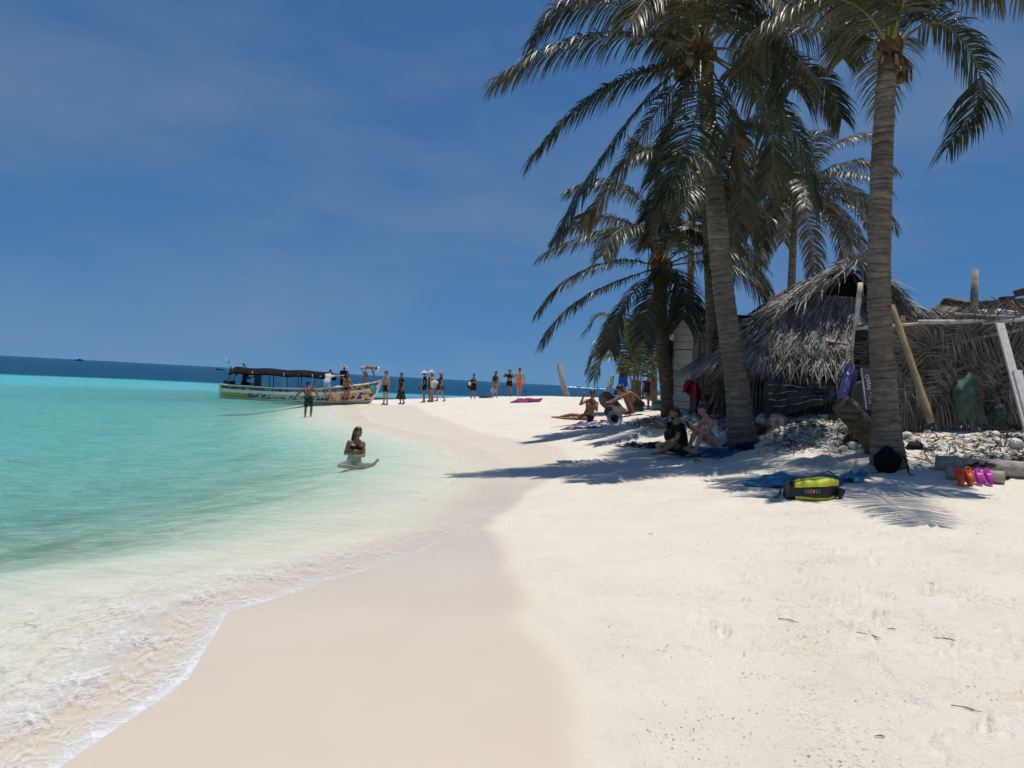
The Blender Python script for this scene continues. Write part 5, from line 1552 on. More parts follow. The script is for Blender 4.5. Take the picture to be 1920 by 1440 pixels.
def skirt(root, b, off, material, length, flare=.07, name='skirt', open_=0.0):
    k = b.k; c0 = b.pel + b.A * .10 * k
    def fn(u, v):
        a = 2 * math.pi * u; t = v
        kc = (b.knee['L'] + b.knee['R']) / 2
        c = c0.lerp(V(kc.x, kc.y, c0.z - length * k), t); c = c0 + V(0, 0, 0) + (c - c0)
        wx = lerp(.135, .135 + flare + abs(b.knee['L'].x - b.knee['R'].x) / 2 * .6 * min(1, t * 2), t); wy = lerp(.105, .11 + flare + abs(b.knee['L'].y - b.knee['R'].y) / 2 * .9, t)
        fold = 1 + .07 * t * math.sin(a * 7 + 2) + .04 * t * math.sin(a * 11)
        return c + off + V(math.cos(a) * wx * fold * k, math.sin(a) * wy * fold * k, .02 * math.sin(3 * a) * t)
    return MB().grid(fn, 40, 12).build(name, material, root, local=True)
skirt(flo, bd, fo_, MATS['floral_black'], .72, .06, 'dress_skirt')

bd = Body(1.72, False, lL=(V(.05, -.08, -1), V(0, .08, -1)), lR=(V(-.05, .08, -1), V(0, .1, -1)), aR=(V(-.15, -.05, -1), V(-.05, -.55, -1)), aL=(V(.12, 0, -1), V(-.1, -.6, -.7)), face=V(0, -1, -.05))
q = W(790, 761, 43.0); per, po_ = build_person('person in a white hat with a white towel over the shoulder', V(q.x, q.y, ground(q.x, q.y)), math.radians(-75), bd, SK_TAN,
    [('shirt', SHIRT, .016, BLACKC), ('shorts', SHORTS, .03, cloth_mat('black_shorts2', (.014, .014, .018)))], 'short', HAIR_BR, ('sun', cloth_mat('white_hat', (.68, .67, .64))))
TOWEL_AT = (per, bd, po_)
CAM_AT = rot_pt(per, bd.hand['R'] + po_)
bd = Body(1.76, False, lL=(V(.05, .1, -1), V(0, .1, -1)), lR=(V(-.05, -.06, -1), V(0, .06, -1)), face=V(.2, -1, 0))
q = W(803, 759, 44.5); build_person('person in black with a white hat at the back of the waiting group', V(q.x, q.y, ground(q.x, q.y)), math.radians(-60), bd, SK_TAN,
    [('shirt', SHIRT, .018, cloth_mat('black_shirt2', (.016, .016, .02))), ('shorts', SHORTS, .025, cloth_mat('black_shorts3', (.012, .012, .014)))], 'short', HAIR_B, ('sun', cloth_mat('white_hat2', (.66, .65, .62))))
bd = Body(1.66, True, lL=(V(.04, -.10, -1), V(0, .05, -1)), lR=(V(-.04, .12, -1), V(0, .15, -1)), aL=(V(.15, .05, -1), V(.1, -.4, -.8)), aR=(V(-.3, -.8, .3), V(.3, -.3, 1)), face=V(0, -1, .05))
q = W(805, 761, 43.2); wwb, wbo = build_person('blond woman in a white top carrying a round white bag', V(q.x, q.y, ground(q.x, q.y)), math.radians(-80), bd, SK_LIGHT,
    [('top', VEST, .014, cloth_mat('white_top', (.60, .59, .57))), ('shorts', TRUNKS, .018, cloth_mat('denim_shorts', (.035, .045, .07)))], 'shoulder', HAIR_BL, ('cap', cloth_mat('straw_cap', (.45, .36, .24))))
WHITE_BAG = rot_pt(wwb, bd.pel + wbo + V(.28, .02, .18))
bd = Body(1.65, True, lL=(V(.03, -.42, -1), V(0, .02, -1)), lR=(V(-.03, .30, -1), V(0, .42, -1)), aL=(V(.12, .25, -1), V(.05, -.2, -1)), aR=(V(-.12, -.3, -1), V(0, -.6, -1)), face=V(0, -1, -.1))
q = W(822, 761, 42.5); grn, go_ = build_person('woman in a short dark green dress striding along the sand', V(q.x, q.y, ground(q.x, q.y)), math.radians(-82), bd, SK_LIGHT,
    [('dress_top', SHIRT, .018, cloth_mat('green_dress', (.022, .032, .018), (.05, .06, .03), 12, .5, .6))], 'shoulder', HAIR_BL, ('cap', MATS['straw_cap']))
skirt(grn, bd, go_, MATS['green_dress'], .33, .05, 'dress_skirt')
bd = Body(1.66, True, lL=(V(.04, .10, -1), V(0, .12, -1)), lR=(V(-.04, -.16, -1), V(0, .04, -1)), aL=(V(.1, -.1, -1), V(-.5, -.9, .2)), aR=(V(-.15, -.1, -1), V(.2, -1, .1)), face=V(-.2, -1, -.1))
q = W(885, 751, 52.0); ws, so_ = build_person('woman wrapped in a black cloth standing alone between the two groups', V(q.x, q.y, ground(q.x, q.y)), math.radians(-25), bd, SK_TAN,
    [('wrap', {'torso': (-.3, .72), 'th': (-.3, .3)}, .03, cloth_mat('black_wrap', (.022, .02, .026)))], 'bun', HAIR_B)
skirt(ws, bd, so_, MATS['black_wrap'], .45, .03, 'wrap_skirt')
EMBLEM_AT = rot_pt(ws, bd.pel + so_ + V(-.02, -.24, .18))
bd = Body(1.70, True, lL=(V(.05, .12, -1), V(0, .12, -1)), lR=(V(-.05, -.08, -1), V(0, .06, -1)), aL=(V(.25, .05, -1), V(.1, -.2, -1)), aR=(V(-.2, -.2, -1), V(.1, -.6, -1)), head=V(0, -.05, 1))
q = W(928, 748, 50.0); wbk, wk_ = build_person('woman seen from behind with a dark backpack and patterned shorts', V(q.x, q.y, ground(q.x, q.y)), math.radians(165), bd, SK_LIGHT,
    [('top', VEST, .014, cloth_mat('grey_top', (.28, .26, .25))), ('shorts', SHORTS, .022, cloth_mat('pattern_shorts', (.30, .28, .25), (.08, .08, .08), 16, .48, .56))], 'tied', HAIR_B)
PACK_AT = (rot_pt(wbk, bd.mid + wk_ + V(0, .17, .12)), wbk)
SHOP_AT = rot_pt(wbk, bd.hand['L'] + wk_)
bd = Body(1.76, False, lL=(V(.06, .30, -1), V(0, .25, -1)), lR=(V(-.06, -.22, -1), V(0, .04, -1)), aL=(V(.6, -.2, -.4), V(-.8, -.5, .6)), aR=(V(-.6, -.3, -.3), V(.7, -.6, .7)), face=V(-.4, -1, -.1))
q = W(953, 748, 50.5); build_person('man pulling a dark shirt over his chest wearing black trunks', V(q.x, q.y, ground(q.x, q.y)), math.radians(-12), bd, SK_TAN,
    [('swim_trunks', SHORTS, .02, cloth_mat('black_trunks2', (.02, .012, .016))), ('shirt', {'torso': (.55, .97), 'ua': (-.4, .8)}, .022, cloth_mat('dark_shirt', (.02, .024, .022), (.10, .09, .06), 10, .52, .62))], 'short', HAIR_B)
bd = Body(1.80, False, lean=V(0, -.06, 1), lL=(V(.05, .32, -1), V(0, .3, -1)), lR=(V(-.05, -.18, -1), V(0, .05, -1)), aL=(V(.35, -.1, -1), V(.15, -.3, -1)), aR=(V(-.45, -.05, -1), V(-.2, -.2, -1)))
q = W(972, 747, 49.5); build_person('shirtless man in bright orange swim shorts walking away', V(q.x, q.y, ground(q.x, q.y)), math.radians(190), bd, SK_LIGHT,
    [('swim_shorts', LONGSH, .03, cloth_mat('orange_shorts', (.72, .13, .035)))], 'short', HAIR_B)
bd = Body(1.74, False, lL=(V(.09, -.05, -1), V(.05, .02, -1)), lR=(V(-.12, .06, -1), V(-.05, .1, -1)), aL=(V(.35, -.4, -.7), V(-.6, -.8, .3)), aR=(V(-.3, -.4, -.7), V(.6, -.8, .35)))
q = W(1165, 748, 34.0); build_person('person in blue shorts standing half hidden by the young palm', V(q.x, q.y, ground(q.x, q.y)), math.radians(-20), bd, SK_BROWN,
    [('shorts', LONGSH, .03, cloth_mat('blue_shorts', (.012, .06, .28))), ('shirt', SHIRT, .018, cloth_mat('dark_blue_shirt', (.03, .035, .06)))], 'short', HAIR_B)
# ================================================================== tour boat
bs_, bb_ = W(415, 748, 40.5), W(715, 748, 42.0)
hdg = math.atan2(bb_.y - bs_.y, bb_.x - bs_.x); BL = math.hypot(bb_.x - bs_.x, bb_.y - bs_.y)
boat = empty('tour_boat', (bs_.x, bs_.y, 0), 'long painted wooden tour boat with a dark canopy run up on the sand', 'boat', rz=hdg)
def bpos(x, y, z): return boat.location + Matrix.Rotation(hdg, 3, 'Z') @ Vector((x, y, z))
def sheer(t): return float(np.interp(t, [0, .35, .6, .8, .92, 1], [.74, .70, .78, 1.0, 1.18, 1.38]))
def keel(t): return float(np.interp(t, [0, .1, .7, .88, .93, .97, 1], [-.10, -.16, -.14, .0, .12, .62, 1.30]))
def half(t): return max(.012, .92 * (1 - .10 * max(0, (.3 - t) / .3)) * (1 - max(0, (t - .42) / .58) ** 2.3))
def hull_pt(t, r, side, out=0.0):
    """r 0 keel .. 1 sheer"""
    zk, zs, hb = keel(t), sheer(t), half(t)
    yy = hb * min(1, (r / .28) ** .8 * .80 if r < .28 else .80 + .20 * ((r - .28) / .72) ** .9)
    return Vector((t * BL, side * (yy + out), lerp(zk, zs, r)))
def paint(name, cols, sc, seed):
    M, t, N, ln = nodes(name)
    o_ = N('ShaderNodeOutputMaterial'); b_ = N('ShaderNodeBsdfPrincipled'); ln(b_.outputs[0], o_.inputs[0]); tc_ = N('ShaderNodeTexCoord')
    mp_ = N('ShaderNodeMapping'); mp_.inputs['Location'].default_value = (seed, seed * 2, 0); ln(tc_.outputs['Object'], mp_.inputs['Vector'])
    nz_ = N('ShaderNodeTexNoise'); nz_.inputs['Scale'].default_value = sc; nz_.inputs['Detail'].default_value = 3; ln(mp_.outputs[0], nz_.inputs['Vector'])
    r_ = N('ShaderNodeValToRGB'); r_.color_ramp.interpolation = 'CONSTANT'
    while len(r_.color_ramp.elements) < len(cols): r_.color_ramp.elements.new(.5)
    for i, c in enumerate(cols):
        r_.color_ramp.elements[i].position = .30 + .42 * i / len(cols) if i else 0; r_.color_ramp.elements[i].color = (*c, 1)
    ln(nz_.outputs['Fac'], r_.inputs[0]); ln(r_.outputs[0], b_.inputs['Base Color']); b_.inputs['Roughness'].default_value = .5
    MATS[name] = M
    return M
BW = mat('boat_white', (.70, .73, .71), .5, .35, noise=((.58, .61, .59), 4, .45, .65))
HULL_BOW = paint('hull_paint_bow', [(.03, .03, .07), (.70, .42, .05), (.70, .50, .40), (.03, .035, .08), (.72, .45, .06), (.42, .18, .07)], 2.0, 1)
HULL_MID = paint('hull_paint_middle', [(.03, .05, .09), (.34, .46, .42), (.04, .05, .08), (.46, .54, .50), (.22, .36, .12), (.03, .05, .09)], 2.6, 5)
HULL_STERN = paint('hull_paint_stern', [(.34, .07, .04), (.22, .36, .06), (.50, .36, .08), (.28, .40, .08), (.34, .07, .04)], 2.2, 9)
HULL_TOP = paint('hull_paint_upper', [(.02, .03, .05), (.04, .10, .15), (.18, .26, .26), (.02, .03, .04), (.05, .12, .18), (.30, .30, .22)], 3.0, 13)
HULL_TOPS = paint('hull_paint_upper_stern', [(.16, .04, .03), (.07, .04, .04), (.26, .08, .05), (.30, .26, .22), (.10, .03, .03)], 3.0, 17)
HULL_TOPB = paint('hull_paint_upper_bow', [(.03, .05, .03), (.08, .10, .03), (.45, .28, .04), (.03, .04, .05), (.12, .13, .05)], 2.4, 21)
h = MB()
for sd in (-1, 1):
    h.grid(lambda u, v: hull_pt(u, v, sd), 44, 12)
vs = [hull_pt(0, j / 11, -1) for j in range(12)] + [hull_pt(0, j / 11, 1) for j in range(11, -1, -1)]
h.add(vs, [tuple(range(24))])
h.build('hull', BW, boat, local=True, solid=.03)
def band(name, r0, r1, t0, t1, m_, wave=0.0):
    for sd in (-1, 1):
        MB().grid(lambda u, v: hull_pt(lerp(t0, t1, u), lerp(r0 + wave * math.sin(u * 20), r1 + wave * math.sin(u * 14 + 1), v), sd, .022), 30, 5).build(name, m_, boat, local=True)
band('upper_band', .76, .945, .012, .28, HULL_TOPS, .006); band('upper_band', .76, .945, .282, .72, HULL_TOP, .006); band('upper_band', .74, .945, .722, .975, HULL_TOPB, .006)
band('lower_band', .06, .57, .012, .20, HULL_STERN, .008); band('lower_band', .06, .57, .202, .64, HULL_MID, .008); band('lower_band', .18, .62, .642, .965, HULL_BOW, .01)
for sd in (-1, 1):
    MB().tube([hull_pt(i / 30, 1.0, sd, .02) for i in range(31)], .032, 6).build('gunwale', BW, boat, local=True)
MB().grid(lambda u, v: Vector((lerp(.02, .80, u) * BL, (v - .5) * 1.7 * half(lerp(.02, .80, u)) * .98, .34)), 20, 6).build('deck_floor', mat('deck_grey', (.20, .20, .19), .8, .2), boat, local=True)
MB().grid(lambda u, v: Vector((lerp(.79, .985, u) * BL, (v - .5) * 1.9 * half(lerp(.79, .985, u)), sheer(lerp(.79, .985, u)) - .07)), 16, 5).build('foredeck', BW, boat, local=True)
for t in (.22, .34, .46, .58, .70):
    MB().box((t * BL, 0, .55), (.32, 1.7, .05)).build('bench', BW, boat, local=True, smooth=False)
CANV = mat('canopy_black', (.010, .010, .013), .9, .08, noise=((.018, .018, .02), 3, .4, .65), bump=.3, bscale=6)
ct0, ct1 = .055, .700
def can(u, v):
    t = lerp(ct0, ct1, u); a = (v - .5) * 2
    z = 1.67 + .012 * math.sin(u * 19) + .018 * math.cos(u * 3 * 2 * math.pi) - .36 * abs(a) ** 4 - .12 * max(0, (u - .9) / .1) ** 2 - .10 * max(0, (.05 - u) / .05)
    return Vector((t * BL, a * (.98 - .02 * math.cos(u * 40)), z))
MB().grid(can, 60, 16).build('canopy', CANV, boat, local=True, solid=.015)
POSTW = mat('boat_post', (.32, .33, .33), .5, .4)
for i, t in enumerate((.065, .195, .30, .385, .475, .56, .655)):
    for sd in (-1, 1):
        x = t * BL; MB().tube([(x - (.22 if i == 0 else 0), sd * half(t) * .95, sheer(t) - .02), (x + (.10 if i == 0 else 0), sd * .93, 1.50)], .022, 6).build('canopy_post', WOODD if i in (0, 2, 4) else POSTW, boat, local=True)
MB().box((.225 * BL, -.55, 1.05), (.36, .06, .85)).build('console_panel', mat('console_dark', (.02, .025, .035), .4, .4), boat, local=True, smooth=False)
MB().box((.045 * BL, 0, .82), (.55, .42, .26), None, .03).build('outboard_motor', mat('motor_black', (.015, .015, .018), .35, .5), boat, local=True, bevel=.05)
fp = MB().tube([(.075 * BL, -.6, 1.45), (.022 * BL, -.62, 2.12)], .016, 6).build('flag_pole', POSTW, boat, local=True)
MB().grid(lambda u, v: Vector((lerp(.068, .024, v) * BL + u * .14, -.6 + .05 * math.sin(u * 5 + v * 6), lerp(1.52, 2.1, v) - u * .10)), 8, 12).build('flag', mat('flag_white', (.62, .62, .64), .8, .2, noise=((.03, .05, .25), 4, .62, .64)), fp, local=True)
fp = MB().tube([(.128 * BL, 0, 1.70), (.105 * BL, 0, 2.0)], .014, 6).build('flag_pole', POSTW, boat, local=True)
MB().grid(lambda u, v: Vector((lerp(.122, .107, v) * BL + u * .16, .03 * math.sin(u * 5), lerp(1.76, 1.97, v) - u * .07)), 8, 6).build('flag', mat('flag_small', (.60, .58, .5), .8, .2, noise=((.35, .04, .04), 5, .5, .53)), fp, local=True)
rp0 = MB().tube([(.61 * BL, -.9, 1.45), (.60 * BL, -.98, 1.1), (.575 * BL, -.95, .8)], .012, 5).build('mooring_line', POLE_WHITE, boat, local=True)

bd = Body(1.70, False, lean=V(0, -.08, 1), lL=(V(.1, -1, -.05), V(0, -.1, -1)), lR=(V(-.1, -1, -.05), V(0, -.1, -1)), aL=(V(.1, -.7, -.8), V(-.1, -1, .4)), aR=(V(-.1, -.7, -.8), V(.1, -1, .4)))
build_person('dark clothed person sitting at the stern under the boat canopy', bpos(.135 * BL, -.15, .34), hdg + math.radians(90), bd, SK_DARK, [('shirt', SHIRT, .016, BLACKC), ('shorts', SHORTS, .02, BLACKC)], 'short', HAIR_B, anchor='pelvis')
bd = Body(1.68, True, aL=(V(.2, -.1, -1), V(-.3, -.8, -.3)), aR=(V(-.2, -.1, -1), V(.3, -.8, -.3)))
build_person('person in dark clothes and a wide sun hat standing in the boat', bpos(.755 * BL, .15, .36), hdg + math.radians(20), bd, SK_BROWN, [('shirt', SHIRT, .02, cloth_mat('dark_dress', (.03, .02, .022))), ('shorts', LONGSH, .03, cloth_mat('dark_skirt', (.02, .018, .02)))], 'short', HAIR_B, ('sun', cloth_mat('straw_hat', (.42, .38, .28)), BLACKC))
bd = Body(1.66, True, lean=V(-.15, -.55, 1), side=V(1, 0, .1), lL=(V(.05, -.75, -.55), V(.0, .25, -1)), lR=(V(-.30, -.05, -1), V(-.05, .20, -1)), aR=(V(-1, -.25, .05), V(-1, -.2, .15)), aL=(V(.3, -.5, -.8), V(.1, -.4, -1)), head=V(-.1, -.6, .8), face=V(0, -1, -.5))
build_person('woman in a white top and pale shorts climbing over the side', bpos(.678 * BL, -1.08, .20), hdg + math.radians(172), bd, SK_LIGHT, [('top', SHIRT, .014, cloth_mat('white_shirt', (.60, .60, .60))), ('shorts', SHORTS, .022, cloth_mat('pale_blue_shorts', (.42, .45, .55), (.20, .26, .42), 18, .5, .55))], 'bun', HAIR_BR, anchor='R')
bd = Body(1.74, False, lean=V(0, -.9, .5), bend=.5, lL=(V(.10, -.65, -1), V(0, .55, -1)), lR=(V(-.10, -.30, -1), V(0, .45, -1)), aL=(V(.1, -.25, -1), V(0, -.35, -1)), aR=(V(-.1, -.35, -1), V(0, -.2, -1)), head=V(0, -1, -.1), face=V(0, -.5, -1))
build_person('man in a white hat bending over on the foredeck of the boat', bpos(.885 * BL, -.05, sheer(.87) - .10), hdg + math.radians(90), bd, SK_TAN, [('swim_shorts', SHORTS, .022, cloth_mat('blue_white_shorts', (.50, .54, .62), (.08, .14, .45), 9, .5, .54))], 'short', HAIR_B, ('sun', cloth_mat('white_hat3', (.70, .69, .66))))

# ------------------------------------------------------------------ far boats and surf on the reef
def skiff(label, px, py, d, length, dark=True, rz=0.0, fig=True, cabin=False):
    p = W(px, py, d); o = empty('motor_skiff', (p.x, p.y, 0), label, 'boat', rz=rz)
    m_ = mat('skiff_dark', (.02, .02, .024), .5, .3) if dark else mat('skiff_white', (.66, .68, .70), .4, .4)
    def fn(sd):
        return lambda u, v: Vector(((u - .5) * length, sd * .14 * length * (1 - abs(u * 1.25 - .5) ** 3 if u > .4 else .95) * (.55 + .45 * v) * max(0, 1 - max(0, (u - .55) / .45) ** 2), lerp(-.05, .095 * length + .05 * length * max(0, u - .4), v)))
    b = MB(); b.grid(fn(1), 18, 5); b.grid(fn(-1), 18, 5); b.add([fn(1)(0, j / 4) for j in range(5)] + [fn(-1)(0, j / 4) for j in range(4, -1, -1)], [tuple(range(10))])
    b.build('hull', m_, o, local=True, solid=.04)
    MB().box((-.48 * length, 0, .12 * length), (.05 * length, .06 * length, .16 * length)).build('outboard_motor', mat('motor_black', (.015, .015, .018), .35, .5), o, local=True, smooth=False)
    if cabin: MB().box((.05 * length, 0, .16 * length), (.35 * length, .16 * length, .10 * length)).build('cabin', m_, o, local=True, smooth=False, bevel=.05)
    if fig:
        b = MB(); b.tube([(-.33 * length, 0, .08 * length), (-.31 * length, 0, .8), (-.31 * length, 0, 1.15)], [.22, .24, .12], 8); b.ell((-.31 * length, 0, 1.32), .13); b.build('helmsman', mat('motor_black', (.015, .015, .018), .35, .5), o, local=True)
    return o
skiff('small dark motor skiff with a helmsman left of the tour boat', 413, 695, 420.0, 4.2)
skiff('tiny dark boat on the horizon far out at the left', 148, 677, 1000.0, 11.0, True, 0.0, False, True)
skiff('white skiff moored beyond the palms at the far shore', 1192, 735, 110.0, 6.5, False, .3, False)
SURF = mat('surf_white', (.80, .83, .86), .7, .2)
for px, w_, hh in ((1072, 26, 1.3), (1094, 14, 1.0), (1110, 18, .9), (1132, 22, .8)):
    p = W(px, 724, 880.0); rs = random.Random(px); b = MB()
    L_ = w_ / F_PX * 880
    b.grid(lambda u, v: Vector((p.x + (u - .5) * L_, p.y + (v - .5) * 8 + math.sin(u * 5) * 3, hh * math.sin(math.pi * v) * (math.sin(math.pi * u) ** .6) * (.7 + .3 * math.sin(u * 23 + px)))), 40, 8)
    tag(b.build('breaking_wave', SURF), {1072: 'widest white breaker on the far reef, just right of the lone stump', 1094: 'narrow white breaker on the far reef, second from the left', 1110: 'white breaker on the far reef, third from the left', 1132: 'rightmost faint white breaker on the far reef'}[px], 'wave', kind='structure')

# ------------------------------------------------------------------ things people carry
def bag(name, c, w_, d_, h_, material, label, cat='bag', seed=1, rz=0.0, top=.45, handles=None):
    rs = random.Random(seed); ph = [rs.uniform(0, 6) for _ in range(5)]; c = Vector(c); R_ = Matrix.Rotation(rz, 3, 'Z')
    vs = []; fs = []; nu, nv = 28, 16
    for j in range(nv):
        t = j / (nv - 1); pr = math.sin(math.pi * (.08 + .92 * t * .86)) ** .55 * (1 - (1 - top) * max(0, (t - .6) / .4) ** 1.3)
        for i in range(nu):
            a = 2 * math.pi * i / nu
            r = pr * (1 + .06 * math.sin(3 * a + ph[0] + 4 * t) + .04 * math.sin(7 * a + ph[1] + 5 * t))
            vs.append(c + R_ @ Vector((math.cos(a) * w_ / 2 * r, math.sin(a) * d_ / 2 * r, t * h_)))
    for j in range(nv - 1):
        for i in range(nu):
            a = j * nu + i; b = j * nu + (i + 1) % nu; fs.append((a, b, b + nu, a + nu))
    fs.append(tuple(range(nu - 1, -1, -1))); fs.append(tuple(range((nv - 1) * nu, nv * nu)))
    m_ = MB(); m_.add(vs, fs)
    root = empty(name, c, label, cat)
    m_.build('bag_body', material, root)
    if handles:
        for s_ in (-1, 1):
            MB().tube([c + R_ @ Vector((-w_ * .22, s_ * .02, h_ * .93)), c + R_ @ Vector((0, s_ * .02, h_ + handles)), c + R_ @ Vector((w_ * .22, s_ * .02, h_ * .93))], .008, 5).build('handle', material, root)
    return root
bag('beach_bag', TEAL_BAG + V(-.05, 0, -.52), .34, .2, .42, mat('teal_bag', (.07, .36, .34), .6, .3, noise=((.04, .22, .22), 5, .4, .6)), 'teal carrier bag held by the man at the bow', seed=2, handles=.12)
bag('beach_bag', WHITE_BAG + V(.1, -.1, -.28), .46, .30, .46, mat('white_bag', (.62, .61, .58), .7, .2, noise=((.48, .47, .44), 5, .4, .6)), 'round white shoulder bag of the blond woman', seed=4, handles=.16)
bag('camera_bag', CAM_AT + V(-.05, 0, -.14), .18, .14, .20, mat('motor_black', (.015, .015, .018), .35, .5), 'small black camera hanging from the towel carrier\'s hand', 'camera', seed=5)
eb_ = bag('beach_bag', EMBLEM_AT + V(-.12, -.05, -.42), .44, .12, .58, mat('black_bag', (.018, .018, .022), .7, .2), 'black bag with a round white emblem held by the lone woman', seed=6, rz=-.35)
ec = EMBLEM_AT + V(-.15, -.14, -.08)
MB().lathe([(.005, .0), (.13, .0), (.13, -.012)], ec, Euler((math.radians(90), 0, -.35)).to_matrix(), 20).build('emblem', mat('emblem_white', (.66, .66, .68), .7, .2, noise=((.12, .12, .14), 11, .58, .62)), eb_)
pk, pr_ = PACK_AT
bag('backpack', pk + V(0, 0, -.22), .32, .2, .46, mat('pack_dark', (.025, .027, .035), .75, .2), 'dark backpack on the back of the woman in patterned shorts', 'backpack', 7, math.radians(165))
bag('beach_bag', SHOP_AT + V(.12, 0, -.50), .34, .22, .42, MATS['white_bag'], 'white and red tote hanging beside the woman with the backpack', seed=8, handles=.1)
# towel over the shoulder
tp_, tb_, to_ = TOWEL_AT
def towel_fn(u, v):
    a = (v - .5) * 2; sh_ = tb_.nb + to_ + V(.10, 0, 0)
    return sh_ + V(.02 + .13 * (u - .5) + .05 * abs(a), a * .20 if abs(a) < .45 else math.copysign(.09 + .05 * abs(a), a) * 1.15, .045 - max(0, abs(a) - .25) * .62 + .012 * math.sin(u * 14))
MB().grid(lambda u, v: towel_fn(u, v), 12, 26).build('shoulder_towel', mat('towel_white', (.66, .64, .60), .9, .1), tp_, local=True, solid=.012)

# ------------------------------------------------------------------ cloths on the sand
def sand_cloth(name, corners, material, label, cat='towel', nu=34, nv=16, wr=.012, thick=.006, lift=.012, pts=None):
    P_ = pts or [G(*c, dmin=6) for c in corners]
    rs = random.Random(zlib.crc32(label.encode()) % 997); ph = [rs.uniform(0, 6) for _ in range(4)]
    U_, V_ = np.meshgrid(np.linspace(0, 1, nu), np.linspace(0, 1, nv)); U_ = U_.ravel(); V_ = V_.ravel()
    q0, q1, q2, q3 = [np.array(p) for p in P_]
    P2 = (q0 * (1 - U_)[:, None] + q1 * U_[:, None]) * (1 - V_)[:, None] + (q3 * (1 - U_)[:, None] + q2 * U_[:, None]) * V_[:, None]
    w_ = wr * (np.sin(U_ * 13 + ph[0] + 4 * V_) + .7 * np.sin(V_ * 9 + ph[1] - 6 * U_) + .5 * np.sin(U_ * 29 + V_ * 11 + ph[2]))
    X = P2[:, 0] + .02 * np.sin(V_ * 12 + ph[2]); Y = P2[:, 1] + .03 * np.sin(U_ * 17 + ph[3]) * (1 - np.abs(2 * V_ - 1))
    Z = groundv(X, Y) + lift + np.maximum(0, w_ + wr * .8)
    b = MB(); b.add(np.stack([X, Y, Z], 1).tolist(), [(j * nu + i, j * nu + i + 1, (j + 1) * nu + i + 1, (j + 1) * nu + i) for j in range(nv - 1) for i in range(nu - 1)])
    return tag(b.build(name, material, solid=thick), label, cat)
NAVYP = mat('navy_white_print', (.022, .026, .085), .9, .1, noise=((.50, .48, .50), 9, .535, .56), detail=2)
sand_cloth('beach_towel', [(1050, 807), (1128, 803), (1166, 791), (1090, 793)], NAVYP, 'navy and white patterned towel under the sunbathing woman')
BLUEP = mat('blue_print', (.012, .085, .19), .9, .1, noise=((.10, .28, .36), 10, .54, .57), detail=2)
sand_cloth('beach_towel', [(1226, 851), (1352, 859), (1392, 843), (1290, 838)], BLUEP, 'blue patterned towel under the seated couple')
sand_cloth('sarong', [(1152, 838), (1236, 843), (1250, 832), (1176, 831)], mat('black_print', (.015, .015, .018), .9, .1, noise=((.42, .41, .40), 13, .575, .60), detail=2), 'black and white sarong spread left of the seated couple', 'sarong')
NET = mat('blue_net', (.03, .23, .36), .7, .2, noise=((.12, .42, .55), 7, .4, .65), trans=.25)
sand_cloth('blue_wrap', [(1392, 913), (1560, 921), (1600, 900), (1430, 895)], NET, 'crumpled light blue wrap lying under the yellow and black bag', 'wrap', 46, 18, .022)
sand_cloth('blue_wrap', [(1545, 914), (1618, 903), (1628, 891), (1580, 893)], NET, 'blue wrap end twisted towards the black backpack', 'wrap', 30, 12, .03)
sand_cloth('purple_cloth', [(955, 756), (1012, 754), (1018, 748), (975, 748)], mat('magenta_cloth', (.24, .03, .12), .85, .1, noise=((.10, .02, .09), 3, .5, .6)), 'magenta towel crumpled on the far sand below the orange shorts man', 'towel', 30, 10, .018)
# straw hat on its side, red disc, black sling bag by the crouching man
hc_ = G(1152, 797, dmin=18) + V(0, 0, .17)
ht = empty('sun_hat', hc_, 'white straw hat with dark lining lying on its edge', 'hat')
HR = Euler((math.radians(72), 0, math.radians(8))).to_matrix()
MB().lathe([(.215, .015), (.20, .0), (.105, -.012), (.098, -.05), (.085, -.09), (.004, -.10)], hc_, HR, 26).build('brim_and_crown', mat('straw_white', (.60, .60, .58), .85, .1, noise=((.42, .42, .41), 20, .4, .6)), ht, solid=.008)
MB().lathe([(.10, -.006), (.092, -.05), (.004, -.075)], hc_ + HR @ V(0, 0, .016), HR, 22).build('lining', mat('lining_dark', (.05, .06, .065), .9, .1), ht)
rd = G(1136, 791, dmin=18)
tag(MB().lathe([(.004, .05), (.14, .05), (.17, .03), (.16, .0), (.004, .0)], rd, None, 22).build('red_disc', mat('red_plastic', (.42, .03, .03), .45, .4)), 'flat red plastic disc on the patterned towel', 'frisbee')
bag('sling_bag', G(1141, 788, dmin=18) + V(0, 0, .08), .26, .16, .34, mat('motor_black', (.015, .015, .018), .35, .5), 'small black bag in the crouching man\'s hands', seed=11)
bag('round_backpack', on_sand(1262, 832, 15.6), .40, .26, .42, mat('pack_black', (.014, .014, .016), .6, .3), 'rounded black backpack standing behind the man in black', 'backpack', 12, .4, .5)
bag('plastic_bag', on_sand(1357, 834, 14.9), .26, .2, .30, mat('bag_bluewhite', (.50, .54, .60), .5, .3, noise=((.05, .14, .34), 5, .5, .56)), 'crumpled white and blue plastic bag behind the woman in white', seed=13)
sand_cloth('dark_bundle', [(1370, 846), (1412, 845), (1414, 837), (1378, 836)], mat('navy_bundle', (.012, .014, .05), .8, .2), 'dark navy garment dropped right of the seated couple', 'garment', 24, 12, .045)

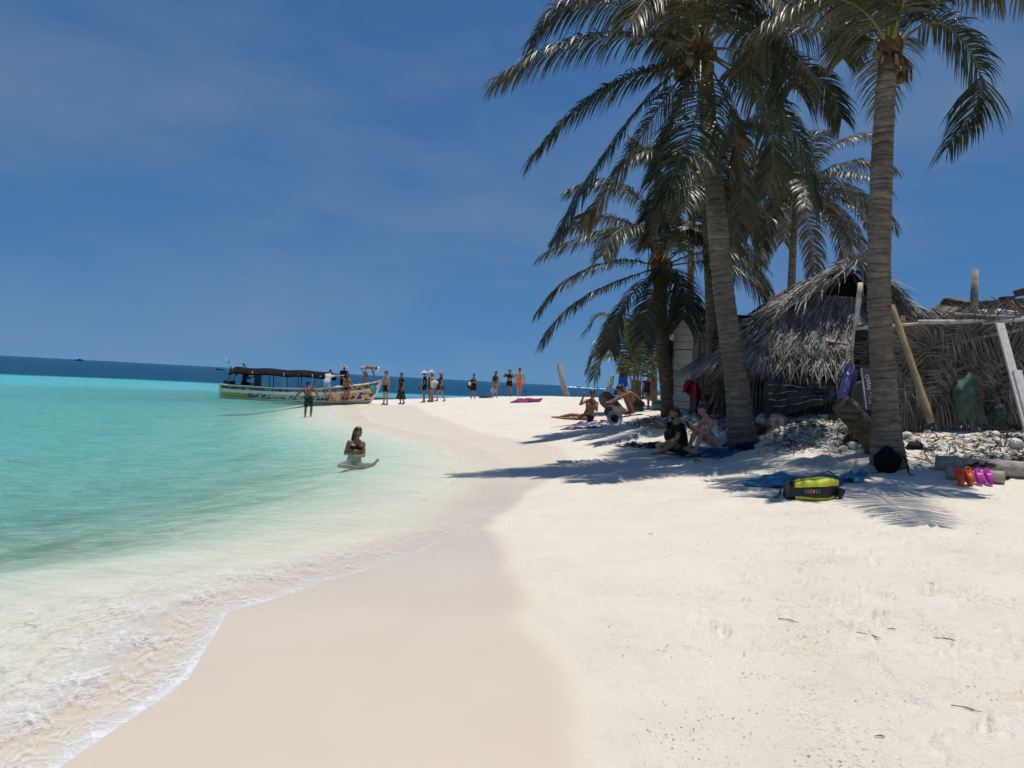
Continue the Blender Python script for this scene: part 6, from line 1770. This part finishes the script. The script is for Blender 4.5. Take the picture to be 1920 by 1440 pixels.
# ------------------------------------------------------------------ the yellow and black dry bag
dbp = G(1516, 935, dmin=6)
db = empty('dry_bag', dbp, 'yellow and black roll top bag lying in front of the blue wrap', 'bag')
DBK = mat('dry_bag_black', (.016, .016, .018), .5, .4, bump=.15, bscale=12); DBY = mat('dry_bag_yellow', (.60, .64, .03), .5, .4)
DBL = .60
def dbag(u, a):
    """u along the bag, a around it (0 front low .. )"""
    hx = (u - .46) * DBL
    sc_ = (.70 + .40 * min(1, u / .75)) * (1 - .35 * max(0, (u - .75) / .25) ** 1.4)
    ca, sa = math.cos(a), math.sin(a)
    y = .145 * sc_ * math.copysign(abs(ca) ** .55, ca) * (1 - .55 * max(0, (u - .7) / .3)); z = .14 * sc_ * math.copysign(abs(sa) ** .6, sa)
    w_ = 1 + .03 * math.sin(9 * u + 3 * a) + .02 * math.sin(17 * u - 2 * a)
    return dbp + Vector((hx + .03 * z, y * w_ - .10 * u * .2, .105 + .035 * u + z * w_ + .05 * max(0, u - .7)))
nu, na_ = 30, 32
vs = [dbag(i / (nu - 1), 2 * math.pi * j / na_) for i in range(nu) for j in range(na_)]
fk, fy = [], []
for i in range(nu - 1):
    for j in range(na_):
        f_ = (i * na_ + j, i * na_ + (j + 1) % na_, (i + 1) * na_ + (j + 1) % na_, (i + 1) * na_ + j)
        a = math.degrees(2 * math.pi * (j + .5) / na_)
        yel = (30 < a < 165) or (200 < a < 245) and .12 < i / nu < .9
        (fy if yel and i / nu > .08 else fk).append(f_)
fk.append(tuple(range(na_))); fk.append(tuple(range(nu * na_ - 1, (nu - 1) * na_ - 1, -1)))
def keepv(fs): 
    u = sorted({i for f in fs for i in f}); mp_ = {k_: i for i, k_ in enumerate(u)}
    b = MB(); b.add([vs[k_] for k_ in u], [tuple(mp_[k_] for k_ in f) for f in fs]); return b
keepv(fk).build('bag_body', DBK, db); keepv(fy).build('yellow_panel', DBY, db)
MB().tube(spline([dbag(.98, 1.9) + V(-.02, 0, .03), dbag(.78, 1.7) + V(0, 0, .07), dbag(.45, 1.75) + V(0, 0, .04), dbag(.12, 1.9) + V(0, 0, .03), dbag(0, 2.4) + V(-.08, -.03, -.02), dbp + V(-.38, -.06, .03), dbp + V(-.44, -.06, .015)], 26), .019, 7, True, .5).build('shoulder_strap', DBK, db)
MB().tube(spline([dbag(1, 1.4), dbag(1, 1.2) + V(.04, 0, .05), dbag(1, 1.0) + V(.06, 0, .08)], 8), .014, 6, True, .5).build('roll_buckle', DBK, db)
MB().box(dbag(1, 3.6) + V(.02, 0, .02), (.06, .16, .12), Euler((0, .5, 0)).to_matrix(), .01).build('roll_top', DBK, db, bevel=.015)
for i, (c, w_) in enumerate((((.06, .16, .17), .022), ((.45, .08, .05), .026), ((.45, .10, .05), .03), ((.5, .45, .42), .012), ((.05, .15, .16), .03), ((.05, .20, .18), .012))):
    u = .30 + i * .052; p = dbag(u, math.radians(182)); p2 = dbag(u, math.radians(172))
    nrm = Vector((0, -1, 0))
    MB().box((p + p2) / 2 + nrm * .008 + V(0, 0, -.012), (w_, .006, .05 if i != 3 else .035), Euler((.15, -.10, 0)).to_matrix()).build('printed_mark', mat('mark_%d' % i, c, .6, .2), db, smooth=False)
pw = dbp + V(.22, -.17, .012)
tag(MB().ell(pw, (.07, .04, .018), None, 14, 8, .12).build('shell', mat('shell_white', (.66, .65, .63), .6, .3)), 'small white shell lying at the yellow bag\'s corner', 'shell')
# black backpack against the right palm
p = pb.location + V(-.22, -.36, 0); p.z = ground(p.x, p.y) - .02
bp_ = bag('backpack', p, .40, .30, .40, mat('pack_black2', (.010, .010, .011), .95, .06, bump=.9, bscale=7), 'black backpack slumped against the foot of the straight palm', 'backpack', 21, .2, .28)
for s_ in (-1, 1): MB().tube(spline([p + V(s_ * .10, -.10, .34), p + V(s_ * .16, -.24, .22), p + V(s_ * .20, -.24, .05), p + V(s_ * .32, -.20, .012)], 12), .016, 6, True, .4).build('strap', MATS['pack_black2'], bp_)

# ------------------------------------------------------------------ shoes on the short log, flip-flops
def shoe(name, c, rz, tilt, material, sole_m, label, clog, group=None):
    root = empty(name, c, label, 'shoe', group)
    R_ = Matrix.Rotation(rz, 3, 'Z') @ Matrix.Rotation(tilt, 3, 'X')
    def out(a):   # sole outline, toe towards -y
        y = math.cos(a); w_ = .047 * (1 + .12 * -y * (1 if y < 0 else -.6)); return Vector((math.sin(a) * w_, y * .128, 0))
    n_ = 26; vs = []; fs = []
    for z, s_ in ((0, .95), (.010, 1.03), (.024, 1.0)):
        for i in range(n_):
            p = out(2 * math.pi * i / n_); vs.append(c + R_ @ Vector((p.x * s_, p.y * s_, z)))
    for k_ in range(2):
        for i in range(n_): fs.append((k_ * n_ + i, k_ * n_ + (i + 1) % n_, (k_ + 1) * n_ + (i + 1) % n_, (k_ + 1) * n_ + i))
    fs.append(tuple(range(n_ - 1, -1, -1))); fs.append(tuple(range(2 * n_, 3 * n_)))
    b = MB(); b.add(vs, fs); b.build('sole', sole_m, root)
    b = MB()
    def up(u, v):
        y = lerp(-.125, .122, u); w_ = abs(math.sqrt(max(0, 1 - (y / .128) ** 2))) ** .75 * .047
        hgt_ = .062 * (1 - max(0, (-y - .02) / .105) ** 2.2 * .75); a = math.pi * v
        op = smooth(.0, .05, np.array(y - .0))       # opening over the heel half
        cut = float(op)
        x = math.cos(a) * w_; z = .024 + math.sin(a) ** .6 * hgt_ * (1 - cut * (0 if abs(math.cos(a)) > .55 else 1) * .75)
        return c + R_ @ Vector((x, y, z))
    b.grid(up, 26, 15); b.build('upper', material, root)
    if clog:
        for q in range(4):
            pp = c + R_ @ Vector(((-.018 if q % 2 else .018), -.045 - .03 * (q // 2), .082)); MB().ell(pp, .007, None, 8, 6).build('vent_hole', EYE, root)
        MB().tube([c + R_ @ Vector((-.046, .0, .05)), c + R_ @ Vector((-.04, .10, .075)), c + R_ @ Vector((0, .135, .08)), c + R_ @ Vector((.04, .10, .075)), c + R_ @ Vector((.046, .0, .05))], .008, 6).build('heel_strap', material, root)
    else:
        MB().box(c + R_ @ Vector((0, .01, .068)), (.05, .045, .012), R_).build('tongue', sole_m, root, smooth=False)
    return root
OR = mat('orange_rubber', (.68, .10, .03), .5, .35); MG = mat('magenta_canvas', (.50, .035, .36), .7, .2); SOLE = mat('sole_white', (.65, .63, .62), .6, .2)
fr_ = (g3 + g4) / 2
for i, (px, m_, lab, cl, tl) in enumerate(((1797, OR, 'orange rubber clog on the far left of the shoes', True, -.95), (1814, OR, 'orange rubber clog next to the magenta shoes', True, -.95), (1833, MG, 'magenta slip-on shoe next to the orange clogs', False, -.9), (1850, MG, 'magenta slip-on shoe at the right end of the row', False, -.75))):
    q = W(px, 896, (g3.y + g4.y) / 2 - .17); z0 = ground(q.x, q.y)
    shoe('clog' if cl else 'slip_on_shoe', V(q.x, q.y, z0 + .085), (.05 if cl else -.12 + .22 * (i - 2)), tl + 1.75 if False else .95, m_, m_ if cl else SOLE, lab, cl)
sand_cloth('black_garment', None, BLACKC, 'black garment draped on the logs behind the shoes', 'garment', 24, 10, .02, pts=[W(1812, 893, 10.6), W(1868, 896, 10.6), W(1862, 880, 10.75), W(1820, 878, 10.75)], lift=.19)
for px, py, rz, lab in ((1309, 870, .9, 'left black and white flip-flop on the sand before the couple'), (1344, 868, 1.3, 'right black and white flip-flop on the sand before the couple')):
    c = G(px, py, dmin=8) + V(0, 0, .004); root = empty('flip_flop', c, lab, 'flip-flop')
    R_ = Matrix.Rotation(rz, 3, 'Z'); n_ = 24; vs = []; fs = []
    for z in (0, .022):
        for i in range(n_):
            a = 2 * math.pi * i / n_; y = math.cos(a); vs.append(c + R_ @ Vector((math.sin(a) * .05 * (1 - .15 * y), y * .135, z)))
    for i in range(n_): fs.append((i, (i + 1) % n_, n_ + (i + 1) % n_, n_ + i))
    fs += [tuple(range(n_ - 1, -1, -1)), tuple(range(n_, 2 * n_))]
    b = MB(); b.add(vs, fs); b.build('sole', mat('flip_sole', (.50, .49, .47), .8, .1), root, smooth=False)
    for s_ in (-1, 1): MB().tube(spline([c + R_ @ V(0, .075, .022), c + R_ @ V(s_ * .028, .03, .065), c + R_ @ V(s_ * .047, -.04, .024)], 8), .010, 6, True, .5).build('strap', BLACKC, root)

# ------------------------------------------------------------------ odds and ends round the huts
bk = on_sand(1324, 783, 17.4)
pot = empty('plant_bucket', bk, 'blue plastic bucket with a small yellowing plant', 'bucket')
MB().lathe([(.004, 0), (.13, 0), (.175, .27), (.185, .28), (.175, .29), (.16, .28), (.15, .2), (.004, .2)], bk, None, 24).build('bucket', mat('bucket_blue', (.05, .15, .20), .5, .4, noise=((.04, .11, .15), 4, .4, .6)), pot)
rs = random.Random(77)
for i in range(26):
    a = rs.uniform(0, 6.28); p0 = bk + V(0, 0, .24); d = V(math.cos(a) * .6, math.sin(a) * .6, 1).normalized(); l = rs.uniform(.14, .34)
    sd = d.cross(V(0, 0, 1)).normalized(); b = MB(); b.strip([p0, p0 + d * l * .5, p0 + d * l * .8 + V(math.cos(a), math.sin(a), 0) * .05, p0 + d * l + V(math.cos(a), math.sin(a), -.6) * .10], [.006, .022, .03, .002], [sd] * 4)
    b.build('leaf', LEAF_YOUNG if i % 3 else mat('yellow_leaf', (.30, .24, .05), .6, .3), pot)
rc = mat('maroon_cloth', (.22, .018, .045), .8, .15, noise=((.35, .10, .12), 5, .55, .68))
for k_, (c, w_, h_, lab) in enumerate((((1292, 727), .30, .30, 'dark red cloth hung on a stick before the plank hut'), ((1307, 742), .26, .46, 'faded red cloth trailing down beside the plank hut door'))):
    p0 = W(c[0], c[1], 18.2 - .1 * k_)
    o = MB().grid(lambda u, v: p0 + V((u - .5) * w_ * (1 - .35 * v) + .10 * (v - .5) * (1 if k_ else -1), .05 * math.sin(u * 9 + v * 3), (.5 - v) * h_ + .05 * math.sin(u * 5)), 20, 18).build('hanging_cloth', rc, solid=.008)
    tag(o, lab, 'cloth')
tag(MB().tube([W(1296, 762, 18.25), W(1290, 712, 18.25)], .014, 6).build('cloth_stick', CANE), 'thin upright stick carrying the red cloths', 'stick')
def stone_mb(b, c, r, rs, sq=.65):
    phi = (1 + 5 ** .5) / 2
    P_ = [(-1, phi, 0), (1, phi, 0), (-1, -phi, 0), (1, -phi, 0), (0, -1, phi), (0, 1, phi), (0, -1, -phi), (0, 1, -phi), (phi, 0, -1), (phi, 0, 1), (-phi, 0, -1), (-phi, 0, 1)]
    Fc = [(0,11,5),(0,5,1),(0,1,7),(0,7,10),(0,10,11),(1,5,9),(5,11,4),(11,10,2),(10,7,6),(7,1,8),(3,9,4),(3,4,2),(3,2,6),(3,6,8),(3,8,9),(4,9,5),(2,4,11),(6,2,10),(8,6,7),(9,8,1)]
    q = Euler((rs.uniform(-.4, .4), rs.uniform(-.4, .4), rs.uniform(0, 6))).to_matrix(); sx = rs.uniform(.7, 1.35)
    b.add([Vector(c) + q @ (Vector((p[0] * sx, p[1], p[2] * sq)).normalized() * r * rs.uniform(.72, 1.2) * V(1, 1, 1).length / 1.732) for p in P_], Fc)
CORAL = leaf_material('coral_rubble', (.68, .64, .57), (.30, .26, .21), .60, 1.25, rough=.9, trans=0, spec=.15)
rs = random.Random(404)
def scatter(n, k, b0, seed):
    g_ = np.random.default_rng(seed); x = g_.uniform(3.0, 12.0, n * 14); y = g_.uniform(10.6, 20.5, n * 14)
    ok = g_.random(n * 14) < rubble_mask(x, y) * k - b0
    x, y = x[ok][:n], y[ok][:n]
    return list(zip(x.tolist(), y.tolist(), groundv(x, y).tolist()))
b = MB()
for x, y, z in scatter(5200, 1.05, .12, 404):
    r = .011 + .055 * rs.random() ** 3.4
    stone_mb(b, (x, y, z + r * .1), r, rs, rs.uniform(.25, .6))
o = b.build('coral_rubble', CORAL, smooth=False); tag(o, 'heap of pale broken coral rubble in front of the huts', 'rubble', kind='stuff')
b = MB()
for x, y, z in scatter(2600, 1.3, .15, 405):
    a = rs.uniform(0, 6.28); l = rs.uniform(.05, .38); d = V(math.cos(a), math.sin(a), rs.uniform(-.1, .35)); p0 = V(x, y, z + .01); s_ = V(-math.sin(a), math.cos(a), rs.uniform(-.6, .6)); w_ = rs.uniform(.004, .016)
    b.strip([p0, p0 + d * l * .5 + V(0, 0, .02), p0 + d * l], [w_, w_, w_ * .3], [s_] * 3)
o = b.build('leaf_litter', leaf_material('dead_litter', (.10, .08, .06), (.03, .024, .02), .45, 1.0, rough=.8, trans=0, spec=.2), smooth=False); tag(o, 'dry dark leaf litter scattered over the coral rubble', 'litter', kind='stuff')
STONES = {'just below the dark tarpaulin': [(1490, 802, .08), (1520, 790, .08), (1535, 812, .08), (1545, 783, .09), (1570, 764, .10), (1588, 760, .07)],
          'at the foot of the leaning stump': [(1548, 850, .07), (1562, 838, .09), (1580, 846, .10), (1600, 842, .11), (1612, 852, .10), (1650, 815, .08)],
          'on the heap right of the straight palm': [(1700, 822, .12), (1718, 834, .10), (1752, 842, .08), (1780, 800, .10), (1832, 806, .09), (1842, 846, .08), (1868, 822, .11), (1898, 800, .22), (1905, 838, .13)],
          'behind the seated couple': [(1248, 790, .08), (1274, 782, .12), (1305, 792, .10), (1340, 800, .12), (1368, 806, .10)]}
ORD = ['first', 'second', 'third', 'fourth', 'fifth', 'sixth', 'seventh', 'eighth', 'ninth']
for where, lst in STONES.items():
    for i, (px, py, r) in enumerate(lst):
        c = G(px, py, dmin=9); b = MB(); stone_mb(b, c + V(0, 0, r * .3), r, rs, .6)
        o = b.build('coral_stone', CORAL, smooth=False)
        md = o.modifiers.new('sub', 'SUBSURF'); md.levels = 1; md.render_levels = 1
        tag(o, '%s pale coral stone from the left %s' % (ORD[i], where), 'stone', 'coral stones on the rubble heap')
for (px, py, r, m_, lab) in ((1448, 802, .24, mat('coral_block', (.50, .47, .43), .95, .1, noise=((.25, .22, .19), 9, .45, .6), bump=1.0, bscale=9), 'large pale eroded coral block right of the leaning palm foot'), (1598, 830, .13, mat('rust_lump', (.17, .06, .035), .9, .1, noise=((.06, .03, .02), 8, .4, .6)), 'rusty red lump below the leaning stump'), (1715, 845, .10, mat('dark_lump', (.035, .03, .027), .9, .1), 'dark husk lying right of the straight palm foot')):
    c = G(px, py, dmin=9); b = MB(); b.ell(c + V(0, 0, r * .45), (r * 1.25, r, r * .75), None, 18, 12, .13); tag(b.build('coral_block' if r > .2 else 'lump', m_), lab, 'stone')
p = W(1425, 775, 15.0)
tag(MB().box(V(p.x, p.y, ground(p.x, p.y) + .10), (.30, .04, .22), Euler((.3, .25, .3)).to_matrix(), .02).build('rusty_board', mat('rust_board', (.13, .065, .04), .9, .1, noise=((.06, .03, .02), 6, .4, .6)), smooth=False), 'dark rusty board propped right of the leaning palm', 'board')
# dark rocks at the far water's edge and a small table
b0 = W(910, 746, 56)
for i in range(3):
    x = b0.x + (i - 1) * .26; y = b0.y + random.uniform(-.5, .5); b = MB(); b.ell((x, y, ground(x, y) + .05), (.22, .2, .12 + .05 * (i % 2)), None, 12, 8, .2)
    tag(b.build('dark_rock', mat('reef_rock', (.045, .042, .038), .9, .2)), ['leftmost', 'middle', 'rightmost'][i] + ' of three low dark rocks at the far water\'s edge', 'rock', 'dark rocks beyond the sand spit')
t0_ = W(978, 742, 54); gz = ground(t0_.x, t0_.y)
tb2 = empty('low_table', (t0_.x, t0_.y, gz), 'small low wooden table beside the man in orange shorts', 'table')
MB().box((t0_.x, t0_.y, gz + .46), (.72, .4, .05)).build('table_top', WOODD, tb2, smooth=False)
for sx in (-.3, .3):
    for sy in (-.15, .15): MB().box((t0_.x + sx, t0_.y + sy, gz + .22), (.05, .05, .44)).build('leg', WOODD, tb2, smooth=False)
c = on_sand(1238, 756, 27.5); c.z -= .05
br = empty('cooler_barrel', c, 'teal barrel with a white lid behind the low palm', 'barrel')
MB().lathe([(.004, 0), (.28, 0), (.31, .25), (.30, .42), (.004, .42)], c, None, 24).build('barrel', mat('barrel_teal', (.03, .11, .14), .5, .4), br)
MB().lathe([(.35, .42), (.36, .46), (.2, .50), (.10, .58), (.004, .58)], c, None, 24).build('lid', SOLE, br)
bd = Body(1.70, True, lean=V(0, -.1, 1), lL=(V(.1, -1, -.1), V(0, -.05, -1)), lR=(V(-.1, -1, -.1), V(0, -.05, -1)))
q = on_sand(1212, 757, 29.0); build_person('person in maroon sitting behind the young palm', q, math.radians(15), bd, SK_TAN, [('shirt', VEST, .016, cloth_mat('maroon_top', (.10, .015, .03))), ('skirt', LONGSH, .03, cloth_mat('pale_skirt', (.40, .38, .36)))], 'bun', HAIR_BL, anchor='pelvis')

# ------------------------------------------------------------------ beach litter
rs = random.Random(909)
DRY = mat('dry_twig', (.19, .15, .11), .9, .1)
for (px, py, l, a, lab) in ((1478, 1168, .16, -.5, 'forked dry twig in the middle of the near sand'), (1632, 1193, .20, -.7, 'curved dark twig right of the forked one'), (1220, 1005, .07, .3, 'small dark chip at the left of the trampled sand'), (1812, 1332, .16, -.5, 'thin twig near the lower right corner'), (1776, 1197, .18, -.25, 'thin straight twig at the right of the near sand'), (1672, 1178, .07, 0, 'short dark stick end above the straight twig'), (1650, 1386, .06, .1, 'small dark husk piece at the bottom of the sand')):
    l *= .72; c = G(px, py) + V(0, 0, .003); d = V(math.cos(a), math.sin(a), 0); b = MB(); n_ = V(-d.y, d.x, 0)
    b.tube(spline([c - d * l / 2 + V(0, 0, .004), c + n_ * l * .05 + V(0, 0, .006), c + d * l * .25 - n_ * l * .06 + V(0, 0, .006), c + d * l / 2 + V(0, 0, .003)], 10), [.0022] * 3 + [.003] * 4 + [.0015] * 3, 6)
    if l > .12: b.tube([c, c + n_ * .05 - d * .02 + V(0, 0, .02)], [.002, .001], 5)
    tag(b.build('twig', DRY), lab, 'twig')
b = MB()
g_ = np.random.default_rng(31); n_ = 14000
r_ = 1.9 * (22 / 1.9) ** g_.random(n_); a_ = g_.uniform(-.1, .62, n_); X = r_ * np.sin(a_); Y = r_ * np.cos(a_)
ok = (shore_dist(X, Y) > 2.4) & (g_.random(n_) < .03 + 1.3 * np.clip(fbm(X * .9 + 4, Y * .9, 2) - .02, 0, 1))
X, Y = X[ok][:1100], Y[ok][:1100]; Z = groundv(X, Y)
for x, y, z in zip(X.tolist(), Y.tolist(), Z.tolist()):
    q = rs.uniform(0, 6.28); l = .002 + .008 * rs.random() ** 2.4
    if rs.random() < .7: stone_mb(b, (x, y, z + .001), l * .5, rs, .5)
    else:
        d = V(math.cos(q), math.sin(q), .1); b.strip([V(x, y, z + .004), V(x, y, z + .008) + d * l, V(x, y, z + .005) + d * l * 2], [.001, .002, .0008], [V(-d.y, d.x, .2)] * 3)
tag(b.build('beach_crumbs', leaf_material('crumbs', (.30, .24, .18), (.48, .43, .36), .6, 1.2, rough=.9, trans=0, spec=.1), smooth=False), 'scattered weed crumbs and shell chips on the dry sand', 'debris', kind='stuff')

# little clods of sand kicked up round the footprints
b = MB(); g_ = np.random.default_rng(77); XY = []
for i in range(70):
    r = 2.2 * (14 / 2.2) ** g_.random(); a = g_.uniform(.05, .60); cx, cy = r * math.sin(a), r * math.cos(a); n_ = int(g_.integers(10, 42)); sp = g_.uniform(.02, .11)
    for k_ in range(n_): XY.append((cx + g_.normal(0, sp * 1.6), cy + g_.normal(0, sp)))
XY = np.array(XY); ok = shore_dist(XY[:, 0], XY[:, 1]) > 2.3; XY = XY[ok]; Z = groundv(XY[:, 0], XY[:, 1])
for (x, y), z in zip(XY.tolist(), Z.tolist()):
    stone_mb(b, (x, y, z + .002), .0015 + .0055 * rs.random() ** 2.5, rs, .6)
tag(b.build('sand_clods', leaf_material('sand_clod', (.66, .60, .51), (.50, .42, .33), .6, 1.3, rough=.95, trans=0, spec=.1), smooth=False), 'small clods of sand scattered round the footprints', 'sand clods', kind='stuff')

bpy.data.scenes.remove(TMP)
